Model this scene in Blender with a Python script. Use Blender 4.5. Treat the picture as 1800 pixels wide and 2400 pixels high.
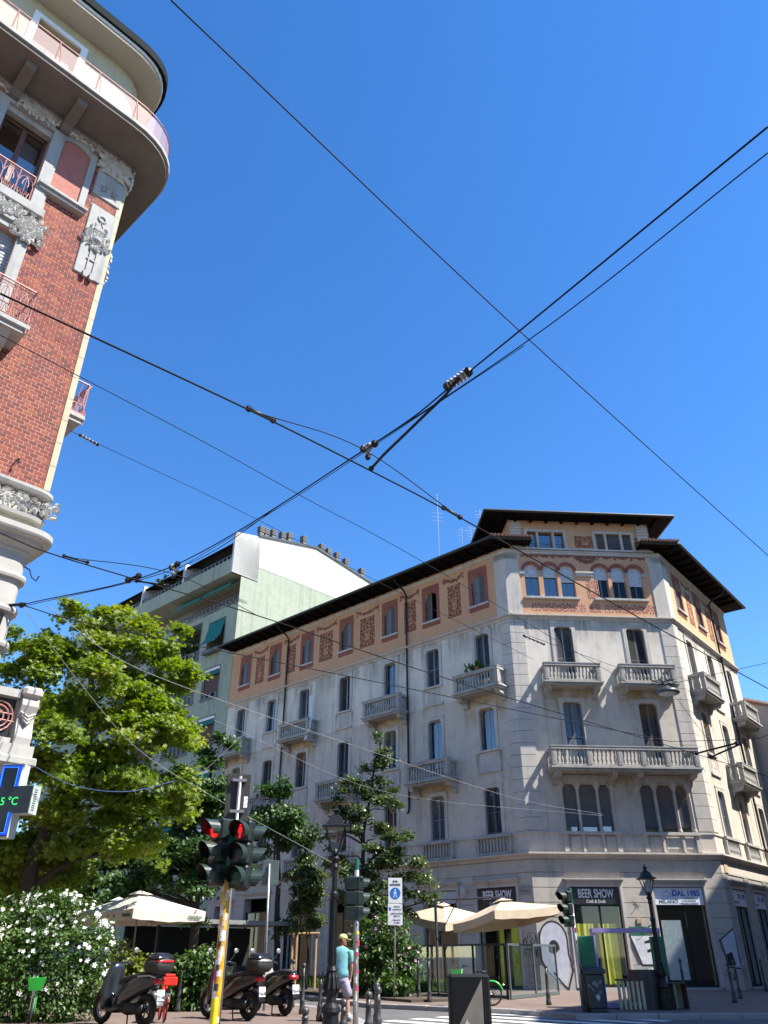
import bpy, bmesh, math, random
from mathutils import Vector, Matrix
random.seed(7)
sc=bpy.context.scene; col=sc.collection
for o in list(bpy.data.objects): bpy.data.objects.remove(o)
V=Vector; R=math.radians
# ---------------------------------------------------------------- camera, sky, sun, exposure
FPX=1795.; PITCH=R(30.1); CAMH=1.45; CAM=V((0,0,CAMH))
cd=bpy.data.cameras.new('camera'); co=bpy.data.objects.new('camera',cd); col.objects.link(co)
co.location=CAM; co.rotation_euler=(R(90)+PITCH,0,0)
cd.sensor_fit='VERTICAL'; cd.sensor_height=24; cd.lens=24*FPX/2400; cd.clip_end=3000; cd.clip_start=.05
sc.camera=co
sc.render.resolution_x=768; sc.render.resolution_y=1024
SAZ,SEL=108.,53.
w=bpy.data.worlds.new('World'); sc.world=w; w.use_nodes=True
nt=w.node_tree; bg=nt.nodes['Background']; sky=nt.nodes.new('ShaderNodeTexSky')
sky.sky_type='NISHITA'; sky.sun_disc=False; sky.sun_elevation=R(SEL); sky.sun_rotation=R(SAZ)
sky.air_density=1.0; sky.dust_density=.05; sky.ozone_density=2.6; sky.altitude=300
hs_=nt.nodes.new('ShaderNodeHueSaturation'); hs_.inputs['Saturation'].default_value=1.29; hs_.inputs['Hue'].default_value=.506; nt.links.new(sky.outputs[0],hs_.inputs['Color']); nt.links.new(hs_.outputs[0],bg.inputs[0]); bg.inputs[1].default_value=.125
sl=bpy.data.lights.new('sun','SUN'); so=bpy.data.objects.new('sun',sl); col.objects.link(so)
sl.energy=4.9; sl.angle=R(.53); sl.color=(1,.965,.90)
sd=V((math.sin(R(SAZ))*math.cos(R(SEL)),math.cos(R(SAZ))*math.cos(R(SEL)),math.sin(R(SEL))))
so.rotation_euler=sd.to_track_quat('Z','Y').to_euler(); so.location=(30,-10,60)
sc.view_settings.view_transform='Standard'; sc.view_settings.look='None'; sc.view_settings.exposure=1.15; sc.view_settings.gamma=1
# ---------------------------------------------------------------- pixel helpers (full-size photograph pixels -> rays)
def ray(x,y):
    u=1200-y; return V((x-900,FPX*math.cos(PITCH)-u*math.sin(PITCH),u*math.cos(PITCH)+FPX*math.sin(PITCH)))
def atY(x,y,Y): r=ray(x,y); return CAM+r*(Y/r.y)
def atZ(x,y,z=0): r=ray(x,y); return CAM+r*((z-CAMH)/r.z)
def az(a): return V((math.sin(R(a)),math.cos(R(a)),0))
UP=V((0,0,1))
class Fr:                      # facade frame: along, outward, up
    def __init__(s,o,a,out): s.o=V(o); s.x=az(a); s.y=az(out); 
    def __call__(s,a,b,c): return s.o+s.x*a+s.y*b+UP*c
    def M(s,a,b,c,flip=1): # placement matrix (x along, y outward, z up)
        m=Matrix((s.x*flip,s.y,UP)).transposed().to_4x4(); m.translation=s(a,b,c); return m
class Fz:                      # plain frame at o rotated by az degrees about z
    def __init__(s,o,rz=0): s.m=Matrix.Translation(V(o))@Matrix.Rotation(R(rz),4,'Z')
    def __call__(s,a,b,c): return s.m@V((a,b,c))
W0=lambda a,b,c:V((a,b,c))
# ---------------------------------------------------------------- mesh builder
class MB:
    def __init__(s): s.v=[]; s.f=[]; s.mi=[]; s.c=0
    def add(s,vs,fs):
        o=len(s.v); s.v.extend(V(p) for p in vs)
        for f in fs: s.f.append([i+o for i in f]); s.mi.append(s.c)
        return s
    def quad(s,a,b,c,d): return s.add([a,b,c,d],[(0,1,2,3)])
    def poly(s,ps): return s.add(ps,[tuple(range(len(ps)))])
    def box(s,F,a0,a1,b0,b1,c0,c1):
        p=[F(a,b,c) for c in (c0,c1) for b in (b0,b1) for a in (a0,a1)]
        return s.add(p,[(0,2,3,1),(4,5,7,6),(0,1,5,4),(2,6,7,3),(0,4,6,2),(1,3,7,5)])
    def bbox(s,F,a0,a1,b0,b1,c0,c1,e=.01):   # box with chamfered edges
        vs=[];idx={}
        A=(a0,a1);B=(b0,b1);Cc=(c0,c1)
        bm=bmesh.new(); bmesh.ops.create_cube(bm,size=1)
        for v in bm.verts: v.co=V(((a0+a1)/2+v.co.x*(a1-a0),(b0+b1)/2+v.co.y*(b1-b0),(c0+c1)/2+v.co.z*(c1-c0)))
        bmesh.ops.bevel(bm,geom=bm.edges[:],offset=e,segments=1,affect='EDGES')
        return s.bm(bm,F)
    def bm(s,bm,F=W0):
        bm.verts.index_update()
        s.add([F(*v.co) for v in bm.verts],[[v.index for v in f.verts] for f in bm.faces]); bm.free(); return s
    def prism(s,F,pts,b0,b1):  # outline pts (a,c) extruded along b
        n=len(pts); vs=[F(a,b0,c) for a,c in pts]+[F(a,b1,c) for a,c in pts]
        fs=[tuple(range(n)),tuple(range(2*n-1,n-1,-1))]+[(i,(i+1)%n,n+(i+1)%n,n+i) for i in range(n)]
        return s.add(vs,fs)
    def slab(s,pts,z0,z1):     # plan outline (x,y) extruded in z
        n=len(pts); vs=[V((p[0],p[1],z0)) for p in pts]+[V((p[0],p[1],z1)) for p in pts]
        return s.add(vs,[tuple(range(n)),tuple(range(2*n-1,n-1,-1))]+[(i,(i+1)%n,n+(i+1)%n,n+i) for i in range(n)])
    def tube(s,ps,r,n=6,cap=True):
        ps=[V(p) for p in ps]; rs=r if isinstance(r,(list,tuple)) else [r]*len(ps); o=len(s.v); k=len(ps); up=None
        for i,p in enumerate(ps):
            d=(ps[min(i+1,k-1)]-ps[max(i-1,0)]); d=d.normalized() if d.length>1e-9 else UP
            if up is None: up=d.orthogonal().normalized()
            a=(up-d*up.dot(d)); a=a.normalized() if a.length>1e-6 else d.orthogonal().normalized(); up=a; b=d.cross(a)
            for j in range(n):
                t=2*math.pi*j/n; s.v.append(p+(a*math.cos(t)+b*math.sin(t))*rs[i])
        for i in range(k-1):
            for j in range(n): s.f.append([o+i*n+j,o+i*n+(j+1)%n,o+(i+1)*n+(j+1)%n,o+(i+1)*n+j]); s.mi.append(s.c)
        if cap:
            s.f.append([o+j for j in range(n)][::-1]); s.mi.append(s.c); s.f.append([o+(k-1)*n+j for j in range(n)]); s.mi.append(s.c)
        return s
    def lathe(s,F,prof,n=10,sq=False): # prof (r,z)
        o=len(s.v); off=math.pi/n if sq else 0
        for r,z in prof:
            for j in range(n): t=2*math.pi*j/n+off; s.v.append(F(r*math.cos(t),r*math.sin(t),z))
        k=len(prof)
        for i in range(k-1):
            for j in range(n): s.f.append([o+i*n+j,o+i*n+(j+1)%n,o+(i+1)*n+(j+1)%n,o+(i+1)*n+j]); s.mi.append(s.c)
        s.f.append([o+j for j in range(n)][::-1]); s.mi.append(s.c); s.f.append([o+(k-1)*n+j for j in range(n)]); s.mi.append(s.c)
        return s
    def ball(s,c,r,n=10,m=7,sc=(1,1,1)):
        c=V(c); return s.lathe(lambda a,b,z:c+V((a*sc[0],b*sc[1],z*sc[2])),[(max(.001,r*math.sin(math.pi*i/m)),-r*math.cos(math.pi*i/m)) for i in range(m+1)],n)
    def torus(s,F,Rr,r,n=24,m=8):  # in a-c plane (axis = b)
        o=len(s.v)
        for i in range(n):
            t=2*math.pi*i/n
            for j in range(m):
                q=2*math.pi*j/m; rr=Rr+r*math.cos(q); s.v.append(F(rr*math.cos(t),r*math.sin(q),rr*math.sin(t)))
        for i in range(n):
            for j in range(m): s.f.append([o+i*m+j,o+i*m+(j+1)%m,o+((i+1)%n)*m+(j+1)%m,o+((i+1)%n)*m+j]); s.mi.append(s.c)
        return s
    def loft(s,rings,cap=True):
        o=len(s.v); n=len(rings[0])
        for r in rings: s.v.extend(V(p) for p in r)
        for i in range(len(rings)-1):
            for j in range(n): s.f.append([o+i*n+j,o+i*n+(j+1)%n,o+(i+1)*n+(j+1)%n,o+(i+1)*n+j]); s.mi.append(s.c)
        if cap:
            s.f.append([o+j for j in range(n)][::-1]); s.mi.append(s.c); s.f.append([o+(len(rings)-1)*n+j for j in range(n)]); s.mi.append(s.c)
        return s
    def mesh(s,name,mats,org=V((0,0,0)),smooth=False):
        me=bpy.data.meshes.new(name); me.from_pydata([tuple(p-org) for p in s.v],[],s.f)
        mats=mats if isinstance(mats,(list,tuple)) else [mats]
        for m in mats: me.materials.append(m)
        if len(mats)>1: me.polygons.foreach_set('material_index',s.mi)
        if smooth: me.polygons.foreach_set('use_smooth',[True]*len(me.polygons))
        me.update(); return me
ORG={}
def tag(o,label=None,cat=None,group=None,kind=None):
    if label: o['label']=label
    if cat: o['category']=cat
    if group: o['group']=group
    if kind: o['kind']=kind
    return o
def root(name,loc,label,cat,group=None):
    o=bpy.data.objects.new(name,None); o.empty_display_size=.3; col.objects.link(o); o.location=loc; ORG[o.name]=V(loc)
    return tag(o,label,cat,group)
def link(name,me,parent,org):
    o=bpy.data.objects.new(name,me); col.objects.link(o); ORG[o.name]=org
    if parent: o.parent=parent
    return o
def part(name,mb,mat,parent,label=None,smooth=False,kind=None):
    if isinstance(mb,bpy.types.Mesh): me=mb
    else: me=mb.mesh(name,mat,ORG[parent.name],smooth)
    o=link(name,me,parent,ORG[parent.name])
    if label: o['label']=label
    if kind: o['kind']=kind
    return o
def inst(name,me,parent,M,label=None):       # shared mesh, placed in world space under a part or thing with unrotated axes
    org=ORG[parent.name]; o=bpy.data.objects.new(name,me); col.objects.link(o); o.parent=parent
    o.matrix_basis=Matrix.Translation(-org)@M; ORG[o.name]=org
    if label: o['label']=label
    return o
def solo(name,mb,mat,loc,label,cat,group=None,smooth=False,kind=None):
    loc=V(loc); o=link(name,mb.mesh(name,mat,loc,smooth),None,loc); o.location=loc
    return tag(o,label,cat,group,kind)
def struct(name,mb,mat,smooth=False): 
    o=link(name,mb.mesh(name,mat,V((0,0,0)),smooth),None,V((0,0,0))); o['kind']='structure'; return o
def copytree(r,loc,rz,label):                # a copy of a thing with its parts and sub-parts
    c=r.copy(); col.objects.link(c); c.location=loc; c.rotation_euler=(0,0,rz); c['label']=label
    def rec(a,b):
        for ch in [x for x in bpy.data.objects if x.parent==a]:
            d=ch.copy(); col.objects.link(d); d.parent=b; rec(ch,d)
    rec(r,c); return c
# ---------------------------------------------------------------- materials
def nodes(name):
    m=bpy.data.materials.new(name); m.use_nodes=True; t=m.node_tree; return m,t,t.nodes['Principled BSDF']
def N(t,kind,**kw):
    n=t.nodes.new(kind)
    for k,v in kw.items():
        if k in n.inputs: n.inputs[k].default_value=v
        else: setattr(n,k,v)
    return n
def mixc(t,fac,a,b):
    n=t.nodes.new('ShaderNodeMix'); n.data_type='RGBA'
    for s,v in ((n.inputs[6],a),(n.inputs[7],b),(n.inputs[0],fac)):
        if hasattr(v,'is_linked'): t.links.new(v,s)
        else: s.default_value=(*v,1) if isinstance(v,(tuple,list)) else v
    return n.outputs[2]
def math_(t,op,a,b=0,clamp=False):
    n=t.nodes.new('ShaderNodeMath'); n.operation=op; n.use_clamp=clamp
    for s,v in ((n.inputs[0],a),(n.inputs[1],b)):
        if hasattr(v,'is_linked'): t.links.new(v,s)
        else: s.default_value=v
    return n.outputs[0]
def ramp(t,f,p0,p1):
    n=t.nodes.new('ShaderNodeMapRange'); t.links.new(f,n.inputs[0]); n.inputs[1].default_value=p0; n.inputs[2].default_value=p1; return n.outputs[0]
def coord(t,which='Object'):
    c=t.nodes.new('ShaderNodeTexCoord'); return c.outputs[which]
def noise(t,vec,scale,detail=4,rough=.55,sc=None):
    n=N(t,'ShaderNodeTexNoise'); n.inputs['Scale'].default_value=scale; n.inputs['Detail'].default_value=detail; n.inputs['Roughness'].default_value=rough
    if sc:
        mp=t.nodes.new('ShaderNodeMapping'); mp.inputs['Scale'].default_value=sc; t.links.new(vec,mp.inputs[0]); vec=mp.outputs[0]
    t.links.new(vec,n.inputs['Vector']); return n.outputs['Fac']
def bump(t,b,h,dist=.01,st=.5):
    n=N(t,'ShaderNodeBump'); n.inputs['Strength'].default_value=st; n.inputs['Distance'].default_value=dist; t.links.new(h,n.inputs['Height']); t.links.new(n.outputs[0],b.inputs['Normal'])
MATS={}
def plain(name,c,rough=.6,metal=0,var=.12,scale=6,bs=.15,spec=.5,coat=0):
    if name in MATS: return MATS[name]
    m,t,b=nodes(name); co_=coord(t)
    f=noise(t,co_,scale,5)
    c2=tuple(x*(1-var*1.6) for x in c); c1=tuple(min(1,x*(1+var)) for x in c)
    t.links.new(mixc(t,ramp(t,f,.3,.7),c2,c1),b.inputs['Base Color'])
    b.inputs['Roughness'].default_value=rough; b.inputs['Metallic'].default_value=metal; b.inputs['Specular IOR Level'].default_value=spec
    if coat: b.inputs['Coat Weight'].default_value=coat; b.inputs['Coat Roughness'].default_value=.08
    if bs: bump(t,b,noise(t,co_,scale*9,3),.004,bs)
    MATS[name]=m; return m
def stucco(name,c,stain=.35,streak=.3,rough=.9,bs=.35,grit=60):
    m,t,b=nodes(name); o=coord(t)
    big=noise(t,o,.35,6,.6); mid=noise(t,o,2.2,6,.6); st=noise(t,o,1.0,6,.7,(2.2,2.2,.14))
    dark=tuple(x*(1-stain) for x in c); lt=tuple(min(1,x*1.1) for x in c)
    c1=mixc(t,ramp(t,big,.3,.7),lt,c); c1=mixc(t,math_(t,'MULTIPLY',ramp(t,mid,.45,.8),.5),c1,dark)
    grime=tuple(x*.38 for x in c); c1=mixc(t,math_(t,'MULTIPLY',ramp(t,st,.52,.78),streak),c1,grime)
    t.links.new(c1,b.inputs['Base Color']); b.inputs['Roughness'].default_value=rough; b.inputs['Specular IOR Level'].default_value=.25
    h=math_(t,'ADD',noise(t,o,grit,3),math_(t,'MULTIPLY',mid,.8)); bump(t,b,h,.006,bs)
    MATS[name]=m; return m
def pattern(name,c0,c1,scale,thr=.5,freq=26,mir=True):   # painted scrollwork: rings and tendrils mirrored about the panel's centre line
    m,t,b=nodes(name); g=coord(t,'Generated'); sp=t.nodes.new('ShaderNodeSeparateXYZ'); t.links.new(g,sp.inputs[0])
    x=sp.outputs[0]
    if mir: x=math_(t,'ABSOLUTE',math_(t,'SUBTRACT',x,.5))
    cb=t.nodes.new('ShaderNodeCombineXYZ'); t.links.new(math_(t,'MULTIPLY',x,scale[0]),cb.inputs[0]); t.links.new(math_(t,'MULTIPLY',sp.outputs[2],scale[1]),cb.inputs[1])
    nz=N(t,'ShaderNodeTexNoise'); nz.inputs['Scale'].default_value=1.3; t.links.new(cb.outputs[0],nz.inputs['Vector'])
    ad=t.nodes.new('ShaderNodeVectorMath'); ad.operation='MULTIPLY_ADD'; t.links.new(nz.outputs['Color'],ad.inputs[0]); ad.inputs[1].default_value=(.7,.7,0); t.links.new(cb.outputs[0],ad.inputs[2])
    vo=N(t,'ShaderNodeTexVoronoi'); vo.inputs['Scale'].default_value=1.15; vo.inputs['Randomness'].default_value=.75; t.links.new(ad.outputs[0],vo.inputs['Vector'])
    s=math_(t,'SINE',math_(t,'MULTIPLY',vo.outputs['Distance'],freq)); f=ramp(t,s,thr-.25,thr+.1)
    wear=noise(t,coord(t),5,5); f=math_(t,'MULTIPLY',f,ramp(t,wear,.2,.5))
    t.links.new(mixc(t,f,c0,c1),b.inputs['Base Color']); b.inputs['Roughness'].default_value=.9; b.inputs['Specular IOR Level'].default_value=.2
    MATS[name]=m; return m
def glass(name,tint=(.6,.65,.68),rough=.02,refl=1.0,trans=.5):   # thin pane: mirror-like coat over a tinted see-through sheet
    m=bpy.data.materials.new(name); m.use_nodes=True; t=m.node_tree; t.nodes.clear(); out=t.nodes.new('ShaderNodeOutputMaterial')
    gl=N(t,'ShaderNodeBsdfGlossy'); gl.inputs['Roughness'].default_value=rough; tr=N(t,'ShaderNodeBsdfTransparent'); tr.inputs[0].default_value=(*[x*trans*1.6 for x in tint],1)
    lw=N(t,'ShaderNodeLayerWeight'); lw.inputs['Blend'].default_value=.5; mx=N(t,'ShaderNodeMixShader'); fr_=math_(t,'ADD',math_(t,'MULTIPLY',math_(t,'POWER',lw.outputs['Facing'],5),.96),.05)
    t.links.new(math_(t,'MULTIPLY',fr_,1.8*refl,True),mx.inputs[0]); t.links.new(tr.outputs[0],mx.inputs[1]); t.links.new(gl.outputs[0],mx.inputs[2]); t.links.new(mx.outputs[0],out.inputs[0])
    MATS[name]=m; return m
def emit(name,c,s):
    m,t,b=nodes(name); b.inputs['Base Color'].default_value=(*[x*.3 for x in c],1); b.inputs['Emission Color'].default_value=(*c,1); b.inputs['Emission Strength'].default_value=s; MATS[name]=m; return m
def leafmat(name,a,b_,c,trans=.35,rough=.45):
    m,t,b=nodes(name); at=N(t,'ShaderNodeAttribute'); at.attribute_name='var'; f=at.outputs['Fac']
    c1=mixc(t,ramp(t,f,0,.55),a,b_); c2=mixc(t,ramp(t,f,.6,1),c1,c)
    t.links.new(c2,b.inputs['Base Color']); b.inputs['Roughness'].default_value=rough; b.inputs['Specular IOR Level'].default_value=.45
    tl=N(t,'ShaderNodeBsdfTranslucent'); hs=N(t,'ShaderNodeHueSaturation'); hs.inputs['Value'].default_value=1.5; hs.inputs['Saturation'].default_value=1.15; t.links.new(c2,hs.inputs['Color']); t.links.new(hs.outputs[0],tl.inputs[0])
    mx=N(t,'ShaderNodeMixShader'); mx.inputs[0].default_value=trans; t.links.new(b.outputs[0],mx.inputs[1]); t.links.new(tl.outputs[0],mx.inputs[2])
    t.links.new(mx.outputs[0],t.nodes['Material Output'].inputs[0]); MATS[name]=m; return m
GREY=stucco('grey_stucco',(.65,.585,.485),.34,.75)
GREYL=stucco('grey_trim',(.50,.455,.395),.38,.7)
BEIGE=stucco('beige_stucco',(.54,.475,.385),.4,.8)
STONE=stucco('shop_stone',(.46,.42,.355),.4,.6)
ORANGE=stucco('orange_stucco',(.55,.31,.175),.18,.3)
YELLOW=stucco('yellow_stucco',(.52,.38,.21),.18,.3)  # the orange stucco yellowed, sunlight put into the right front's colour
PALE=stucco('pale_limestone',(.40,.385,.35),.35,.6)
CREAM=stucco('cream_stucco',(.46,.41,.28),.14,.2)
REDP=plain('brick_red_paint',(.27,.085,.06),.85)
SALMON=plain('salmon_render',(.40,.15,.115),.9,var=.08)
WOOD=plain('dark_eave_timber',(.006,.005,.0045),.85,spec=.15)
GUT=plain('weathered_copper',(.03,.034,.027),.5,.3)
TILE=plain('roof_tile',(.22,.12,.085),.85)
SHUT=plain('shutter_grey_blue',(.17,.185,.20),.55)
SHUTD=plain('shutter_brown_grey',(.10,.095,.09),.6)
ROLL=plain('roller_shutter_grey',(.085,.088,.092),.5)
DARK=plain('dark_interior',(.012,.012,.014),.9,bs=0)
GLASS=glass('window_glass',refl=2.6)
CLEAR=glass('clear_glass',(.62,.66,.66),trans=.95,refl=.9)
METAL=plain('dark_iron',(.022,.023,.024),.45,.6)
IRONP=plain('pink_painted_iron',(.42,.20,.165),.55,.1)
STEEL=plain('galvanised_steel',(.36,.37,.37),.4,.7)
BLACK=plain('black_plastic',(.012,.012,.013),.35,var=.2)
RUBBER=plain('tyre_rubber',(.015,.015,.015),.85)
WHITE=plain('white_paint',(.78,.78,.76),.45,var=.04)
CONC=stucco('concrete',(.33,.32,.30),.3,.4)

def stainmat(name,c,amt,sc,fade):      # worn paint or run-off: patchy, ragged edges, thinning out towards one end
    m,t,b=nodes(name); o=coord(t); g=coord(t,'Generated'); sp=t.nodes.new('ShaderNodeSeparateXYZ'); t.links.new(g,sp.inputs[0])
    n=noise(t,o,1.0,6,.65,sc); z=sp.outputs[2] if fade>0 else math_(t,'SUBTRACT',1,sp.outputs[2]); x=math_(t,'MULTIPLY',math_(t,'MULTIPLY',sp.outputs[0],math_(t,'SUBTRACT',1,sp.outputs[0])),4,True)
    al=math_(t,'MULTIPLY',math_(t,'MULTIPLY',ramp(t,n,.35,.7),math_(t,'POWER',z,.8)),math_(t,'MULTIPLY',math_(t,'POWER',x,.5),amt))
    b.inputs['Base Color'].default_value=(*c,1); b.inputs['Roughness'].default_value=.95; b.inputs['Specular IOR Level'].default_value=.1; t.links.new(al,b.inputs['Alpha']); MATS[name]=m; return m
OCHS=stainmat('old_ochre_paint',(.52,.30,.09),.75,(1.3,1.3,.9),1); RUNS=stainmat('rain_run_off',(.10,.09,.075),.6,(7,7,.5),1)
# ================================================================ main corner building
P1=V((7.0047,40.0258,0)); FL=Fr(P1,-46.4,-136.4); FC=Fr(P1,86,176); P2=FC(9.3,0,0); FR=Fr(P2,39.1,129.1)
LL,CW,RL=26.1,9.3,11.5
BLD=root('corner_building',P1,'grey corner apartment building with orange frescoed top floor and dark eaves','building')
bpart=lambda n,mb,mat,par=None,label=None,smooth=False,kind=None: part(n,mb,mat,par or BLD,label,smooth,kind)
def wall(mb,F,a0,a1,c0,c1,holes,depth=.28,b=0.,reveal=True):
    hs=[h for h in holes if h[1]>a0+1e-4 and h[0]<a1-1e-4 and h[3]>c0+1e-4 and h[2]<c1-1e-4]
    xs=sorted({a0,a1,*[min(max(v,a0),a1) for h in hs for v in h[:2]]}); zs=sorted({c0,c1,*[min(max(v,c0),c1) for h in hs for v in h[2:4]]})
    for i in range(len(xs)-1):
        for j in range(len(zs)-1):
            xm=(xs[i]+xs[i+1])/2; zm=(zs[j]+zs[j+1])/2
            if any(h[0]<xm<h[1] and h[2]<zm<h[3] for h in hs): continue
            mb.quad(F(xs[i],b,zs[j]),F(xs[i+1],b,zs[j]),F(xs[i+1],b,zs[j+1]),F(xs[i],b,zs[j+1]))
    if reveal:
        for h in hs:
            z0=max(h[2],c0); z1=min(h[3],c1); x0,x1=h[0],h[1]
            mb.quad(F(x0,b,z0),F(x0,-depth,z0),F(x0,-depth,z1),F(x0,b,z1)); mb.quad(F(x1,b,z0),F(x1,b,z1),F(x1,-depth,z1),F(x1,-depth,z0))
            if h[3]<=c1+1e-4: mb.quad(F(x0,b,z1),F(x1,b,z1),F(x1,-depth,z1),F(x0,-depth,z1))
            if h[2]>=c0-1e-4: mb.quad(F(x0,b,z0),F(x0,-depth,z0),F(x1,-depth,z0),F(x1,b,z0))
    return mb
def archpts(c,hw,zs,n=10): return [(c+hw*math.cos(math.pi*i/n),zs+hw*math.sin(math.pi*i/n)) for i in range(n+1)]
def spandrel(mb,F,c,hw,zs,b=0,depth=.28):     # fills the corners above a round arch inside a rectangular hole, with its soffit
    pts=archpts(c,hw,zs); n=len(pts)-1; h=n//2
    mb.poly([F(c+hw,b,zs+hw)]+[F(a,b,z) for a,z in pts[:h+1]]); mb.poly([F(c-hw,b,zs+hw)]+[F(a,b,z) for a,z in pts[h:]])
    for i in range(n): (a,z),(a2,z2)=pts[i],pts[i+1]; mb.quad(F(a,b,z),F(a2,b,z2),F(a2,-depth,z2),F(a,-depth,z))
# --- window axes
AXL=[2.0,5.67,9.15,13.2,17.2,20.75,24.3]; AXR=[2.3,5.75,9.35]; AXC=[2.95,7.05]
FLZ={3:(14.02,17.35,15.1),2:(9.75,13.12,10.9),1:(6.72,8.98,6.75)}
balc={('L',3):[0,2,4,6],('L',2):[1,3,5],('R',3):[0,2],('R',2):[1],('C',3):[0,1],('C',2):[0,1]}
def holes_for(side):
    H=[]; AX={'L':AXL,'R':AXR,'C':AXC}[side]
    for fl in (1,2,3):
        if side=='C' and fl==1: continue
        for i,a in enumerate(AX):
            d=i in balc.get((side,fl),[]); z0,z1,zs=FLZ[fl]; H.append((a-.5,a+.5,z0 if d else zs,z1,fl,i,d))
    if side!='C':
        for i,a in enumerate(AX): H.append((a-.47,a+.47,19.2,21.14,4,i,False))
    return H
HL,HR,HC=holes_for('L'),holes_for('R'),holes_for('C')
TRI1=[(3.13,[(-1.2,-.5),(-.38,.5),(.62,1.22)]),(7.1,[(-1.2,-.5),(-.38,.5),(.62,1.22)])]
for c,ws in TRI1:
    for a,b in ws: HC.append((c+a,c+b,6.72,8.93,1,9,False))
LOG=[1.52,2.6,3.62,5.6,6.65,7.65]; LW=.41
for a in LOG: HC.append((a-LW,a+LW,19.14,21.22,4,0,False))
ATT=[(1.5,[(0,.55),(.68,1.5),(1.64,2.2)]),(5.62,[(0,.55),(.68,1.5),(1.64,2.2)])]
for c,ws in ATT:
    for a,b in ws: HC.append((c+a,c+b,22.3,23.36,5,0,False))
# --- walls, storey bands
for nm,F,ln,H in (('L',FL,LL,HL),('C',FC,CW,HC),('R',FR,RL,HR)):
    bpart('wall',wall(MB(),F,0,ln,13.95,17.9,H),GREY); bpart('wall',wall(MB(),F,0,ln,5.76,13.95,H),BEIGE)
    mb=wall(MB(),F,0,ln,17.9,22.25 if nm!='C' else 22.2,H)
    if nm!='C':
        for h in H:
            if h[4]==4: spandrel(mb,F,(h[0]+h[1])/2,.47,h[3]-.47)
    else:
        for a in LOG: spandrel(mb,F,a,LW,21.22-LW)
    bpart('frescoed_wall',mb,ORANGE if nm!='R' else YELLOW)
mb=MB()
wall(mb,FC,.4,8.95,22.2,24.14,HC); mb.quad(FC(.4,0,22.2),FC(.4,-6,22.2),FC(.4,-6,24.1),FC(.4,0,24.1)); mb.quad(FC(8.95,0,22.2),FC(8.95,0,24.1),FC(8.95,-6,24.1),FC(8.95,-6,22.2)); mb.quad(FC(.4,-6,22.2),FC(8.95,-6,22.2),FC(8.95,-6,24.1),FC(.4,-6,24.1))
bpart('attic_wall',mb,ORANGE)
# back walls and far end
mb=MB(); b1=FL(LL,-12,0); b2=FR(RL,-12,0)
for p,q in ((FL(LL,0,0),b1),(b1,b2),(b2,FR(RL,0,0))): mb.quad(p,q,q+UP*22.2,p+UP*22.2)
bpart('rear_wall',mb,GREY)
mb=MB(); d=.32   # near-black sheets stand in for unlit rooms behind the openings
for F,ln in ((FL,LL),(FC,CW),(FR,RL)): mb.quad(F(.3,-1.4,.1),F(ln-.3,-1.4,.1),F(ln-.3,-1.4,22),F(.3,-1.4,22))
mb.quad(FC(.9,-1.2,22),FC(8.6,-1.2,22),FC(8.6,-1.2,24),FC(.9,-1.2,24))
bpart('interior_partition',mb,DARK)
# --- mouldings that run round the three fronts
def run(profile,z,name,mat,parts=(('L',FL,LL),('C',FC,CW),('R',FR,RL))):
    # profile: list of (out,up) ; mitred corners by intersecting offsets
    def off(b):
        pts=[]; 
        def isect(F1,a,F2):
            p,dp=F1(0,b,0),F1.x; q,dq=F2(0,b,0),F2.x; den=dp.x*dq.y-dp.y*dq.x; t=((q.x-p.x)*dq.y-(q.y-p.y)*dq.x)/den; return p+dp*t
        return [FL(LL,b,0),isect(FL,0,FC),isect(FC,0,FR),FR(RL,b,0)]
    L=[[p+UP*(z+u) for p in off(o)] for o,u in profile]; mb=MB()
    for i in range(len(L)-1):
        for j in range(3): mb.quad(L[i][j],L[i][j+1],L[i+1][j+1],L[i+1][j])
    return bpart(name,mb,mat)
run([(0.001,0),(.10,.03),(.10,.10),(.16,.13),(.30,.20),(.30,.27),(0.001,.31)],5.48,'string_course',GREYL)
run([(0.001,0),(.06,.02),(.06,.09),(0.001,.12)],6.6,'sill_moulding',GREYL)
run([(0.001,0),(.05,.02),(.05,.10),(.13,.15),(.22,.2),(.22,.27),(0.001,.31)],17.74,'cornice',GREYL)
run([(0.001,0),(.06,.03),(.06,.13),(.12,.17),(.12,.22),(0.001,.25)],21.86,'upper_moulding',GREYL)
mb=MB(); mb.box(FC,.45,9.0,.003,.12,22.16,22.26); bpart('attic_moulding',mb,GREYL)
for F,ln in ((FL,LL),(FC,CW),(FR,RL)):
    k=0
    while k<ln-2.2: bpart('rain_stain',MB().quad(F(k+.3,.0031,16.3),F(k+2.4,.0031,16.3),F(k+2.4,.0031,17.74),F(k+.3,.0031,17.74)),RUNS); k+=2.3
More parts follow.
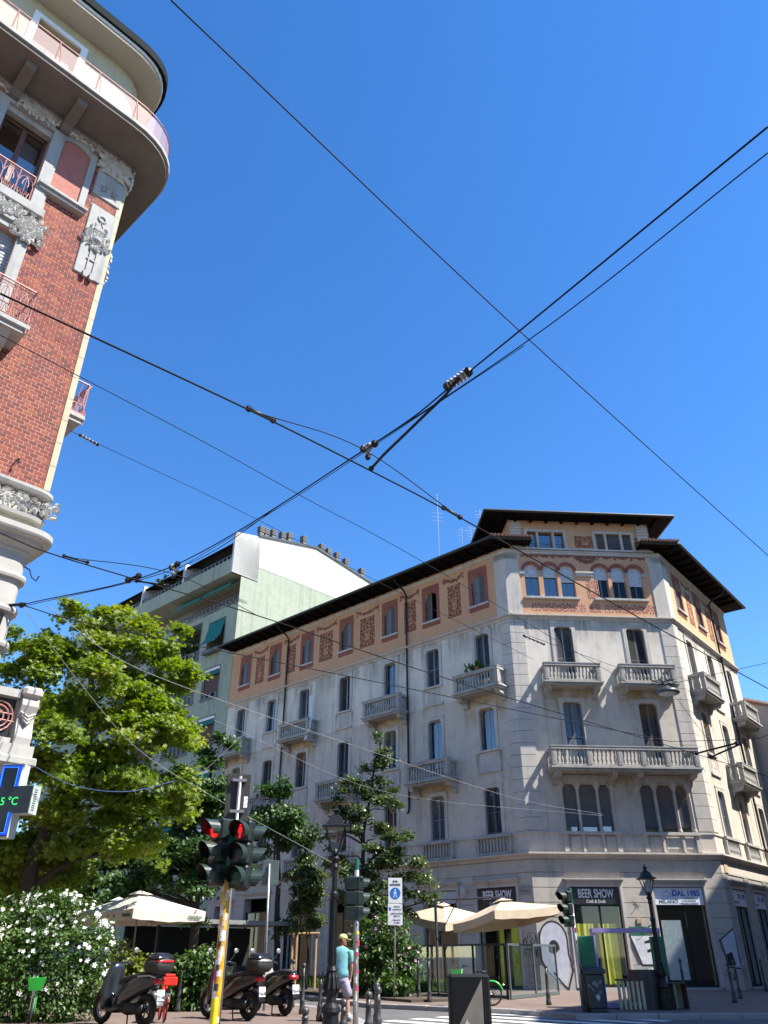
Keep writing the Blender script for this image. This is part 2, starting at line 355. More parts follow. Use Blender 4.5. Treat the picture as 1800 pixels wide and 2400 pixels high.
# --- ground floor: stone courses with recessed joints, plinth, shop openings
SHOPS={'C':[(1.72,4.12,.22,4.28),(5.78,8.2,.22,4.28)],'L':[(.95,3.32,.14,4.34),(4.6,6.85,.14,4.34),(8.3,10.2,.14,4.2),(11.6,14.0,.14,4.34),(15.4,17.6,.14,4.34),(18.6,20.4,.14,4.5),(21.9-2.1,22.0,.14,4.6),(23.4,25.2,.14,4.3)],'R':[(.9,3.1,.2,4.3),(4.2,6.3,.2,4.3),(7.4,9.6,.2,4.3)]}
SHOPS['L'][5]=(16.9-.0,16.9+.001,.14,.15); SHOPS['L'][6]=(19.7,22.0,.14,4.6)
SHOPS['L']=[s for s in SHOPS['L'] if s[1]-s[0]>.1]
ZC=[1.1,1.72,2.36,3.0,3.62,4.25,4.9,5.47]
for nm,F,ln in (('L',FL,LL),('C',FC,CW),('R',FR,RL)):
    mb=wall(MB(),F,0,ln,.0,5.5,SHOPS[nm],.5,-.03); bpart('wall',mb,STONE)
    for i in range(len(ZC)-1):
        mb=MB(); z0,z1=ZC[i]+.014,ZC[i+1]-.014; cut=[(s[0]-.17,s[1]+.17,s[2],s[3]+.4) for s in SHOPS[nm]]
        xs=[0]+[v for c in sorted(cut) if c[3]>z0+.2 for v in c[:2]]+[ln]
        for k in range(0,len(xs),2):
            if xs[k+1]-xs[k]>.05: bpart('stone_course',MB().box(F,max(0,xs[k]),xs[k+1],-.05,.012+.003*(i%2),z0,z1),STONE)
    xs=[0]+[v for c in sorted(SHOPS[nm]) for v in (c[0]-.16,c[1]+.16)]+[ln]; pm=stucco('rough_plinth_'+nm,(.40,.375,.34),.45,.4,.95,.9,22)
    for k in range(0,len(xs),2): bpart('plinth',MB().box(F,xs[k]-(.0 if k else .03),xs[k+1]+(.03 if k+2>=len(xs) else 0),-.05,.05,.05,1.09),pm)
# shop fronts: surround, fascia sign, frame, glass, interior
def shopfront(F,s,sign=None,door=False,parent=BLD,cur=None,ish=.75):
    x0,x1,z0,z1=s; mb=MB(); e=.16
    for a,b in ((x0-e,x0),(x1,x1+e)): mb.box(F,a,b,-.05,.05,z0,z1+e); mb.box(F,a+.03,b-.05,.05,.075,z0,z1+e*.6)
    mb.box(F,x0,x1,-.05,.05,z1,z1+e); mb.box(F,x0-e,x1+e,.0,.09,z1+e,z1+e+.07); mb.box(F,x0-e-.05,x1+e+.05,.0,.16,z1+e+.07,z1+e+.14); mb.box(F,x0-e-.1,x1+e+.1,0,.2,z1+e+.14,z1+e+.19)
    w_=bpart('shop_surround',mb,GREYL)
    mb=MB(); mb.box(F,x0-.02,x1+.02,-.5,.14,z0-.12,z0-.002); part('threshold',mb,PALE,w_)
    mb=MB(); t=.05
    for a,b in ((x0,x0+t),(x1-t,x1)): mb.box(F,a,b,-.17,-.11,z0,z1-ish)
    mb.box(F,x0+t,x1-t,-.17,-.11,z0,z0+.1); mb.box(F,x0+t,x1-t,-.17,-.11,z1-ish-.06,z1-ish)
    m_=(x0*.42+x1*.58); mb.box(F,m_-.04,m_+.04,-.17,-.11,z0+.1,z1-ish-.06)
    part('shop_frame',mb,METAL,w_)
    mb=MB(); mb.quad(F(x0+t,-.14,z0+.1),F(x1-t,-.14,z0+.1),F(x1-t,-.14,z1-ish-.06),F(x0+t,-.14,z1-ish-.06)); part('pane',mb,CLEAR,w_)
    if cur:
        for c0,c1,zt in cur:
            mb=MB(); n=int((c1-c0)/.028); top=[];bot=[]
            for i in range(n+1):
                a=c0+(c1-c0)*i/n; b=-.215+.028*math.sin(i*.9+2*math.sin(i*.21)); top.append(F(a,b,zt)); bot.append(F(a+.05*math.sin(i*.13),b*1.02,z0+.12))
            for i in range(n): mb.quad(bot[i],bot[i+1],top[i+1],top[i])
            part('curtain',mb,MATS['curtain'],w_,smooth=True)
    return w_
plain('curtain',(.62,.60,.04),.8,var=.08)
SIGNB=plain('black_fascia',(.018,.018,.02),.4); SIGNW=plain('white_fascia',(.74,.76,.78),.4,var=.04); LETW=plain('white_letters',(.8,.8,.78),.5,var=.02); LETB=plain('blue_letters',(.03,.10,.42),.5,var=.02); LETG=plain('grey_letters',(.10,.12,.14),.5,var=.02)
def textmesh(body,size,mat,sx=1,bold=0,ext=.004,align='CENTER'):
    cu=bpy.data.curves.new('lettering','FONT'); cu.body=body; cu.size=size; cu.align_x=align; cu.align_y='CENTER'; cu.extrude=ext; cu.offset=bold; cu.resolution_u=3
    o=bpy.data.objects.new('t',cu); col.objects.link(o); dg=bpy.context.evaluated_depsgraph_get(); me=bpy.data.meshes.new_from_object(o.evaluated_get(dg)); bpy.data.objects.remove(o); bpy.data.curves.remove(cu)
    me.name='lettering'; me.transform(Matrix.Diagonal((sx,1,1,1))@Matrix.Identity(4)); me.materials.clear(); me.materials.append(mat); return me
def wtext(parent,F,a,b,c,body,size,mat,sx=1,bold=0,left=1,name='lettering',rot=0):
    # left=+1 when increasing 'along' reads left to right for a viewer outside, -1 otherwise
    me=textmesh(body,size,mat,sx,bold)
    X=F.x*left; m=Matrix((X,UP,F.y)).transposed().to_4x4(); m.translation=F(a,b,c); return inst(name,me,parent,m@Matrix.Rotation(rot,4,'Z'))
def fascia(sf,F,s,mat,h=.75):
    mb=MB(); mb.bbox(F,s[0]+.03,s[1]-.03,-.12,-.03,s[3]-h,s[3]-.03); return part('fascia_sign',mb,mat,sf)
sC=SHOPS['C']; sL=SHOPS['L']; sR=SHOPS['R']
f=shopfront(FC,sC[0],cur=[(1.8,2.75,2.75),(2.95,3.85,2.75)]); fs=fascia(f,FC,sC[0],SIGNB)
wtext(fs,FC,2.98,-.028,3.98,'BEER SHOW',.52,LETW,.6,.010); wtext(fs,FC,2.95,-.028,3.66,'Craft & Draft',.19,LETW,.9)
f=shopfront(FC,sC[1]); fs=fascia(f,FC,sC[1],SIGNW)
wtext(fs,FC,7.35,-.028,4.02,'DAL 1985',.34,LETB,.95,.010); wtext(fs,FC,6.45,-.028,3.66,'MILANO',.2,LETG,1.25,.004)
for i,tx in enumerate(('VENDITE','LOCAZIONI','FINANZIAMENTI')): wtext(fs,FC,7.42+.0*i,-.028,3.82-.12*i,'• '+tx,.125,LETG,.95)
mb=MB()      # house and tree emblem
for ps in ([(6.1,3.78),(6.95,3.78)],[(6.22,3.80),(6.22,3.97),(6.45,4.14),(6.66,3.97),(6.66,3.80)],[(6.16,3.92),(6.45,4.15),(6.72,3.93)],[(6.34,3.8),(6.34,3.93),(6.42,3.93),(6.42,3.8)],[(6.5,3.86),(6.5,3.94),(6.58,3.94),(6.58,3.86),(6.5,3.86)],[(6.82,3.79),(6.82,3.9),(6.74,4.0),(6.78,4.14),(6.83,4.2),(6.9,4.12),(6.91,3.98),(6.82,3.9)]):
    mb.tube([FC(a,-.027,c) for a,c in ps],.009,4)
part('emblem',mb,LETB,fs)
mb=MB(); mb.box(FC,6.0,6.95,-.24,-.2,.5,2.9); part('noticeboard',mb,plain('white_board',(.55,.57,.55),.5),f)
f=shopfront(FL,sL[0],cur=[(1.0,1.6,2.9),(2.0,2.4,3.0)]); fs=fascia(f,FL,sL[0],SIGNB,.95); wtext(fs,FL,2.13,-.028,4.0,'BEER SHOW',.52,LETW,.6,.010,-1); wtext(fs,FL,2.13,-.028,3.66,'Craft & Draft',.19,LETW,.9,0,-1)
f=shopfront(FL,sL[1]); fs=fascia(f,FL,sL[1],plain('pale_blue_fascia',(.42,.47,.50),.4),.6)
for s in sL[2:]: shopfront(FL,s)
for i,s in enumerate(sR):
    f=shopfront(FR,s); fs=fascia(f,FR,s,SIGNW)
    if i<2: wtext(fs,FR,(s[0]+s[1])/2+.35,-.028,3.98,'DAL 1985',.30,LETB,.9,.008); wtext(fs,FR,(s[0]+s[1])/2-.5,-.028,3.72,'MILANO',.16,LETG,1.2,.003)
mb=MB(); mb.bbox(FL,.12,.72,.02,.05,3.95,4.35); o=bpart('street_plaque',mb,plain('old_plaque',(.33,.31,.27),.8)); wtext(o,FL,.42,.052,4.1,'BORSIERI',.13,LETG,.9,0,-1); wtext(o,FL,.42,.052,4.25,'VIA',.09,LETG,.9,0,-1)
mb=MB(); mb.bbox(FL,3.95,4.2,.02,.2,4.0,4.45); mb.box(FL,3.98,4.17,.2,.205,4.22,4.4); bpart('intercom_box',mb,GREYL)
mb=MB(); mb.bbox(FC,4.75,5.0,.02,.06,2.75,2.98); bpart('house_number',mb,plain('ochre_plate',(.5,.34,.22),.7))
mb=MB(); mb.bbox(FR,.45,.95,.02,.05,4.95,5.4); bpart('house_number',mb,plain('ochre_plate',(.5,.34,.22),.7))
# --- quoins at the two corners
def quoin(Fa,aw,Fb,bw,z0,z1,bend=0):
    o_=.05
    # outline in plan: along Fa from aw to corner, then along Fb to bw
    def isect(b):
        p,dp=Fa(0 if Fa is not FC else CW,b,0),Fa.x; q,dq=Fb(0,b,0),Fb.x; den=dp.x*dq.y-dp.y*dq.x; t=((q.x-p.x)*dq.y-(q.y-p.y)*dq.x)/den; return p+dp*t
    a0=aw if Fa is not FC else CW-aw
    pts=[Fa(a0,o_,0),isect(o_),Fb(bw,o_,0),Fb(bw,-.02,0),isect(-.02),Fa(a0,-.02,0)]
    return MB().slab([(p.x,p.y) for p in pts],z0,z1)
z=6.75; i=0
while z<17.6:
    z1=min(z+.6,17.72); k=.14 if i%2 else 0
    bpart('quoin',quoin(FL,.62+k*0,FC,.78,z+.012,z1-.012),GREYL); bpart('quoin',quoin(FC,.74,FR,.72,z+.012,z1-.012),GREYL); z=z1; i+=1
# vertical pilaster strips on the frescoed storey
for Fa,Fb in ((FL,FC),(FC,FR)):
    bpart('corner_pilaster',quoin(Fa,.75,Fb,.8,18.06,21.86),GREYL)
    m2=quoin(Fa,.85,Fb,.9,21.5,21.84); bpart('pilaster_capital',m2,GREYL)
for a in (.62,8.35):
    mb=MB(); mb.box(FC,a-.15,a+.5,.003,.08,22.3,24.05)
    for z in (23.3,23.5,23.7): mb.box(FC,a-.2,a+.55,.08,.13,z,z+.1)
    bpart('attic_pilaster',mb,GREYL)
# --- windows
def leafmesh(w,h,n,mat,solid=False):
    mb=MB(); t=.055; d=.018
    mb.box(W0,-w/2,-w/2+t,-d,d,0,h); mb.box(W0,w/2-t,w/2,-d,d,0,h); mb.box(W0,-w/2+t,w/2-t,-d,d,0,t*1.4); mb.box(W0,-w/2+t,w/2-t,-d,d,h-t,h); mb.box(W0,-w/2+t,w/2-t,-d,d,h*.45,h*.45+t)
    z=t*1.4
    while z<h-t-.03:
        mb.add([V((-w/2+t,-.015,z+.03)),V((w/2-t,-.015,z+.03)),V((w/2-t,.016,z)),V((-w/2+t,.016,z))],[(0,1,2,3)]); z+=.05
    return mb.mesh('shutter',mat)
LEAF={}
def leaf(w,h,mat):
    k=(round(w,2),round(h,2),mat.name)
    if k not in LEAF: LEAF[k]=leafmesh(w,h,40,mat)
    return LEAF[k]
def surround(F,a,z0,z1,door,sill=True,hw=.5):
    mb=MB(); e=.2
    c=.14   # chamfered head corners
    for s in (-1,1):
        x0,x1=sorted((a+s*hw,a+s*(hw+e))); mb.box(F,x0,x1,.003,.045,z0-(0 if door else .0),z1+e)
        mb.prism(F,[(a+s*hw,z1-c),(a+s*(hw-c),z1),(a+s*hw,z1)],-.2,.045)
    mb.box(F,a-hw,a+hw,.003,.045,z1,z1+e)
    mb.box(F,a-hw-e-.02,a+hw+e+.02,.045,.06,z1+e-.05,z1+e-.005)
    if not door:
        mb.box(F,a-.5,a+.5,.003,.02,z0-1.0,z0-.14)
        for x in (-.36,.33): mb.box(F,a+x,a+x+.03,.02,.032,z0-.75,z0-.28)
        for zz in (-.75,-.31): mb.box(F,a-.33,a+.33,.02,.032,z0+zz,z0+zz+.03)
        mb.box(F,a-.72,a+.72,.003,.09,z0-1.16,z0-1.07); mb.box(F,a-.66,a+.66,.003,.05,z0-1.07,z0-1.0)
    o=bpart('window',mb,GREYL)
    if sill and not door:
        m2=MB(); m2.bbox(F,a-.68,a+.68,-.1,.12,z0-.12,z0+.0); part('sill',m2,GREYL,o)
        for s in (-1,1): part('rain_stain',MB().quad(F(a+s*.74-.14,.0028,z0-1.7),F(a+s*.74+.14,.0028,z0-1.7),F(a+s*.74+.14,.0028,z0-.12),F(a+s*.74-.14,.0028,z0-.12)),RUNS,o)
    return o
rnd=random.Random(3)
def shutters(o,F,a,z0,z1,hw=.5,mode=None,mat=None,b=-.14):
    mode=mode or rnd.choice(['c']*5+['a','a','g']); mat=mat or rnd.choice([SHUT,SHUT,SHUTD]); w_=hw-.02; h=z1-z0-.03; me=leaf(w_,h,mat)
    if mode in 'ca':
        for s in (-1,1): inst('shutter',me,o,F.M(a+s*(w_/2+.006),b,z0+.015)@Matrix.Rotation(R(s*(4 if mode=='c' else 24)),4,'Z'))
    else:
        for s in (-1,1): inst('shutter',me,o,F.M(a+s*(hw-.03),b-.05,z0+.015)@Matrix.Rotation(R(90),4,'Z')@Matrix.Translation((w_/2-.4,0,0)))
    m=MB(); t=.05; bb=-.24
    for x0,x1 in ((a-hw,a-hw+t),(a-.03,a+.03),(a+hw-t,a+hw)): m.box(F,x0,x1,bb-.03,bb+.02,z0,z1)
    m.box(F,a-hw+t,a+hw-t,bb-.03,bb+.02,z1-t,z1); m.box(F,a-hw+t,a+hw-t,bb-.03,bb+.02,z0,z0+t)
    part('casement',m,plain('old_white_frame',(.42,.42,.40),.6),o)
    m=MB(); m.quad(F(a-hw+t,bb,z0+t),F(a+hw-t,bb,z0+t),F(a+hw-t,bb,z1-t),F(a-hw+t,bb,z1-t)); part('pane',m,GLASS,o)
BALM=MB().lathe(W0,[(.07,0),(.07,.05),(.045,.07),(.05,.1),(.075,.2),(.07,.28),(.042,.42),(.036,.55),(.05,.60),(.04,.63),(.065,.66),(.065,.72)],8).mesh('baluster',PALE,smooth=True)
BALG=stucco('balcony_stone',(.36,.34,.30),.5,.85)
BALM.materials[0]=BALG
def balcony(F,a,w,z,d=.85,posts=None,nb=None,brk=None,parent=BLD):
    mb=MB(); x0,x1=a-w/2,a+w/2
    mb.box(F,x0-.1,x1+.1,.0,d+.1,z-.09,z); mb.box(F,x0-.03,x1+.03,.0,d+.03,z-.2,z-.09)
    for bx in (brk or (x0+.2,x1-.2)):
        mb.prism(lambda p,q,r,F=F,bx=bx:F(bx+q,p,r),[(0,z-.75),(.12,z-.72),(.22,z-.5),(d*.75,z-.42),(d*.9,z-.2),(0,z-.2)],-.15,.15)
    mb.box(F,x0+.02,x1-.02,d-.17,d-.01,z+.0,z+.1); mb.box(F,x0-.03,x1+.03,d-.22,d+.05,z+.82,z+.95); mb.box(F,x0-.05,x1+.05,d-.24,d+.07,z+.95,z+1.0)
    for x in (x0+.02,x1-.18): mb.box(F,x,x+.16,.0,d-.17,z,z+.1); mb.box(F,x-.04,x+.2,.0,d-.24,z+.82,z+.95)
    ps=[x0+.1,x1-.1]+(posts or [])
    for x in ps: mb.box(F,x-.11,x+.11,d-.21,d+.02,z+.1,z+.82); mb.box(F,x-.06,x+.06,d+.02,d+.03,z+.2,z+.72)
    for x in (x0+.02,x1-.18): mb.box(F,x,x+.16,.0,.12,z+.1,z+.82)
    o=part('balcony',mb,BALG,parent)
    ps=sorted(ps)
    if parent is BLD:
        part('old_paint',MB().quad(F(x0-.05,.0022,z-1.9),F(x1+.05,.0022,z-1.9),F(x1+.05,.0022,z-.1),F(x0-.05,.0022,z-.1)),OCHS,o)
        part('rain_stain',MB().quad(F(x0,d+.034,z-.19),F(x1,d+.034,z-.19),F(x1,d+.034,z-.09),F(x0,d+.034,z-.09)),RUNS,o)
    for i in range(len(ps)-1):
        g0,g1=ps[i]+.13,ps[i+1]-.13; n=max(2,int((g1-g0)/.185))
        for k in range(n): inst('baluster',BALM,o,F.M(g0+(k+.5)*(g1-g0)/n,d-.09,z+.1))
    for x in (x0+.1,x1-.1):
        n=max(2,int((d-.35)/.19))
        for k in range(n): inst('baluster',BALM,o,F.M(x,.14+(k+.5)*(d-.37)/n,z+.1))
    return o
for nm,F,H in (('L',FL,HL),('R',FR,HR),('C',FC,HC)):
    for h in H:
        a=(h[0]+h[1])/2; fl,i,door=h[4:7]
        if fl in (2,3) or (fl==1 and nm!='C'):
            o=surround(F,a,h[2],h[3],door,sill=fl!=1); 
            shutters(o,F,a,h[2],h[3])
            if door and not(nm=='C' and fl==2): balcony(F,a,3.0 if nm!='R' else 2.7,h[2]-.02)
        elif fl==4 and nm!='C':
            mb=MB(); hw=.47; e=.23; zs=h[3]-hw; pts=archpts(a,hw,zs,12); zt=h[3]+.42
            outer=[(a+hw+e,zs),(a+hw+e,zt),(a,zt),(a-hw-e,zt),(a-hw-e,zs)]
            k=len(pts)//2
            mb.poly([F(x,.012,zz) for x,zz in [(a+hw+e,zs),(a+hw+e,zt),(a,zt)]+pts[:k+1][::-1]]); mb.poly([F(x,.012,zz) for x,zz in [(a,zt),(a-hw-e,zt),(a-hw-e,zs)]+pts[k:][::-1]])
            for s in (-1,1): x0,x1=sorted((a+s*hw,a+s*(hw+e))); mb.box(F,x0,x1,.002,.012,h[2]-.3,zs)
            mb.box(F,a-hw-e,a+hw+e,.002,.03,h[2]-.36,h[2]-.12); mb.box(F,a-.05,a+.05,.012,.04,h[3]+.02,h[3]+.25)
            mb.quad(F(a-hw,-.2,h[2]),F(a-hw,.0,h[2]),F(a-hw,.0,zs),F(a-hw,-.2,zs)); mb.quad(F(a+hw,-.2,h[2]),F(a+hw,.0,h[2]),F(a+hw,.0,zs),F(a+hw,-.2,zs))
            o=bpart('arched_window',mb,REDP)
            m2=MB(); m2.bbox(F,a-hw-e-.04,a+hw+e+.04,-.15,.13,h[2]-.12,h[2]-.0); part('sill',m2,GREYL,o)
            m3=MB()
            for s in (-1,1):
                kk=archpts(a,hw-.02,zs,12); half=[p for p in kk if (p[0]-a)*s>=-.001]
                if s>0: pl=[(a+.01,h[2]+.02),(a+hw-.02,h[2]+.02)]+half
                else: pl=[(a-.01,h[2]+.02)]+half+[(a-hw+.02,h[2]+.02)]
                mq=MB(); mq.prism(F,pl,-.17,-.14)
                for x0,x1 in ((a+s*.01,a+s*.07),(a+s*(hw-.08),a+s*(hw-.02))): x0,x1=sorted((x0,x1)); mq.box(F,x0,x1,-.14,-.12,h[2]+.02,zs+.1)
                zz=h[2]+.08
                while zz<h[3]-.12:
                    wd=hw-.09 if zz<zs else max(.05,math.sqrt(max(0,(hw-.06)**2-(zz-zs)**2))-.03); x0,x1=sorted((a+s*.07,a+s*wd)); mq.box(F,x0,x1,-.14,-.127,zz,zz+.028); zz+=.055
                if (i+(0 if nm=='L' else 1))%7==1 and s<0: continue
                part('shutter',mq,[SHUTD,SHUT][(i+(s>0))%2],o)
# triple windows, first floor of the chamfer
for c,ws in TRI1:
    mb=MB()
    mb.box(FC,c-1.42,c+1.42,.003,.06,8.93+.1,9.32); mb.box(FC,c-1.46,c+1.46,.06,.1,9.24,9.36)
    for x in (c-1.3,c-.44,c+.56,c+1.31):
        mb.lathe(lambda p,q,r,x=x:FC(x+p,-.03+q,r),[(.10,6.72),(.10,6.8),(.07,6.86),(.065,8.4),(.055,8.6),(.10,8.66),(.12,8.82),(.16,8.92),(.16,9.03)],8)
    for a,b in ws:
        for s,xx in ((1,c+a),(-1,c+b)): mb.prism(FC,[(xx,8.93),(xx,8.7),(xx+s*.14,8.93)],-.15,.03)
    o=bpart('triple_window',mb,GREYL,smooth=False)
    for a,b in ws:
        m2=MB(); zb=6.9+rnd.random()*.1; n=int((8.95-zb)/.06)
        for k in range(n): m2.box(FC,c+a,c+b,-.19,-.165+.012*(k%2),zb+k*.06,zb+k*.06+.058)
        part('roller_shutter',m2,ROLL,o); m2=MB(); m2.quad(FC(c+a,-.25,6.72),FC(c+b,-.25,6.72),FC(c+b,-.25,8.9),FC(c+a,-.25,8.9)); part('pane',m2,GLASS,o)
    m2=MB()      # panelled parapet under the windows
    for x0,x1 in ((c-1.42,c-1.2),(c-.5,c-.38),(c+.5,c+.62),(c+1.2,c+1.42)): m2.box(FC,x0,x1,.003,.14,5.8,6.6)
    for x0,x1 in ((c-1.1,c-.58),(c-.28,c+.4),(c+.7,c+1.12)): m2.box(FC,x0,x1,.003,.05,5.95,6.5)
    m2.box(FC,c-1.46,c+1.46,.12,.2,6.56,6.7); bpart('parapet',m2,GREYL)
m2=MB(); m2.box(FC,4.75,5.5,.003,.04,5.95,6.5); bpart('parapet',m2,GREYL)
balcony(FC,5.05,7.5,9.6,1.05,posts=[3.2,4.75,5.95,7.4-.2],brk=(1.6,4.45,5.75,8.5))
# balustrade panels under first-floor windows of the two long fronts
for F,AX in ((FL,AXL),(FR,AXR)):
    for a in AX:
        m2=MB(); m2.box(F,a-1.05,a+1.05,.003,.18,5.78,5.88); m2.box(F,a-1.1,a+1.1,.003,.22,6.56,6.68)
        for x in (-1.0,1.0): m2.box(F,a+x-.09,a+x+.09,.003,.17,5.88,6.56)
        o=bpart('balustrade',m2,BALG)
        for k in range(9): inst('baluster',BALM,o,F.M(a-.8+k*.2,.09,5.87)@Matrix.Diagonal((1,1,.96,1)))
# loggia windows on the chamfer (round arches, half-lowered roller shutters)
for g,(xs,low) in enumerate(((LOG[:3],(20.42,20.42,20.15)),(LOG[3:],(20.36,20.27,20.0)))):
    mb=MB(); c0,c1=xs[0]-LW,xs[2]+LW
    for x in xs:
        p_in=archpts(x,LW,21.22-LW,10); p_out=archpts(x,LW+.17,21.22-LW,10)
        for k in range(10): mb.add([FC(*q) for q in ((p_in[k][0],.0,p_in[k][1]),(p_in[k+1][0],0,p_in[k+1][1]),(p_out[k+1][0],0,p_out[k+1][1]),(p_out[k][0],0,p_out[k][1]),(p_in[k][0],.05,p_in[k][1]),(p_in[k+1][0],.05,p_in[k+1][1]),(p_out[k+1][0],.05,p_out[k+1][1]),(p_out[k][0],.05,p_out[k][1]))],[(4,5,6,7),(0,1,5,4),(2,3,7,6)])
    o=bpart('loggia_window',mb,REDP)
    m2=MB()
    for x in (xs[0]+.54,xs[1]+.515): m2.lathe(lambda p,q,r,x=x:FC(x+p,-.06+q,r),[(.09,19.14),(.09,19.22),(.06,19.28),(.05,20.5),(.06,20.55),(.09,20.62),(.12,20.72),(.12,20.8)],8)
    m2.bbox(FC,c0-.15,c1+.15,-.2,.16,19.0,19.13); m2.box(FC,c0-.3,c0,.0,.07,20.55,20.78) if g==0 else m2.box(FC,c1,c1+.3,.0,.07,20.55,20.78)
    part('colonnette',m2,PALE,o)
    for x,zl in zip(xs,low):
        m3=MB(); zz=zl
        while zz<21.2:
            zc=21.22-LW; wd=LW if zz<zc else math.sqrt(max(.0,LW**2-(zz-zc)**2)); wd=max(.05,wd); m3.box(FC,x-wd,x+wd,-.15,-.12-.01*(int(zz*20)%2),zz,zz+.048); zz+=.05
        part('roller_shutter',m3,plain('pale_roller',(.52,.54,.55),.5),o)
        m4=MB()
        for q0,q1 in ((x-LW,x-LW+.05),(x-.03,x+.03),(x+LW-.05,x+LW)): m4.box(FC,q0,q1,-.24,-.19,19.14,20.9)
        part('casement',m4,SHUT,o)
        m5=MB(); m5.quad(FC(x-LW,-.21,19.14),FC(x+LW,-.21,19.14),FC(x+LW,-.21,20.9),FC(x-LW,-.21,20.9)); part('pane',m5,GLASS if g==0 else MATS.get('dim_glass') or glass('dim_glass',refl=.35),o)
m2=MB(); m2.box(FC,4.15,5.1,.0,.08,20.5,20.78); m2.box(FC,4.1,5.15,.08,.13,20.68,20.78); bpart('impost',m2,GREYL)
# attic windows
for c,ws in ATT:
    mb=MB()
    for x0,x1 in ((c-.16,c),(c+.55,c+.68),(c+1.5,c+1.64),(c+2.2,c+2.36)): mb.box(FC,x0,x1,.0,.05,22.3,23.36)
    mb.box(FC,c-.16,c+2.36,.0,.05,23.36,23.52); o=bpart('attic_window',mb,GREYL)
    m2=MB(); 
    for a,b in ws: m2.quad(FC(c+a,-.2,22.3),FC(c+b,-.2,22.3),FC(c+b,-.2,23.36),FC(c+a,-.2,23.36))
    part('pane',m2,GLASS,o); m2=MB()
    for a,b in ws:
        for zz in (22.55,22.75): m2.tube([FC(c+a,-.05,zz),FC(c+b,-.05,zz)],.014,5)
        for xx in (c+a,c+b-.04): m2.box(FC,xx,xx+.04,-.19,-.15,22.3,23.36)
        if c>4: 
            for k in range(18): m2.box(FC,c+a+.04,c+b-.04,-.17,-.15,22.34+k*.056,22.34+k*.056+.045)
    part('window_bars',m2,SHUT if c<4 else SHUTD,o)
# painted panels and garlands
PAT=pattern('scroll_red_light',(.27,.075,.05),(.60,.36,.23),(5,7),.3,14); PAT2=pattern('scroll_red_dark',(.15,.035,.022),(.52,.27,.15),(5,9),.25,15); PATF=pattern('scroll_frieze',(.30,.09,.06),(.62,.38,.25),(16,2.4),.3,14)
def panel(F,x0,x1,z0,z1,mat,frame=True):
    mb=MB(); mb.box(F,x0,x1,.001,.004,z0,z1); o=bpart('painted_panel',mb,mat)
    if frame:
        m=MB(); t=.025; g=.06; f=(x0-g,x1+g,z0-g,z1+g)
        for q in ((f[0],f[1],f[2],f[2]+t),(f[0],f[1],f[3]-t,f[3]),(f[0],f[0]+t,f[2],f[3]),(f[1]-t,f[1],f[2],f[3])): m.box(F,q[0],q[1],.001,.003,q[2],q[3])
        part('painted_border',m,plain('border_tan',(.62,.42,.27),.9),o)
for c,hw in ((3.82,.5),(7.4,.5),(11.2,.68),(15.2,.68),(18.95,.52),(22.5,.52)): panel(FL,c-hw,c+hw,18.95,21.02,PAT2)
for c,hw in ((4.05,.45),(7.6,.45)): panel(FR,c-hw,c+hw,18.85,21.0,PAT2)
panel(FC,1.35,4.45,18.28,18.78,PATF); panel(FC,4.66,5.32,18.28,18.8,PAT); panel(FC,5.55,8.62,18.28,18.8,PATF); panel(FC,4.67,5.32,19.1,20.25,PAT); panel(FC,4.34,5.64,22.4,23.18,PAT2); panel(FC,1.0,1.28,22.9,23.2,PAT2,False); panel(FC,8.0,8.3,22.5,23.2,PAT2,False)
GAR=plain('garland_paint',(.24,.085,.055),.9)
def garland(F,x0,x1,z,drop,parent=None,n=24,sz=.115):
    r=random.Random(int(x0*100)); mb=MB()
    for i in range(n):
        t=i/(n-1); a=x0+(x1-x0)*t; c=z-drop*4*t*(1-t)
        for k in range(3 if t in (0,1) or abs(t-.5)<.08 else 2):
            q=r.uniform(0,6.3); s=sz*r.uniform(.6,1.3); a2=a+r.uniform(-.05,.05); c2=c+r.uniform(-.06,.06)-(.16*k*(abs(t-.5)>.45)); b=.0015+.0004*((i*3+k)%6)
            mb.poly([F(a2+s*math.cos(q+u)*(1 if j%2 else .45),b,c2+s*math.sin(q+u)*(1 if j%2 else .45)) for j,u in enumerate([2*math.pi*j/6 for j in range(6)])])
    bpart('painted_garland',mb,GAR)
for c,hw in ((3.82,.75),(7.4,.75),(11.2,1.0),(15.2,1.0),(18.95,.75),(22.5,.75)): garland(FL,c-hw,c+hw,21.6,.28)
for c in (4.05,7.6): garland(FR,c-.7,c+.7,21.6,.28)
for x0,x1 in ((1.1,1.9),(1.9,2.9),(2.9,4.2),(5.6,6.6),(6.6,7.6),(7.6,8.9)): garland(FC,x0,x1,22.0,.22)
garland(FC,4.3,5.5,21.95,.5,n=44,sz=.11); garland(FC,4.45,5.35,21.8,.05,n=30,sz=.1)
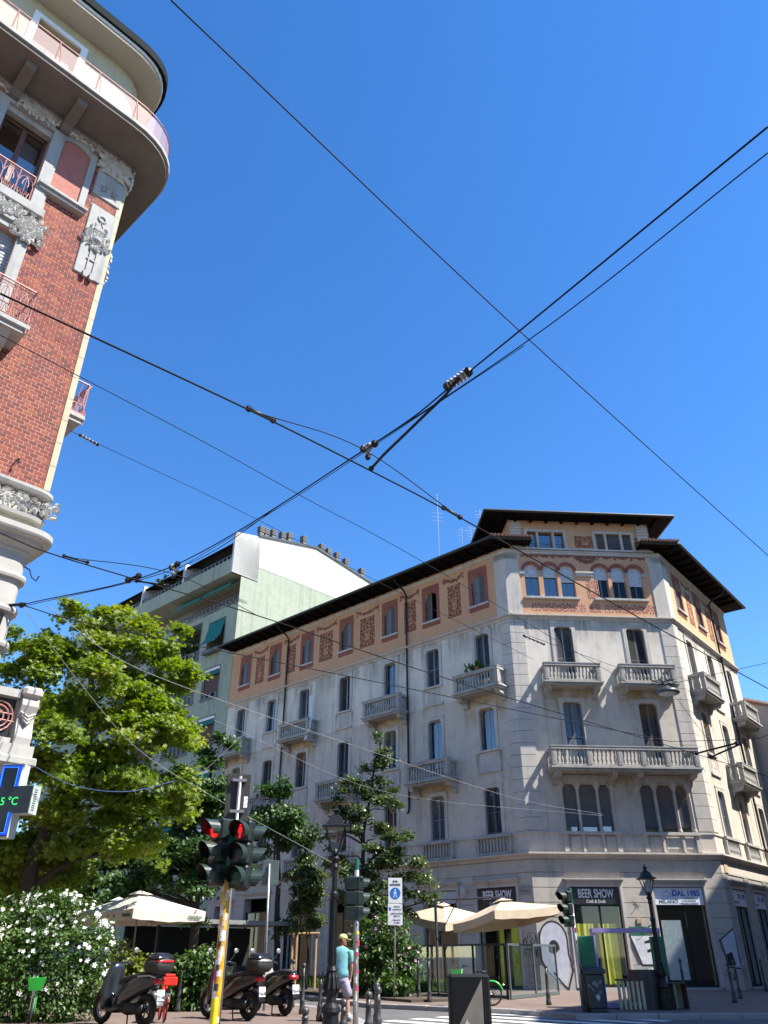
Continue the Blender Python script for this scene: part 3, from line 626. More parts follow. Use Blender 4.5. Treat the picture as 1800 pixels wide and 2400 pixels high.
# --- eaves, rafters, roofs
def isect(Fa,ba,Fb,bb):
    p,dp=Fa(0,ba,0),Fa.x; q,dq=Fb(0,bb,0),Fb.x; den=dp.x*dq.y-dp.y*dq.x; t=((q.x-p.x)*dq.y-(q.y-p.y)*dq.x)/den; return p+dp*t
OV=1.3
cL=isect(FL,OV,FC,.85); cR=isect(FR,OV,FC,.85)
eL=[FL(LL+.3,OV,0),cL,FC(1.55,.85,0),FC(1.55,-.3,0),FL(0,-.5,0),FL(LL+.3,-.5,0)]
eR=[FR(RL+.9,OV,0),cR,FC(8.0,.85,0),FC(8.0,-.3,0),FR(0,-.5,0),FR(RL+.9,-.5,0)]
for e,F,ln,s0 in ((eL,FL,LL,1.55),(eR,FR,RL,8.0)):
    mb=MB().slab([(p.x,p.y) for p in e],22.36,22.45); ro=bpart('eave',mb,WOOD)
    me=MB().prism(lambda p,q,r:V((q,p,r)),[(-.2,0),(OV-.12,0),(OV-.12,-.06),(OV-.4,-.16),(-.2,-.16)],-.07,.07).mesh('rafter',WOOD)
    n=int((ln+.6)/.95)
    for k in range(n): inst('rafter',me,ro,F.M(.15+k*.95,0,22.36))
    mb=MB(); pts=[e[0]+UP*22.42,e[1]+UP*22.42,e[2]+UP*22.42]; mb.tube(pts,.085,8); part('gutter',mb,GUT,ro)
    mb=MB(); rp=[F(ln+.9,-6,25.1) if F is FR else F(ln+.3,-6,25.1),F(-1.5,-6,25.1)]
    a0,a1,a2=[p+UP*22.53 for p in e[:3]]
    mb.quad(a0,a1,rp[1],rp[0]); mb.poly([a1,a2,FC(s0,-.2,22.9),rp[1]]); mb.quad(rp[0],rp[1],F(-1.5,-12,22.2),F(ln,-12,22.2))
    for k in range(3): pass
    part('roof',mb,TILE,ro)
    # edge tiles showing above the gutter
    me2=MB().tube([V((0,-.12,.03)),V((0,.22,-.03))],.09,6).mesh('roof_tile',TILE)
    n=int((e[1]-e[2]).length/.2)
    for k in range(n): inst('roof_tile',me2,ro,Matrix.Translation(e[1].lerp(e[2],(k+.5)/n)+UP*22.56)@FC.M(0,0,0).to_3x3().to_4x4())
ET=[FC(-1.15,.98,0),FC(10.25,.98,0),FC(10.35,-7.2,0),FC(-1.25,-7.2,0)]
ro=bpart('tower_eave',MB().slab([(p.x,p.y) for p in ET],24.12,24.22),WOOD)
mb=MB(); 
for a,b in ((0,1),(1,2),(2,3),(3,0)): mb.tube([ET[a]+UP*24.19,ET[b]+UP*24.19],.09,8)
part('gutter',mb,GUT,ro)
me=MB().prism(lambda p,q,r:V((q,p,r)),[(-.2,0),(.9,0),(.9,-.06),(.7,-.15),(-.2,-.17)],-.07,.07).mesh('rafter',WOOD)
for k in range(11): inst('rafter',me,ro,FC.M(-.1+k*.94,0,24.12))
mb=MB(); top=FC(4.5,-3,26.0)
for a,b in ((0,1),(1,2),(2,3),(3,0)): mb.poly([ET[a]+UP*24.28,ET[b]+UP*24.28,top])
part('roof',mb,TILE,ro)
# rain pipes
for F,a,zt,zb,ex in ((FL,7.62,21.9,8.4,1),(FL,19.2,21.9,5.7,1),(FR,8.05,21.9,6.6,1)):
    mb=MB(); mb.tube([F(a,OV-.1,22.3),F(a,OV-.15,22.1),F(a,.35,21.75),F(a,.12,21.5),F(a,.12,zb+.2),F(a,.16,zb),F(a,.26,zb-.12)],.06,8)
    for z in (20.5,17,14,11,9): 
        if z>zb: mb.lathe(lambda p,q,r:F(a+p,.12+q,r),[(.075,z),(.075,z+.06)],8)
    bpart('rain_pipe',mb,METAL,smooth=True)
# roof aerials
for i,(x,y,Y,h) in enumerate(((1030,1300,44,4.6),(1085,1285,46,1.6),(1130,1275,44,2.6),(1105,1268,46,1.2))):
    b=atY(x,y,Y); mb=MB(); t=b+UP*h; mb.tube([b-UP*1.2,t],.012,5)
    for k in range(3 if h>2 else 5): z=t-UP*(.2+.22*k if h<4 else 1.5+.3*k); mb.tube([z-V((.35,.1,0)),z+V((.35,.1,0))],.007,4)
    if h>2: mb.tube([t-V((.3,0,.9)),t+V((.15,0,.1))],.012,4)
    bpart('roof_aerial',mb,STEEL)
# small things on the balconies
SHEET=plain('white_cloth',(.7,.7,.72),.9)
mb=MB(); P=[]
for j in range(14):
    t=j/13; row=[]
    for k in range(7): row.append(FL(16.1-.12*math.sin(t*2.6)-.05*k-.25*t*(1-t)*3,.55+.35*t+.03*math.sin(k*2+j*.5),16.5-3.0*t+.02*k))
    P.append(row)
for j in range(13):
    for k in range(6): mb.quad(P[j][k],P[j][k+1],P[j+1][k+1],P[j+1][k])
solo('hanging_curtain',mb,SHEET,FL(16,.6,13.5),'long white cloth blown out over a shaded third-floor balcony','curtain',smooth=True)
# ================================================================ ground
ASPH=None
def asphalt(name,c,sp=.5):
    m,t,b=nodes(name); o=coord(t); f=noise(t,o,140,3,.7); g=noise(t,o,.6,6,.6); k=noise(t,o,5,5)
    c1=mixc(t,ramp(t,f,.3,.75),tuple(x*.6 for x in c),tuple(x*1.5 for x in c)); c1=mixc(t,math_(t,'MULTIPLY',ramp(t,g,.4,.7),.5),c1,tuple(x*1.6 for x in c)); c1=mixc(t,math_(t,'MULTIPLY',ramp(t,k,.6,.75),.5),c1,tuple(x*.5 for x in c))
    t.links.new(c1,b.inputs['Base Color']); b.inputs['Roughness'].default_value=.85; bump(t,b,f,.006,.5); MATS[name]=m; return m
ASPH=asphalt('asphalt',(.10,.095,.09)); PAVE=asphalt('porphyry_paving',(.155,.11,.088))
ZB=plain('zebra_paint',(.66,.65,.60),.7,var=.2,scale=4); KERB=stucco('granite_kerb',(.30,.28,.26),.3,.2); SOIL=asphalt('bed_soil',(.07,.05,.035))
mb=MB(); g=[(-900,-900),(900,-900),(900,900),(-900,900)]; mb.poly([V((x,y,-.004)) for x,y in g]); struct('ground',mb,ASPH)
def pavement(name,pts,z,kerb,mat=PAVE,kw=.3):
    struct(name,MB().slab(pts,-.05,z),mat)
    root_=bpy.data.objects[[o.name for o in bpy.data.objects if o.name.startswith(name)][-1]]
    # kerb stones along the given run
    me={}
    for (p,q) in kerb:
        p,q=V((*p,0)),V((*q,0)); d=(q-p); n=max(1,int(d.length/1.0)); u=d.normalized(); nn=V((u.y,-u.x,0)); L=d.length/n
        for i in range(n):
            a=p+u*(i*L); F=lambda s,b,c,a=a,u=u,nn=nn:a+u*s+nn*b+UP*c
            m=MB().bbox(F,.006,L-.006,-.26,.03,-.04,z+.006+.004*(i%2),.015); o=link('kerb_stone',m.mesh('kerb_stone',KERB),root_,V((0,0,0)))
k0=atZ(600,2322,.12); k1=atZ(705,2330,.12); k2=atZ(865,2352,.12); k3=atZ(1000,2358,.12); k4=atZ(1200,2366,.12); k5=atZ(1345,2377,.12); k6=V((10.6,24.3,0)); k7=V((16.5,24.5,0)); k8=V((24,33,0))
xy=lambda *P:[(p.x,p.y) for p in P]
k0=V((-26.0,62.0,0)); k1=V((-3.6,36.2,0))
far=xy(k0,k1,k2,k3,k4,k5,k6,k7,k8)
pavement('sidewalk',far+[(60,80),(60,120),(-40,120)],.12,[(far[i],far[i+1]) for i in range(0,8)])
near=[(-60,-30),(-1.2,-30),(-1.0,14),(-.35,21.6),(-1.3,26.5),(-3.2,30.2),(-8,35.5),(-40,72),(-80,72)]
pavement('plaza',near,.1,[(near[i],near[i+1]) for i in range(2,6)][::1])
mb=MB().slab([(-1.4,33.6),(.9,29.9),(3.0,30.9),(2.6,36.0),(-2.5,40.5),(-4.5,41.5),(-6.5,42)],.05,.2); struct('planting_bed',mb,SOIL)
# zebra crossing: stripes along the street
zc=V((3.2,23.2,0)); u=az(-44); v=az(46)
for i in range(-7,5):
    c=zc+v*(i*1.0+.2); hl=2.6; mb=MB(); r=random.Random(i)
    pts=[c-u*hl-v*.25,c+u*hl-v*.25,c+u*hl+v*.25,c-u*hl+v*.25]; mb.poly([p+UP*.003 for p in pts]); struct('crosswalk_stripe',mb,ZB)
# ================================================================ brick corner building on the left
PB=V((-7.2,14,0)); FA=Fr(PB,224.5,134.5); FB=Fr(PB,-46.5,43.5)
BRK=root('brick_building',PB,'tall red brick corner building with carved pale stone panels and rounded terrace','building')
LIME=stucco('carved_limestone',(.37,.36,.335),.45,.7)
CARVE=plain('carved_leaf_stone',(.62,.60,.55),.9,var=.1)  # paler than the stone ground, so raised leaves read as lit
def fillet(oa,ob,r,la=12,lb=12,n=9):     # plan outline round the corner, offset oa from front A and ob from front B
    p=FA(0,oa,0); q=FB(0,ob,0); den=FA.x.x*FB.x.y-FA.x.y*FB.x.x; t=((q.x-p.x)*FB.x.y-(q.y-p.y)*FB.x.x)/den; c=p+FA.x*t
    s=c+FA.x*r; e=c+FB.x*r; pts=[FA(la,oa,0)]
    for i in range(n+1): k=i/n; pts.append(s*(1-k)**2+c*2*k*(1-k)+e*k*k)
    return pts+[FB(lb,ob,0)]
def frun(profile,z,name,mat,r=.35,smooth=False):
    L=[[p+UP*(z+u) for p in fillet(o,o,r+max(0,o)*.6)] for o,u in profile]; mb=MB()
    for i in range(len(L)-1):
        for j in range(len(L[0])-1): mb.quad(L[i][j],L[i][j+1],L[i+1][j+1],L[i+1][j])
    return part(name,mb,mat,BRK)
def fslab(oa,ob,r,z0,z1,name,mat,inner=-4):
    o=fillet(oa,ob,r); pts=[(p.x,p.y) for p in o]+[(p.x,p.y) for p in (FB(12,inner,0),FB(4,inner,0),FA(12,inner,0))]
    return part(name,MB().slab(pts,z0,z1),mat,BRK)
# lower stone storey in rounded courses with projecting lips
z=.0; i=0
for z0,z1 in ((.0,1.2),(1.2,2.2),(2.2,3.2),(3.2,4.2),(4.2,5.2),(5.2,5.87),(5.87,6.56),(6.56,7.25),(7.25,7.94),(7.94,8.52)):
    frun([(-.01,.0),(.075,.0),(.09,.05),(.075,.11),(.0,.13),(.0,z1-z0)],z0,'stone_course',PALE)
frun([(0,0),(.05,.03),(.05,.08),(.12,.12),(.2,.2),(.22,.27),(.34,.32),(.36,.36),(.36,.47),(.02,.52)],8.5,'cornice',PALE)
frun([(.02,0),(.02,.22)],9.02,'frieze',CREAM); frun([(.02,0),(.11,.02),(.13,.1),(.03,.15)],9.24,'moulding',PALE); frun([(.03,0),(.03,.42)],9.39,'carved_frieze',LIME)
frun([(.03,0),(.16,.04),(.19,.1),(.19,.17),(.06,.24),(-.02,.27)],9.8,'moulding',PALE)
def carving(F,boxes,seed,mat=LIME,name='carving',parent=BRK,n=60,s=(.03,.09),depth=.1,cb=0):
    mat=CARVE; r=random.Random(seed); mb=MB()      # curling acanthus leaves: tapered strips that lift off the ground and roll at the tip
    for (a0,a1,c0,c1) in boxes:
        am=(a0+a1)/2; wide=(a1-a0)>1.2
        for i in range(int(n*.8*max(.1,(a1-a0)*(c1-c0)*3))):
            a,c=r.uniform(a0,a1),r.uniform(c0,c1); q=r.uniform(0,6.28); L=r.uniform(*s)*2.0; k=r.choice((-1,1))*r.uniform(1.2,4.2); W_=r.uniform(*s)*.5; rows=[]
            for j in range(7):
                t=j/6; ang=q+k*t*t; a+=math.cos(ang)*L*.22; c+=math.sin(ang)*L*.22; w_=W_*math.sin(math.pi*(.12+.85*t))+.002; h=cb+depth*(.1+.75*math.sin(math.pi*(.1+.75*t))); nx,nz=-math.sin(ang),math.cos(ang)
                rows.append(((a-nx*w_,cb+(h-cb)*.25,c-nz*w_),(a,h,c),(a+nx*w_,cb+(h-cb)*.25,c+nz*w_)))
            per=.7 if wide else 0       # leaves come in mirrored pairs; long friezes repeat the pair along their length
            for mir in (0,1):
                mm=(lambda p:F(*p)) if not mir else (lambda p:F(2*(am if not wide else a0+per*(round((p[0]-a0)/per)))-p[0],p[1]+.003,p[2]))
                if mir and wide: mm=lambda p,c0_=a0+per*round((rows[0][1][0]-a0)/per):F(2*c0_-p[0],p[1]+.003,p[2])
                for u,v in zip(rows,rows[1:]): mb.quad(mm(u[0]),mm(u[1]),mm(v[1]),mm(v[0])); mb.quad(mm(u[1]),mm(u[2]),mm(v[2]),mm(v[1]))
    return part(name,mb,mat,parent)
carving(FA,[(.1,2.2,9.46,9.74)],5,n=120,s=(.05,.10),cb=.03); carving(FB,[(.1,1.0,9.46,9.74)],6,n=100,s=(.05,.09),cb=.03)
mb=MB(); F=FA; a,c=.79,10.45
mb.tube([F(a,.0,c+.05),F(a,.1,c+.05),F(a,.16,c),F(a,.14,c-.1),F(a,.09,c-.06)],.014,5); part('wall_hook',mb,METAL,BRK); mb=MB()
mb.tube([FA(.95,.02,9.22),FA(.95,.08,9.12),FA(1.05,.1,9.06),FA(1.1,.08,9.14),FA(1.08,.02,9.22)],.012,5); part('wall_hook',mb,METAL,BRK); mb=MB(); mb.tube([FB(.5,.0,8.5),FB(.5,.2,8.45),FB(.5,.28,8.3),FB(.5,.38,8.25),FB(.5,.42,8.38)],.014,5)
part('wall_hook',mb,METAL,BRK)
# brick front: mortar bed, bricks, openings
def bricktex(name):
    m,t,b=nodes(name); o=coord(t); bt=N(t,'ShaderNodeTexBrick'); bt.inputs['Color1'].default_value=(.22,.06,.04,1); bt.inputs['Color2'].default_value=(.30,.09,.055,1); bt.inputs['Mortar'].default_value=(.5,.32,.24,1); bt.inputs['Scale'].default_value=5.4; t.links.new(o,bt.inputs['Vector']); t.links.new(bt.outputs[0],b.inputs['Base Color']); b.inputs['Roughness'].default_value=.9; return m
MORT=stucco('pale_mortar',(.50,.295,.22),.12,.1)
BR=[plain('brick_a',(.215,.05,.033),.85,var=.22,scale=14,bs=.5),plain('brick_b',(.25,.062,.038),.85,var=.2,scale=14,bs=.5),plain('brick_c',(.17,.046,.035),.85,var=.25,scale=14,bs=.5),plain('brick_d',(.30,.085,.042),.85,var=.2,scale=14,bs=.5)]
OPEN=[(2.16,3.32,17.32,20.22),(2.16,3.3,13.3,16.3),(5.2,6.4,17.32,20.22),(5.2,6.4,13.3,16.3),(2.2,3.3,10.5,12.4) if 0 else (5.2,6.4,10.6,12.6)]
part('wall',wall(MB(),FA,.08,12,10.05,20.75,OPEN,.35),MORT,BRK)
mb=MB(); mb.quad(FB(.1,0,10.05),FB(12,0,10.05),FB(12,0,20.75),FB(.1,0,20.75)); part('wall',mb,bricktex('brick_wall_far'),BRK)
mb=MB(); mb.quad(FA(.3,-1.2,.0),FA(12,-1.2,.0),FA(12,-1.2,24.5),FA(.3,-1.2,24.5)); part('interior_partition',mb,DARK,BRK)  # near-black sheet, darkness of the unlit inside put into its colour
mb=MB()
zz=10.07
while zz<20.7: z1=min(zz+.62,20.75); part('quoin',MB().slab([(p.x,p.y) for p in (FA(.12,.02,0),FA(-.0,.02,0)+FB.y*.0,FB(.0,.02,0)+FA.y*.02,FB(.14,.02,0),FB(.14,-.1,0),FA(.12,-.1,0))],zz+.006,z1-.006),CREAM,BRK); zz=z1
BW,BH=.182,.094; GAP=.012
BLK=OPEN+[(.03,.85,19.04,20.75),(.04,.78,16.19,18.71),(.94,2.1,18.0,20.75),(1.82,3.7,17.05,20.75),(1.9,3.58,13.1,16.6),(4.9,6.7,12.9,16.9),(4.7,6.8,16.95,20.75)]
cand=[]; r=random.Random(11); row=0; zz=10.075
while zz<20.7:
    a=.125-(BW/2 if row%2 else 0)
    while a<4.6:
        a0=max(a,.125); a1=a+BW-GAP
        seg=[(a0,a1)]
        for b in BLK:
            if zz+BH>b[2]+.03 and zz<b[3]-.03: seg=[q for s_ in seg for q in ((s_[0],min(s_[1],b[0]-.006)),(max(s_[0],b[1]+.006),s_[1])) if q[1]-q[0]>.03]
        for q in seg: cand.append((q[0],q[1],zz,zz+BH-GAP))
        a+=BW
    zz+=BH; row+=1
def pix(P):
    q=P-CAM; d=q.y*math.cos(PITCH)+q.z*math.sin(PITCH); u=-q.y*math.sin(PITCH)+q.z*math.cos(PITCH); return 900+FPX*q.x/d,1200-FPX*u/d,d
vis=[c for c in cand if pix(FA(c[0],0,c[2]))[0]>2]
vis.sort(key=lambda c:pix(FA((c[0]+c[1])/2,0,c[2]))[2]+ (5 if c[1]-c[0]<.15 else 0)); big=set(vis[:300])
BME=[MB().bbox(W0,-(BW-GAP)/2,(BW-GAP)/2,-.02,.004,0,BH-GAP,.003).mesh('brick',m) for m in BR]
mort=[o for o in bpy.data.objects if o.parent==BRK and o.name.startswith('wall')][0]
rest=MB()
for c in cand:
    k=r.choice([0,0,0,1,1,2,2,3]) if r.random()>.05 else 3
    if c in big:
        inst('brick',BME[k],mort,FA.M((c[0]+c[1])/2,r.uniform(-.001,.002),c[2])@Matrix.Diagonal(((c[1]-c[0])/(BW-GAP),1,1,1)))
    else: rest.c=k; rest.box(FA,c[0],c[1],-.01,.004+r.uniform(-.001,.002),c[2],c[3])
part('brickwork',rest,BR,mort,'remaining bricks of the wall',kind='stuff')
# upper french window + blind niche with shared carved surround
mb=MB()
for x0,x1 in ((1.86,2.16),(3.32,3.6),(.95,1.12)): mb.box(FA,x0,x1,.0,.07,17.32 if x0>1.5 else 18.2,20.35)
mb.box(FA,1.92,2.16,.07,.09,17.32,20.2)
mb.box(FA,2.16,3.32,.0,.07,20.22,20.5); mb.box(FA,1.12,1.86,-.0,.07,20.32,20.5); mb.box(FA,.88,3.7,.0,.1,20.5,20.6); mb.box(FA,.84,3.8,.0,.16,20.6,20.68)
mb.bbox(FA,1.8,3.7,-.1,.2,17.05,17.32); mb.box(FA,2.16,3.32,-.3,-.05,17.2,17.32)
wu=part('window_surround',mb,LIME,BRK)
mb=MB(); mb.bbox(FA,.92,2.1,.0,.16,18.0,18.1); mb.bbox(FA,.88,2.14,.0,.22,18.1,18.2); part('sill',mb,LIME,wu)
mb=MB(); mb.box(FA,1.12,1.9,.012,.02,18.2,20.32); part('blind_panel',mb,SALMON,wu)
mb=MB(); mb.prism(FA,[(1.12,20.32),(1.12,20.12),(1.3,20.26),(1.51,20.3),(1.72,20.26),(1.9,20.12),(1.9,20.32)],.02,.07); part('arched_head',mb,LIME,wu)
carving(FA,[(1.0,3.6,20.52,20.85),(2.3,3.2,20.3,20.6)],9,n=60,s=(.04,.09),cb=.08,parent=wu)
fr=MB(); t=.07
for x0,x1 in ((2.16,2.23),(2.68,2.80),(3.25,3.32)): fr.box(FA,x0,x1,-.3,-.22,17.32,20.0)
fr.box(FA,2.16,3.32,-.3,-.22,19.92,20.0); fr.box(FA,2.16,3.32,-.3,-.22,17.32,17.55); part('casement',fr,plain('brown_timber',(.14,.055,.035),.5),wu)
mb=MB(); mb.quad(FA(2.2,-.26,17.4),FA(3.3,-.26,17.4),FA(3.3,-.26,20),FA(2.2,-.26,20)); part('pane',mb,GLASS,wu)
mb=MB(); mb.quad(FA(2.25,-.55,17.3),FA(2.66,-.5,17.3),FA(2.66,-.5,19.9),FA(2.25,-.55,19.9)); part('curtain',mb,plain('net_curtain',(.55,.56,.58),.9),wu)
mb=MB(); mb.box(FA,2.16,3.32,-.2,-.02,20.02,20.22); part('blind_box',mb,PALE,wu)
def ironrail(F,a0,a1,b,z0,h,parent,seed=0,ret=None):
    mb=MB(); mb.tube([F(a0,b,z0+h),F(a1,b,z0+h)],.022,6); mb.tube([F(a0,b,z0+h*.9),F(a1,b,z0+h*.9)],.014,5); mb.tube([F(a0,b,z0+.05),F(a1,b,z0+.05)],.016,5); mb.tube([F(a0,b,z0+h*.32),F(a1,b,z0+h*.32)],.013,5)
    n=max(1,round((a1-a0)/.42)); w_=(a1-a0)/n
    for k in range(n):
        c=a0+w_*(k+.5)
        for s in (-1,1):
            mb.tube([F(c+s*w_*(.45*math.cos(t_*.33)*(1-t_/16)),b,z0+h*.62+h*.27*math.sin(t_*.42)*(1-t_/20)) for t_ in range(12)],.012,5)
            mb.tube([F(c+s*w_*(.08+.32*t_/6),b,z0+.06+h*.26*abs(math.sin(t_*.8))) for t_ in range(7)],.010,4)
        mb.tube([F(c,b,z0+.05),F(c,b,z0+h*.9)],.010,4)
    for k in range(n+1): mb.tube([F(a0+k*w_,b,z0),F(a0+k*w_,b,z0+h)],.016,5)
    if ret:
        for a in ret:
            mb.tube([F(a,0,z0+h),F(a,b,z0+h)],.022,6); mb.tube([F(a,0,z0+.05),F(a,b,z0+.05)],.016,5); mb.tube([F(a,0,z0+h*.32),F(a,b,z0+h*.32)],.013,5)
            for k in range(1,5): mb.tube([F(a,b*k/5,z0),F(a,b*k/5+.06*math.sin(k),z0+h*.6),F(a,b*k/5,z0+h)],.011,4)
            mb.tube([F(a,b+.03,z0-.25),F(a,b+.05,z0+.1),F(a,b-.06,z0+.35),F(a,b-.04,z0+h*.8),F(a,b+.06,z0+h)],.02,5)
    return part('iron_railing',mb,IRONP,parent)
ironrail(FA,2.2,3.3,.06,17.34,.95,wu)
# shuttered window and its balcony, both fronts
mb=MB()
for x0,x1 in ((1.9,2.16),(3.3,3.56)): mb.box(FA,x0,x1,.0,.07,13.3,16.5)
mb.box(FA,2.16,3.3,.0,.07,16.3,16.5); mb.box(FA,1.8,3.66,.0,.14,16.5,16.62); ws=part('window_surround',mb,LIME,BRK)
carving(FA,[(1.75,2.25,16.2,16.95),(2.3,3.4,16.65,17.0)],13,n=80,s=(.05,.11),cb=.1,parent=ws)
mb=MB()
for k in range(60): mb.box(FA,2.16,3.3,-.2,-.16+.018*(k%2),13.3+k*.05,13.3+k*.05+.046)
part('roller_shutter',mb,plain('pale_slats',(.45,.46,.46),.5),ws)
def slabbalc(F,a0,a1,b,z):
    mb=MB(); mb.bbox(F,a0,a1,0,b,z-.14,z,.02); mb.box(F,a0+.05,a1-.05,0,b-.06,z-.24,z-.14)
    for a in (a0+.3,a1-.5): mb.prism(lambda p,q,r_,F=F,a=a:F(a+q,p,r_),[(0,z-1.0),(.12,z-.98),(.3,z-.6),(b*.6,z-.5),(b*.85,z-.24),(0,z-.24)],0,.24)
    return part('balcony',mb,PALE,BRK)
o=slabbalc(FA,1.5,4.0,.82,13.28); ironrail(FA,1.56,3.95,.76,13.28,.98,o,ret=(1.56,3.95))
o=slabbalc(FB,1.35,3.7,.9,13.28); ironrail(FB,1.42,3.65,.84,13.28,1.0,o,ret=(1.42,3.65))
# carved stone panels
mb=MB(); mb.bbox(FA,.06,.84,-.01,.05,19.05,20.95,.015); p2=part('carved_panel',mb,LIME,BRK)
carving(FA,[(.14,.76,20.1,20.85)],21,n=90,s=(.05,.12),cb=.05,depth=.13,parent=p2); carving(FB,[(.05,.45,20.0,20.7)],23,n=110,s=(.05,.1),cb=.03,parent=p2)
mb=MB()
for a in (.32,.42,.52): mb.box(FA,a,a+.03,.05,.075,19.5,20.2)
for s in (-1,1):
    for k in range(4): mb.tube([FA(.44+s*.05,.05,19.45-.05*k),FA(.44+s*.16,.09,19.42-.03*k),FA(.44+s*.24,.05,19.5-.1*k)],[.01,.02,.006],5)
part('relief_ribbons',mb,LIME,p2)
mb=MB(); mb.bbox(FA,.07,.77,-.01,.05,16.2,18.7,.015); p3=part('carved_panel',mb,LIME,BRK)
mb=MB(); c=.42; mb.torus(lambda a,b_,cc:FA(c+a,.06+b_,18.3+cc),.10,.03,16,6); part('relief_ring',mb,LIME,p3,smooth=True); mb=MB()
mb.tube([FA(c,.06,18.2),FA(c-.1,.06,17.95),FA(c+.1,.06,17.95),FA(c,.06,18.2)],.015,5); mb.prism(FA,[(c-.16,17.85),(c-.08,17.95),(c+.08,17.95),(c+.16,17.85)],.05,.1)
part('relief_lamp',mb,LIME,p3); mb=MB()
for a in (c-.11,c+.06): part('relief_tassel',MB().box(FA,a,a+.03,.05,.085,16.26,17.2).prism(FA,[(a-.05,16.3),(a+.08,16.3),(a+.06,16.12),(a-.03,16.12)],.04,.12),LIME,p3)
mb.box(FA,c-.13,c+.13,.05,.08,16.75,16.8)
part('relief_boss',MB().ball(FA(c,.08,17.45),.13,10,6,(1,1,.8)),LIME,p3,smooth=True)
part('relief_bar',mb,LIME,p3,smooth=False); carving(FA,[(.2,.64,17.25,17.75)],25,n=70,s=(.05,.11),cb=.05,depth=.10,parent=p3); carving(FB,[(.1,.5,16.4,17.4)],26,n=60,s=(.04,.09),cb=.03,parent=p3)
mb=MB(); mb.box(FB,.15,.75,.0,.05,16.2,18.7); mb.box(FB,.15,.8,.0,.05,19.05,20.95); part('carved_panel',mb,LIME,BRK)
# red frieze under the slab, terrace slab with brackets, railing, attic, roof slab
mb=MB(); mb.box(FA,.86,12,.0,.03,20.68,20.76); part('red_band',mb,plain('dull_red_render',(.20,.055,.045),.9),BRK)
SLABM=stucco('terrace_soffit',(.17,.15,.13),.3,.35)
frun([(.0,0),(.1,.03),(.14,.09),(.2,.12),(.2,.17)],20.6,'moulding',SLABM,.2)
sb=fslab(1.28,.98,1.7,20.77,20.90,'terrace_slab',SLABM); fslab(1.34,1.04,1.75,20.905,21.02,'slab_edge',PALE)
me=MB().prism(lambda p,q,r_:V((q,p,r_)),[(0,-.45),(.18,-.42),(.3,-.28),(1.0,-.2),(1.05,0),(0,0)],-.13,.13).mesh('bracket',SLABM)
for a in (1.95,3.3,4.65,6,7.35): inst('bracket',me,sb,FA.M(a,0,20.77))
PERF=None
m=bpy.data.materials.new('perforated_screen'); m.use_nodes=True; t_=m.node_tree; b_=t_.nodes['Principled BSDF']; b_.inputs['Base Color'].default_value=(.42,.27,.22,1); b_.inputs['Roughness'].default_value=.6
mx=N(t_,'ShaderNodeMixShader'); tr=N(t_,'ShaderNodeBsdfTransparent'); mx.inputs[0].default_value=.45; t_.links.new(b_.outputs[0],mx.inputs[1]); t_.links.new(tr.outputs[0],mx.inputs[2]); t_.links.new(mx.outputs[0],t_.nodes['Material Output'].inputs[0]); PERF=m
out=fillet(1.22,.92,1.65); mb=MB(); rl=MB()
for i in range(len(out)-1): mb.quad(out[i]+UP*21.1,out[i+1]+UP*21.1,out[i+1]+UP*21.85,out[i]+UP*21.85)
rg=part('terrace_screen',mb,PERF,BRK); rl.tube([p+UP*21.95 for p in out],.02,6); rl.tube([p+UP*21.07 for p in out],.016,6)
for k in range(0,10): p=FA(.7+k*1.1,1.22,0); rl.tube([p+UP*21.0,p+UP*21.95],.018,5); q=FA(.55+k*1.1,1.22,0); rl.tube([q+UP*21.0,p+UP*21.9],.01,4)
part('handrail',rl,IRONP,rg)
o1=fillet(0,0,1.3); mb=MB()
for i in range(1,len(o1)-1): mb.quad(o1[i]+UP*20.9,o1[i+1]+UP*20.9,o1[i+1]+UP*24.7,o1[i]+UP*24.7)
a_s=(o1[1]-PB).dot(FA.x); wall(mb,FA,a_s,12,20.9,24.7,[(2.2,3.4,21.0,24.05)],.3); aw=part('attic_wall',mb,CREAM,BRK)
mb=MB()
for x0,x1 in ((2.02,2.2),(3.4,3.58)): mb.box(FA,x0,x1,.0,.06,21,24.22)
mb.box(FA,2.2,3.4,.0,.06,24.05,24.22); dw=part('terrace_door',mb,WHITE,BRK)
mb=MB(); mb.box(FA,2.2,3.4,-.25,-.2,21,24.05); 
for k in range(55): mb.box(FA,2.2,3.4,-.2,-.19,21.05+k*.055,21.05+k*.055+.04)
part('roller_shutter',mb,plain('dark_grey_roller',(.12,.115,.11),.6),dw)
fslab(.72,.42,1.5,24.68,24.8,'roof_slab',stucco('roof_soffit',(.36,.33,.27),.15,.1)); fslab(.76,.46,1.5,24.802,24.9,'roof_edge',WHITE); fslab(.84,.54,1.5,24.9,25.22,'roof_gutter',plain('black_green_fascia',(.008,.012,.012),.85,spec=.1))
# first-floor stone balcony
mb=MB(); ax0=-.45
mb.bbox(FA,ax0-.15,3.2,0,1.05,4.28,4.42,.02); mb.box(FA,ax0-.08,3.1,0,.98,4.42,4.62); mb.box(FA,ax0-.02,3.1,.7,.9,4.62,4.72)
mb.box(FA,ax0+.32,3.1,.68,.92,5.42,5.56); mb.prism(lambda p,q,r_:FA(ax0+q,p,r_),[(.64,4.62),(.95,4.62),(.97,4.75),(.9,5.0),(.9,5.1),(.98,5.3),(.95,5.45),(.66,5.45)],0,.3)
mb.bbox(FA,ax0-.03,ax0+.33,.6,1.02,5.45,5.64,.05); mb.box(FA,ax0+.4,3.0,.0,.14,4.62,5.5)
for k in range(3): mb.tube([FA(ax0+.02+.03*k,.93-.005*k,5.18-.06*k),FA(ax0+.15,.97,5.1-.06*k),FA(ax0+.28-.03*k,.93,5.18-.06*k)],.028,5)
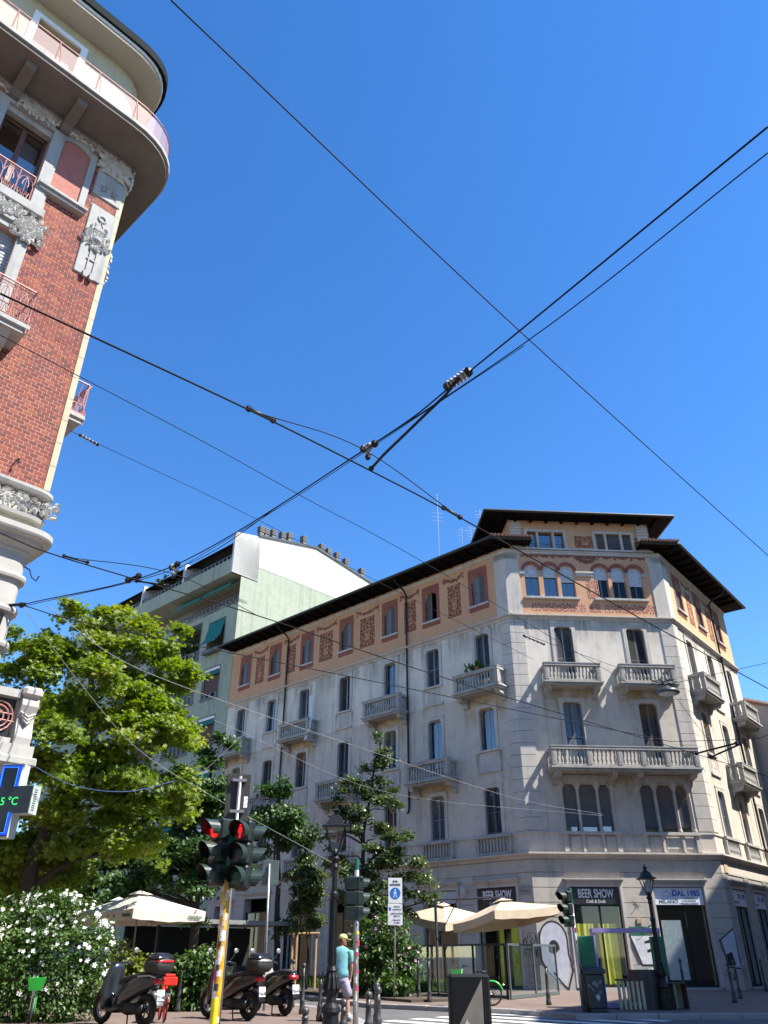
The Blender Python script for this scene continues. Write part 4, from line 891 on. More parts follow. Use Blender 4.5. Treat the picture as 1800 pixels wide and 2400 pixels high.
for a in (.5,2.4): mb.prism(lambda p,q,r_,a=a:FA(a+q,p,r_),[(0,3.4),(.2,3.45),(.4,3.9),(.85,4.1),(.85,4.28),(0,4.28)],0,.3)
bo=part('stone_balcony',mb,PALE,BRK)
mb=MB(); mb.box(FA,ax0+.34,3.0,.78,.8,4.74,5.4); part('dark_backing',mb,METAL,bo)
mb=MB()
for k in range(4):
    c=ax0+.62+k*.62
    for rr in (.26,.19,.1): mb.torus(lambda a,b_,cc,c=c:FA(c+a,.84+b_,5.07+cc),rr,.016,18,5)
    for dz in (-.06,.06): mb.tube([FA(c-.3,.84,5.07+dz),FA(c+.3,.84,5.07+dz)],.015,5)
part('iron_panel',mb,IRONP,bo)
# wire anchor on the corner
mb=MB(); an=atY(50,1418,14.0); mb.tube([FA(.25,.02,7.35),FA(-.05,.2,7.42),an],.03,6); mb.ball(an,.06,8,5); mb.tube([FA(.3,.03,7.2),FA(.5,.03,6.0)],.02,5); mb.tube([FA(.25,.03,7.2),FA(.35,.03,6.0)],.015,5); part('wire_anchor',mb,METAL,BRK)
ANCH=an
# ================================================================ green building behind
GP=FL(26.15,0,0); GBLD=root('green_building',GP,'pale green modern apartment block with white gable and row of chimneys','building')
GRN=stucco('green_render',(.31,.35,.265),.3,.6); GRNW=stucco('white_render',(.52,.515,.48),.2,.3); GTRIM=plain('grey_rail',(.10,.11,.11),.5)
FG=Fr(GP,-46.4,-136.4); FP=Fr(GP,43.6,133.6)   # street front; party wall facing us
GH=[(1.6,3.8,23.3,25.7,'aw'),(1.6,3.8,19.15,21.6,'br'),(1.6,3.8,15.1,17.6,'br'),(1.6,3.8,11.1,13.5,'br'),(1.6,3.8,7.0,9.4,'br'),
    (5.0,8.6,22.9,26.1,'lg'),(5.0,8.6,19.2,22.1,'lg'),(5.0,8.6,15.2,18.1,'lg'),(5.0,8.6,11.2,14.1,'lg'),(5.0,8.6,7.2,10.1,'lg'),
    (10.4,12.6,19.15,21.6,'br'),(10.4,12.6,15.1,17.6,'br'),(10.4,12.6,23.3,25.7,'br'),(10.4,12.6,11.1,13.5,'br'),(14.5,18,22.9,26.1,'lg'),(14.5,18,19.2,22.1,'lg'),(14.5,18,15.2,18.1,'lg'),(20,22,23.3,25.7,'br'),(20,22,19.15,21.6,'br')]
gp=lambda n,mb,mat,par=None,**k: part(n,mb,mat,par or GBLD,**k)
gp('wall',wall(MB(),FG,0,30,0,26.9,[h[:4] for h in GH],.9),GRN)
mb=MB(); mb.poly([FP(0,0,0),FP(17,0,0),FP(17,0,30.3),FP(1.7,0,30.3),FP(1.7,0,28.9),FP(0,0,28.9)]); gp('party_wall',mb,GRN)
mb=MB(); mb.poly([FP(-.95,.02,29.05),FP(1.7,.02,29.05+.0),FP(1.7,.02,30.31),FP(16.2,.02,30.31),FP(16.2,.02,33.3),FP(8.1,.02,34.55),FP(1.6,.02,33.25),FP(-.95,.02,32.75)]); gp('white_gable',mb,GRNW)
mb=MB(); mb.quad(FP(0,-.05,28.9),FP(0,-30,28.9),FP(0,-30,0),FP(0,-.05,0)) if 0 else None
# recessed top floor, terrace balcony, roof
mb=MB(); mb.box(FG,.0,30,-.9,.0,26.6,26.9); mb.quad(FG(.1,-1.6,26.9),FG(30,-1.6,26.9),FG(30,-1.6,29),FG(.1,-1.6,29)); gp('recessed_wall',mb,plain('grey_render',(.30,.28,.26),.9))
mb=MB(); mb.box(FG,-.0,30,-1.7,.95,29.0,29.18); mb.box(FG,.0,30,.8,.95,29.18,30.35); gp('terrace_parapet',mb,GRN)
mb=MB(); mb.box(FG,-.02,.22,-1.7,.97,29.0,32.7); gp('end_fin',mb,GRNW)
mb=MB(); mb.quad(FG(.2,-1.2,29.2),FG(30,-1.2,29.2),FG(30,-1.2,31.8),FG(.2,-1.2,31.8)); gp('attic_wall',mb,plain('grey_render',(.30,.28,.26),.9))
mb=MB(); a,b_,c=FG(.1,.7,31.9),FG(30,.7,31.9),FG(30,-8,34.5); d_=FG(.1,-8,34.5); mb.quad(a,b_,c,d_); mb.quad(d_,c,FG(30,-16,33.2),FG(.1,-16,33.2)); mb.box(FG,.25,30,.55,.75,31.85,31.98); gp('roof',mb,WOOD)
mb=MB(); 
for p,q in ((FP(1.4,.05,33.3),FP(8.1,.05,34.6)),(FP(8.1,.05,34.6),FP(16.4,.05,33.3))): mb.tube([p,q],.13,4)
gp('coping',mb,GTRIM)
CHM=stucco('chimney_grey',(.20,.19,.18),.3,.3)
for k,(dd,h) in enumerate(((2.0,.6),(2.55,.5),(3.35,.55),(4.4,.5),(5.2,.6),(6.95,.6),(9.2,.6),(10.1,.6),(11.2,.75),(12.4,.7),(14.6,.75))):
    zt=33.35+1.25*(dd-1.6)/6.5 if dd<8.1 else 34.55-1.25*(dd-8.1)/8.1
    mb=MB(); mb.box(FP,dd-.2,dd+.2,-.75,-.35,zt-1,zt+h); o=gp('chimney',mb,CHM); m2=MB()
    for j in range(4): m2.box(FP,dd-.26,dd+.26,-.81,-.29,zt+h+.02+.15*j,zt+h+.10+.15*j)
    m2.box(FP,dd-.17,dd+.17,-.7,-.4,zt+h,zt+h+.5); part('chimney_cap',m2,CHM,o)
for k in (7.5,14.5,22): mb=MB(); mb.box(FG,k,k+.25,-1.0,.9,30.4,32.3); gp('partition_fin',mb,GRNW)
def rail(F,a0,a1,b,z,par,h=.5,blocks=True):
    mb=MB(); mb.box(F,a0,a1,b-.03,b+.03,z+h-.06,z+h); mb.box(F,a0,a1,b-.02,b+.02,z,z+.05); 
    n=max(2,int((a1-a0)/.55))
    for k in range(n): mb.box(F,a0+(k+.2)*(a1-a0)/n,a0+(k+.6)*(a1-a0)/n,b-.02,b+.02,z+.05,z+h-.06)
    return gp('railing',mb,GTRIM,par)
rail(FG,.3,30,.85,30.36,None,.42); rail(FG,.1,30,-.1,26.9,None,.5)
AWN=plain('teal_awning',(.0,.15,.125),.8); BRB=plain('maroon_blind',(.10,.045,.04),.8)
for x0,x1 in ((.6,4.6),(4.9,9.2)):
    mb=MB(); mb.quad(FG(x0,-.5,28.9),FG(x1,-.5,28.9),FG(x1,.55,28.35),FG(x0,.55,28.35)); mb.quad(FG(x0,.55,28.35),FG(x1,.55,28.35),FG(x1,.55,28.1),FG(x0,.55,28.1)); gp('awning',mb,AWN)
for h in GH:
    a0,a1,z0,z1,k=h; mb=MB(); mb.box(FG,a0-.1,a1+.1,-.05,.1,z0-.14,z0); t=.07
    for x0,x1 in ((a0-.08,a0),(a1,a1+.08)): mb.box(FG,x0,x1,.0,.03,z0,z1)
    mb.box(FG,a0-.08,a1+.08,.0,.03,z1,z1+.08); o=gp('window',mb,GTRIM)
    if k=='br':
        m2=MB(); m2.box(FG,a0,a1,-.16,-.12,z0+.5,z1-.55); part('blind',m2,BRB,o); m2=MB(); m2.box(FG,a0,a1,-.14,-.02,z1-.2,z1); part('blind_box',m2,WHITE,o); m2=MB(); m2.quad(FG(a0,-.05,z1-.25),FG(a1,-.05,z1-.25),FG(a1,.1,z1-.65),FG(a0,.1,z1-.65)); part('awning',m2,AWN,o); rail(FG,a0,a1,-.02,z0,o,.4)
    elif k=='aw':
        m2=MB(); m2.quad(FG(a0,-.02,z1),FG(a1,-.02,z1),FG(a1,.35,z0+.8),FG(a0,.35,z0+.8)); m2.quad(FG(a0,.35,z0+.8),FG(a1,.35,z0+.8),FG(a1,.9,z0+.15),FG(a0,.9,z0+.15)); part('awning',m2,AWN,o); m2=MB(); m2.box(FG,a0,a1,.1,.5,z0-.5,z0-.2); part('planter',m2,GTRIM,o)
    else:
        m2=MB(); m2.box(FG,a0+.4,a0+1.6,-.9,-.86,z0,z1-.4); part('door',m2,BRB,o); m2=MB(); m2.quad(FG(a0,-.3,z1-.1),FG(a1,-.3,z1-.1),FG(a1,.1,z1-.5),FG(a0,.1,z1-.5)); part('awning',m2,AWN,o); rail(FG,a0,a1,-.05,z0,o,.8)
mb=MB(); mb.quad(FG(.2,-.92,.2),FG(30,-.92,.2),FG(30,-.92,26.5),FG(.2,-.92,26.5)); gp('interior_partition',mb,plain('shaded_loggia',(.16,.15,.14),.9))  # grey darkened to stand for shade inside the loggias
# ================================================================ other buildings
def plainhouse(name,pts,h,mat,label,rows=True,seed=1,skip=(),roof=None):
    c=V((sum(p[0] for p in pts)/len(pts),sum(p[1] for p in pts)/len(pts),0)); ro=root(name,c,label,'building'); n=len(pts); r=random.Random(seed)
    win=plain('far_window',(.06,.07,.08),.2,bs=0)
    for i in range(n):
        p,q=V((*pts[i],0)),V((*pts[(i+1)%n],0)); L=(q-p).length; u=(q-p).normalized(); nn=V((u.y,-u.x,0))
        if nn.dot((p+q)/2-c)<0: nn=-nn
        F=lambda a,b,z,p=p,u=u,nn=nn:p+u*a+nn*b+UP*z; H=[]
        if i not in skip and L>5:
            k=int(L/3.2)
            for a in range(k):
                for z in range(int((h-5.5)/3.7)): x=(a+.5)*L/k; H.append((x-.55,x+.55,5.6+z*3.7,7.8+z*3.7))
        part('wall',wall(MB(),F,0,L,0,h,H,.25),mat,ro)
        for (x0,x1,z0,z1) in H:
            part('window',MB().box(F,x0,x1,-.24,-.2,z0,z1),win if r.random()<.5 else SHUT,ro)
    part('roof',MB().slab([((p[0]-c.x)*1.04+c.x,(p[1]-c.y)*1.04+c.y) for p in pts],h,h+.35) if not roof else roof,TILE,ro); return ro
plainhouse('opposite_building',[(62,73),(30.7,34.5),(27.7,27.1),(24.7,22.1),(23.2,19.6),(22.8,17.6),(40,0),(75,40)],25.4,stucco('ochre_render',(.55,.42,.27),.2,.3),'ochre apartment block across the right-hand street, outside the picture',seed=2,skip=(6,7))  # unseen block guessed from its shadow, footprint shaped to cast it
plainhouse('rear_building',[(-30,-16),(30,-14),(30,-28),(-30,-28)],19,stucco('cream_render',(.55,.49,.40),.2,.3),'cream apartment block behind the viewer, outside the picture',seed=3,skip=(1,2,3))  # unseen block added to fill window reflections
plainhouse('left_building',[(-19,30),(-46,58),(-60,44),(-33,16)],13.5,stucco('ochre_wash',(.50,.38,.25),.2,.3),'ochre low block across the left-hand street, outside the picture',seed=4,skip=(1,2,3))  # unseen block added to darken shop reflections and bounce warm light
# grey gabled house beyond the right-hand front
gr=stucco('grey_flat_render',(.36,.34,.32),.12,.15); FH=Fr(FR(RL+.4,-.8,0),129.1,219.1)
ro=root('grey_house',FH(4,0,0),'plain grey gable wall of the house beyond the corner building','building')
mb=MB(); mb.poly([FH(-6,0,0),FH(9,0,0),FH(9,0,12.2),FH(2.5,0,15.2),FH(-6,0,18.6)]) ; mb.quad(FH(9,0,0),FH(9,-14,0),FH(9,-14,12.2),FH(9,0,12.2)); part('wall',mb,gr,ro)
mb=MB(); mb.tube([FH(-6,.06,18.75),FH(2.5,.06,15.35),FH(9.4,.06,12.2)],.16,5); mb.quad(FH(-6,0,18.75),FH(9.4,0,12.3),FH(9.4,-14,12.3),FH(-6,-14,18.75)); part('roof',mb,TILE,ro)
# ================================================================ vegetation
K=1800/1659.
LM=leafmat('maple_leaf',(.085,.15,.014),(.18,.25,.03),(.31,.31,.042),.42); LM2=leafmat('dark_leaf',(.025,.06,.014),(.055,.11,.026),(.10,.16,.045),.3); LM3=leafmat('shrub_leaf',(.028,.07,.012),(.065,.13,.025),(.14,.19,.04),.25); LM4=leafmat('young_tree_leaf',(.04,.07,.02),(.085,.125,.04),(.15,.18,.07),.28,.35)
BARK=stucco('dark_bark',(.05,.042,.035),.4,.5,.95,1,30)
STAR=[(0,1),(.16,.42),(.72,.75),(.42,.18),(1.0,-.05),(.4,-.2),(.45,-.55),(0,-.35),(-.45,-.55),(-.4,-.2),(-1.0,-.05),(-.42,.18),(-.72,.75),(-.16,.42)]
OVAL=[(0,1),(.42,.35),(.4,-.3),(0,-.9),(-.4,-.3),(-.42,.35)]
def blob(x,y,r,Y): c=atY(x*K,y*K,Y); return c,r*K*((c-CAM).length)/FPX*.98
def crown(name,blobs,n,size,mat,parent,seed,shape=OVAL,clump=.38,per=30,shell=.72,bough=False):
    r=random.Random(seed); vs=[];fs=[];var=[]; tot=sum(b[1]**2 for b in blobs); k=len(shape)
    def rdir(up=0):
        while 1:
            d=V((r.gauss(0,1),r.gauss(0,1),r.gauss(up,1)))
            if d.length>.1: return d.normalized()
    for c,rad in blobs:
        m=max(1,int(n*rad**2/tot/per)); B=[]
        if bough:                       # layered boughs: flattened sprays standing out from the limb, with dark gaps between them
            for _ in range(max(3,int(rad*5))): d=rdir(.35); B.append((c+V((d.x,d.y*.8,d.z))*rad*r.uniform(.62,.98),rad*r.uniform(.28,.5),d,r.random()))
        for _ in range(m):
            if bough:
                bc,br,d,bt=r.choice(B); x,y=r.gauss(0,.5),r.gauss(0,.5); cc=bc+V((x*br,y*br,br*(r.gauss(0,.16)-.35*(x*x+y*y)))); tone=.6*bt+.4*r.random()
            else:
                d=rdir(); q=rad*(shell+(1-shell)*r.random())*(.98 if r.random()<.8 else 1.12); cc=c+V((d.x,d.y*.8,d.z))*q; tone=r.random()
            cr=clump*r.uniform(.5,1.25)
            for _ in range(per):
                p=cc+V((r.gauss(0,.5),r.gauss(0,.5),r.gauss(0,.3)))*cr
                out=(d*.5+V((r.uniform(-1,1),r.uniform(-1,1),r.uniform(.2,1.4)))).normalized()
                t=V((r.uniform(-1,1),r.uniform(-1,1),-.8)); t=(t-out*t.dot(out)).normalized(); b=out.cross(t); s=size*r.uniform(.6,1.35); o=len(vs)
                for i,(x,y) in enumerate(shape): vs.append(tuple(p+b*(x*s)+t*(-y*s)-out*(abs(x)*s*.28)))
                fs.append(tuple(range(o,o+k))); var.append(min(1,max(0,.6*tone+.4*r.random())))
    me=bpy.data.meshes.new(name); me.from_pydata([tuple(V(v)-ORG[parent.name]) for v in vs],[],fs); me.materials.append(mat)
    at=me.attributes.new('var','FLOAT','FACE'); at.data.foreach_set('value',var); me.update()
    return part(name,me,None,parent)
def limbs(parent,base,joints,r0,ends,seed,n=5):
    mb=MB(); r=random.Random(seed); pts=[V(base)]+[V(j) for j in joints]
    fine=[]
    for i in range(len(pts)-1):
        for k in range(4): fine.append(pts[i].lerp(pts[i+1],k/4)+V((r.uniform(-1,1),r.uniform(-1,1),0))*r0*.25)
    fine.append(pts[-1]); m=len(fine); mb.tube(fine,[r0*(1-.75*i/(m-1)) for i in range(m)],9); tr=part('trunk',mb,BARK,parent,smooth=True)
    for e,_ in ends:
        i=min(range(m),key=lambda i:(fine[i]-e).length+ (2 if fine[i].z>e.z-.3 else 0)); s=fine[i]; rr=r0*(1-.75*i/(m-1))*.6; mid=s.lerp(e,.5)+V((r.uniform(-.3,.3),r.uniform(-.3,.3),.25))
        mb=MB(); mb.tube([s,s.lerp(mid,.5)+UP*.1,mid,mid.lerp(e,.6),e],[rr,rr*.8,rr*.6,rr*.4,rr*.15],6); part('limb',mb,BARK,parent,smooth=True)
def tree(name,label,base,joints,r0,blobs,n,size,mat,seed,shape=OVAL,cat='tree',group=None,clump=.38,limbn=10):
    ro=root(name,base,label,cat,group); B=[blob(*b) for b in blobs]
    limbs(ro,base,joints,r0,B[::max(1,len(B)//limbn)],seed); crown('crown',B,n,size,mat,ro,seed,shape,clump,bough=True); return ro
Y=26
tb=[(200,1320,42,26),(150,1322,26,25.5),(252,1345,36,26),(180,1400,80,26),(290,1410,72,26.5),(372,1362,22,26),(350,1395,42,26),(80,1460,80,26),(220,1500,110,25),(335,1480,80,26),(395,1478,34,26),(60,1580,95,26),(180,1620,110,24.5),(300,1600,105,25),(375,1600,50,26),(80,1720,90,26),(220,1740,105,25),(330,1715,85,25.5),(400,1690,45,25),(150,1820,90,26.5),(270,1830,90,26),(50,1830,80,27),(20,1405,45,27),(-40,1600,100,26),(-30,1760,100,27),(120,1900,70,28)]
b0=atY(62*K,1925*K,26); b0.z=.1
tree('maple_tree','large bright green maple tree behind the white-flowered bush',b0,[atY(75*K,1850*K,26),atY(125*K,1740*K,26),atY(170*K,1660*K,26),atY(200*K,1500*K,26),atY(200*K,1350*K,26)],.26,tb,72000,.098,LM,1,STAR,clump=.36)
tb=[(470,1615,30,33),(450,1680,55,33),(415,1760,70,33),(470,1755,45,33),(380,1850,80,33),(460,1860,55,32),(495,1690,20,33),(335,1900,60,33),(250,1915,55,33),(430,1935,45,32),(290,1800,60,34),(90,1900,60,34),(190,1880,60,34),(350,1780,60,34),(485,1840,42,32.5),(400,1690,40,34),(300,1870,60,34),(440,1800,55,33)]
b0=atY(420*K,2050*K,33); b0.z=.1
tree('street_tree','darker green street tree rising behind the red traffic lights',b0,[atY(425*K,1900*K,33),atY(440*K,1780*K,33),atY(460*K,1640*K,33)],.2,tb,44000,.105,LM2,2,clump=.34)
b0=V((-16.5,38,.1))
tree('street_tree','leafy tree at the left edge seen under the maple, behind the flowering bush',b0,[V((-16.4,38,2)),V((-16.3,38,4.5)),V((-16,38,6.5))],.16,[(15,1900,60,38),(80,1935,48,38),(-30,1950,70,38),(140,1950,46,38),(30,1980,50,38),(100,1990,40,38),(-10,1850,50,38),(180,1970,36,38)],16000,.11,LM2,6,clump=.36)
tb=[(600,1758,46,37),(560,1728,34,37),(640,1780,36,37),(575,1800,38,37),(625,1815,34,37),(610,1700,18,37),(540,1790,30,37)]
b0=atY(600*K,2090*K,37); b0.z=.12
tree('street_tree','dark leafy tree against the shaded facade, left of the near lamp post',b0,[atY(600*K,1950*K,37),atY(600*K,1800*K,37),atY(605*K,1700*K,37)],.15,tb,9500,.105,LM2,3,clump=.4)
tb=[(655,1845,24,37),(648,1890,38,37),(680,1925,32,37),(650,1960,42,37),(672,2005,26,37),(655,1925,40,37)]
b0=atY(662*K,2125*K,39); b0=V((b0.x,39,.12))
YT=tree('young_tree','small young tree tied to wooden stakes beside the lamp post',b0,[V((b0.x,39,1.7)),atY(658*K,1950*K,38),atY(655*K,1850*K,38)],.06,tb,9000,.09,LM4,4,clump=.32)
mb=MB(); dx=.55
for x,y in ((-.7,0),(.35,-.1),(-.55,.35)): mb.tube([V((b0.x+x,39+y,.1)),V((b0.x+x,39+y,2.35))],.055,7)
mb.tube([V((b0.x-.85,38.92,2.3)),V((b0.x+.5,38.85,2.32))],.05,7); solo('tree_stakes',mb,plain('pale_timber',(.42,.27,.14),.8),(b0.x,39,.1),'pale wooden stakes holding the small young tree','tree stakes')
tb=[(824,1592,13,35),(812,1632,26,35),(835,1650,22,35),(795,1685,30,35),(765,1712,34,35),(842,1700,28,35),(745,1740,26,35),(800,1745,36,35),(850,1750,22,35),(775,1790,36,35),(725,1800,30,35),(815,1810,34,35),(870,1830,38,34.5),(905,1850,24,34.5),(745,1850,36,35),(690,1800,22,35),(790,1860,40,35),(845,1870,34,34.5),(885,1905,34,34.5),(930,1945,16,34.5),(905,1930,22,34.5),(800,1925,44,35),(755,1915,36,35),(850,1945,40,34.5),(815,1980,40,34.5)]
b0=V((atY(785*K,2000*K,35).x,35,.2))
tree('young_street_tree','slender tree with tiered branches in front of the grey facade',b0,[atY(782*K,1900*K,35),atY(786*K,1800*K,35),atY(805*K,1680*K,35),atY(824*K,1590*K,35)],.11,tb,17500,.088,LM4,5,clump=.30,limbn=22)
# flowering shrubs and hedges
def flowers(parent,blobs,n,mat,size,seed,toward=True):
    r=random.Random(seed); done=0
    me=MB()
    for k in range(5):
        q=2*math.pi*k/5; me.add([V((0,0,0)),V((.6*math.cos(q-.5),.6*math.sin(q-.5),.15)),V((1.05*math.cos(q-.25),1.05*math.sin(q-.25),.25)),V((1.05*math.cos(q+.25),1.05*math.sin(q+.25),.25)),V((.6*math.cos(q+.5),.6*math.sin(q+.5),.15))],[(0,1,2,3,4)])
    fm=me.mesh('flower',mat)
    while done<n:
        c,rad=r.choice(blobs); d=V((r.gauss(0,1),r.gauss(-.8,.7),r.gauss(.35,.8)))
        if d.length<.2: continue
        d.normalize(); p=c+V((d.x*rad,d.y*rad*.8,d.z*rad))*r.uniform(.95,1.1)
        if p.z<.3 or r.random()>((p.z-.2)/2.2)**1.3+.12 or any((p-c2).length<r2*.75 for c2,r2 in blobs): continue
        nn=(d+V((r.uniform(-.4,.4),-.5,r.uniform(-.2,.4)))).normalized(); s=size*r.uniform(.6,1.15)
        M=Matrix.Translation(p)@nn.to_track_quat('Z','Y').to_matrix().to_4x4()@Matrix.Scale(s,4); inst('flower',fm,parent,M); done+=1
hb=[(30,2020,65,22.5),(110,1990,52,22.5),(180,1995,42,22.5),(60,2095,75,22),(150,2080,75,22),(205,2060,36,22.3),(30,2150,60,21.8),(130,2145,65,21.8),(200,2120,34,22),(-40,2060,70,22.5),(225,2010,16,22.5),(150,1955,22,22.8),(60,1965,25,22.8)]
def shrub(name,label,blobs,n,size,mat,seed,nf=0,fm=None,fs=.06,cat='bush',clump=.3,stems=6):
    B=[blob(*b) for b in blobs]; c=V((sum(b[0].x for b in B)/len(B),sum(b[0].y for b in B)/len(B),.1)); ro=root(name,c,label,cat); mb=MB(); r=random.Random(seed)
    for b,rad in r.sample(B,min(stems,len(B))): mb=MB(); mb.tube([c+V((r.uniform(-.2,.2),r.uniform(-.2,.2),0)),c.lerp(b,.5)+V((r.uniform(-.2,.2),0,.1)),b],[.03,.02,.008],5); part('stem',mb,BARK,ro)
    crown('foliage',B,n,size,mat,ro,seed,OVAL,clump)
    if nf: flowers(ro,B,nf,fm,fs,seed+1)
    return ro
PET=plain('white_petal',(.80,.79,.76),.6,var=.04,bs=0); PINK=plain('pink_petal',(.62,.36,.46),.6,bs=0)
shrub('flowering_bush','big rounded bush covered in white flowers at the left edge',hb,21000,.055,LM3,31,230,PET,.055)
shrub('flowering_bush','green bush with a few pale pink flowers behind the pedestrian-zone sign',[(800,2035,42,33.5),(848,2025,42,33),(878,2070,34,33),(825,2085,48,33),(855,2105,40,33),(790,2100,35,33.5),(780,2060,30,34)],11000,.07,LM3,33,32,PINK,.07)
shrub('hedge','yellow-green hedge bushes under the parasol',[(270,2095,26,26),(300,2110,30,26),(258,2070,20,26),(330,2125,26,26),(295,2145,30,26),(335,2160,24,26)],6000,.07,leafmat('hedge_leaf',(.06,.10,.012),(.13,.17,.02),(.24,.25,.03),.25),35,cat='hedge')
shrub('hedge','dark hedge in a trough beside the yellow traffic-light pole',[(365,2125,34,26),(420,2105,38,26),(435,2075,24,26),(405,2150,34,26),(455,2120,26,26),(380,2160,30,26),(440,2150,28,26)],6500,.075,LM3,37,cat='hedge')
shrub('bush','low pale bush at the kerb end of the planting bed',[(845,2125,18,32),(865,2130,14,32)],900,.08,LM3,39)
# weeds in the planting bed
def grass(name,label,pts,n,h,seed):
    r=random.Random(seed); vs=[];fs=[];var=[]
    for _ in range(n):
        c=V(r.choice(pts))+V((r.gauss(0,.55),r.gauss(0,.45),0)); q=r.uniform(0,6.28); hh=h*r.uniform(.4,1.2); w_=.012+.01*r.random(); d=V((math.cos(q),math.sin(q),0)); l=V((r.uniform(-.5,.5),r.uniform(-.5,.5),0))*hh*.7; o=len(vs)
        vs+= [tuple(c-d*w_),tuple(c+d*w_),tuple(c+l*.4+UP*hh*.6+d*w_*.8),tuple(c+l+UP*hh),tuple(c+l*.4+UP*hh*.6-d*w_*.8)]; fs.append((o,o+1,o+2,o+3,o+4)); var.append(r.random())
    me=bpy.data.meshes.new(name); me.from_pydata(vs,[],fs); me.materials.append(LM3); at=me.attributes.new('var','FLOAT','FACE'); at.data.foreach_set('value',var); o=link(name,me,None,V((0,0,0))); tag(o,label,'grass',kind='stuff')
grass('weeds','unmown grass and weeds in the planting bed',[atZ(x*K,y*K,.2) for x,y in ((905,2135),(930,2140),(950,2135),(880,2140),(965,2138),(700,2125),(730,2128),(670,2125),(690,2130))],4200,.38,41)
# plants on the neighbours' balconies
for i,(lab,bl,n,m) in enumerate((('grey-green olive shrub on the roof terrace of the green block',[(372,1252,22,65.5),(352,1262,14,66),(392,1266,12,65)],900,LM4),('spiky potted plants filling a loggia of the green block',[(408,1395,20,63.2),(392,1410,14,64),(425,1385,12,62.6)],800,LM2),('small potted plant on the upper balcony nearest the corner',[(1031,1438,8,40.9),(1020,1440,5,41.2)],120,LM3))):
    B=[blob(*b) for b in bl]; ro=root('potted_plant',B[0][0]-UP*B[0][1],lab,'plant'); crown('foliage',B,n,.14,m,ro,50+i,OVAL,.3); part('pot',MB().lathe(lambda a,b_,c,q=B[0][0]-UP*B[0][1]*1.2:q+V((a,b_,c)),[(.12,-.15),(.17,.15)],8),plain('terracotta',(.3,.12,.07),.8),ro)
# ================================================================ street furniture
def troot(name,loc,rz,label,cat,group=None):     # parts below it are built in its own frame (x forward, y left, z up)
    o=root(name,(0,0,0),label,cat,group); o.location=loc; o.rotation_euler=(0,0,R(rz)); return o
def azrot(a): return 90-a                          # heading (degrees east of +y) -> z rotation of local +x
SIGG=plain('signal_green',(.006,.014,.012),.45); SIGL=plain('signal_visor',(.02,.038,.032),.4); LENS=plain('dark_lens',(.03,.03,.035),.15); REDL=emit('red_lamp',(1,.012,.012),.55); LENSR=plain('unlit_red_lens',(.10,.015,.012),.15); LENSG=plain('unlit_green_lens',(.012,.07,.045),.15)
def sighead(parent,off,face,z0,lit=None,ped=False,n=3,hood=True):
    # housing facing local heading 'face' (degrees, 0 = local +x)
    m=Matrix.Translation(V(off))@Matrix.Rotation(R(face),4,'Z'); F=lambda a,b,c:m@V((a,b,c))   # a forward, b side
    for k in range(n):
        zc=z0+.16+.31*(n-1-k); h=part('signal_housing',MB().bbox(F,-.2,0,-.15,.15,zc-.152,zc+.152,.03),SIGG,parent)
        part('lens',MB().lathe(lambda a,b,c,zc=zc:F(.005+c,a,zc+b),[(.12,0),(.115,.012),(.06,.03)],16),[LENSR,LENS,LENSG][k] if lit!=k or ped else REDL,h)
        if lit==k and ped:
            q=MB(); P=lambda y,z,zc=zc:F(.038,-y,zc+z)
            q.lathe(lambda a,b,c,zc=zc:F(.037+c,a,zc+.075+b),[(.02,0),(.018,.004)],10)
            for pl in ([(-.028,.05),(.028,.05),(.034,-.02),(.018,-.03),(.012,-.105),(-.012,-.105),(-.018,-.03),(-.034,-.02)],): q.poly([P(*p) for p in pl])
            part('red_figure',q,REDL,h)
        if hood:
            v=MB(); r=.135; L=.24; pts=[]
            for i in range(15): t=R(-35+250*i/14); pts.append((r*math.cos(t),r*math.sin(t)))
            for (y0,z0_),(y1,z1_) in zip(pts,pts[1:]):
                l0=L*(.45+.55*max(0,(z0_/r+.6)/1.6)); l1=L*(.45+.55*max(0,(z1_/r+.6)/1.6))
                v.quad(F(0,y0,zc+z0_),F(0,y1,zc+z1_),F(l1,y1*.97,zc+z1_*.97),F(l0,y0*.97,zc+z0_*.97))
            part('visor',v,SIGL,h,smooth=True); v2=MB(); v2.v=[(p-F(0,0,zc)).copy() for p in v.v]; v2.v=[F(0,0,zc)+p*.965 for p in v2.v]; v2.f=v.f; v2.mi=v.mi; part('visor_lining',v2,BLACK,h,smooth=True)
def arcpatch(mb,r,z0,z1,a0,a1,n=5,c=(0,0)):
    for i in range(n):
        t0=R(a0+(a1-a0)*i/n); t1=R(a0+(a1-a0)*(i+1)/n); mb.quad(V((c[0]+r*math.cos(t0),c[1]+r*math.sin(t0),z0)),V((c[0]+r*math.cos(t1),c[1]+r*math.sin(t1),z0)),V((c[0]+r*math.cos(t1),c[1]+r*math.sin(t1),z1)),V((c[0]+r*math.cos(t0),c[1]+r*math.sin(t0),z1)))
YEL=plain('yellow_pole_paint',(.62,.33,.02),.45,var=.2,scale=9)
STK=[plain('sticker_%d'%i,c,.6,var=.25,scale=30,bs=0) for i,c in enumerate(((.75,.73,.7),(.72,.62,.05),(.6,.05,.06),(.05,.05,.06),(.55,.03,.18),(.28,.27,.33),(.62,.5,.38)))]
def stickers(parent,r,z0,z1,n,seed,face=-90):
    q=random.Random(seed)
    for i in range(n):
        z=z0+(z1-z0)*(i+q.random()*.6)/n; h=q.uniform(.05,.14); a=face+q.uniform(-60,60); w_=q.uniform(25,75); m=MB(); arcpatch(m,r+.0015+.0007*(i%3),z,z+h,a-w_/2,a+w_/2); part('sticker',m,q.choice(STK),parent)
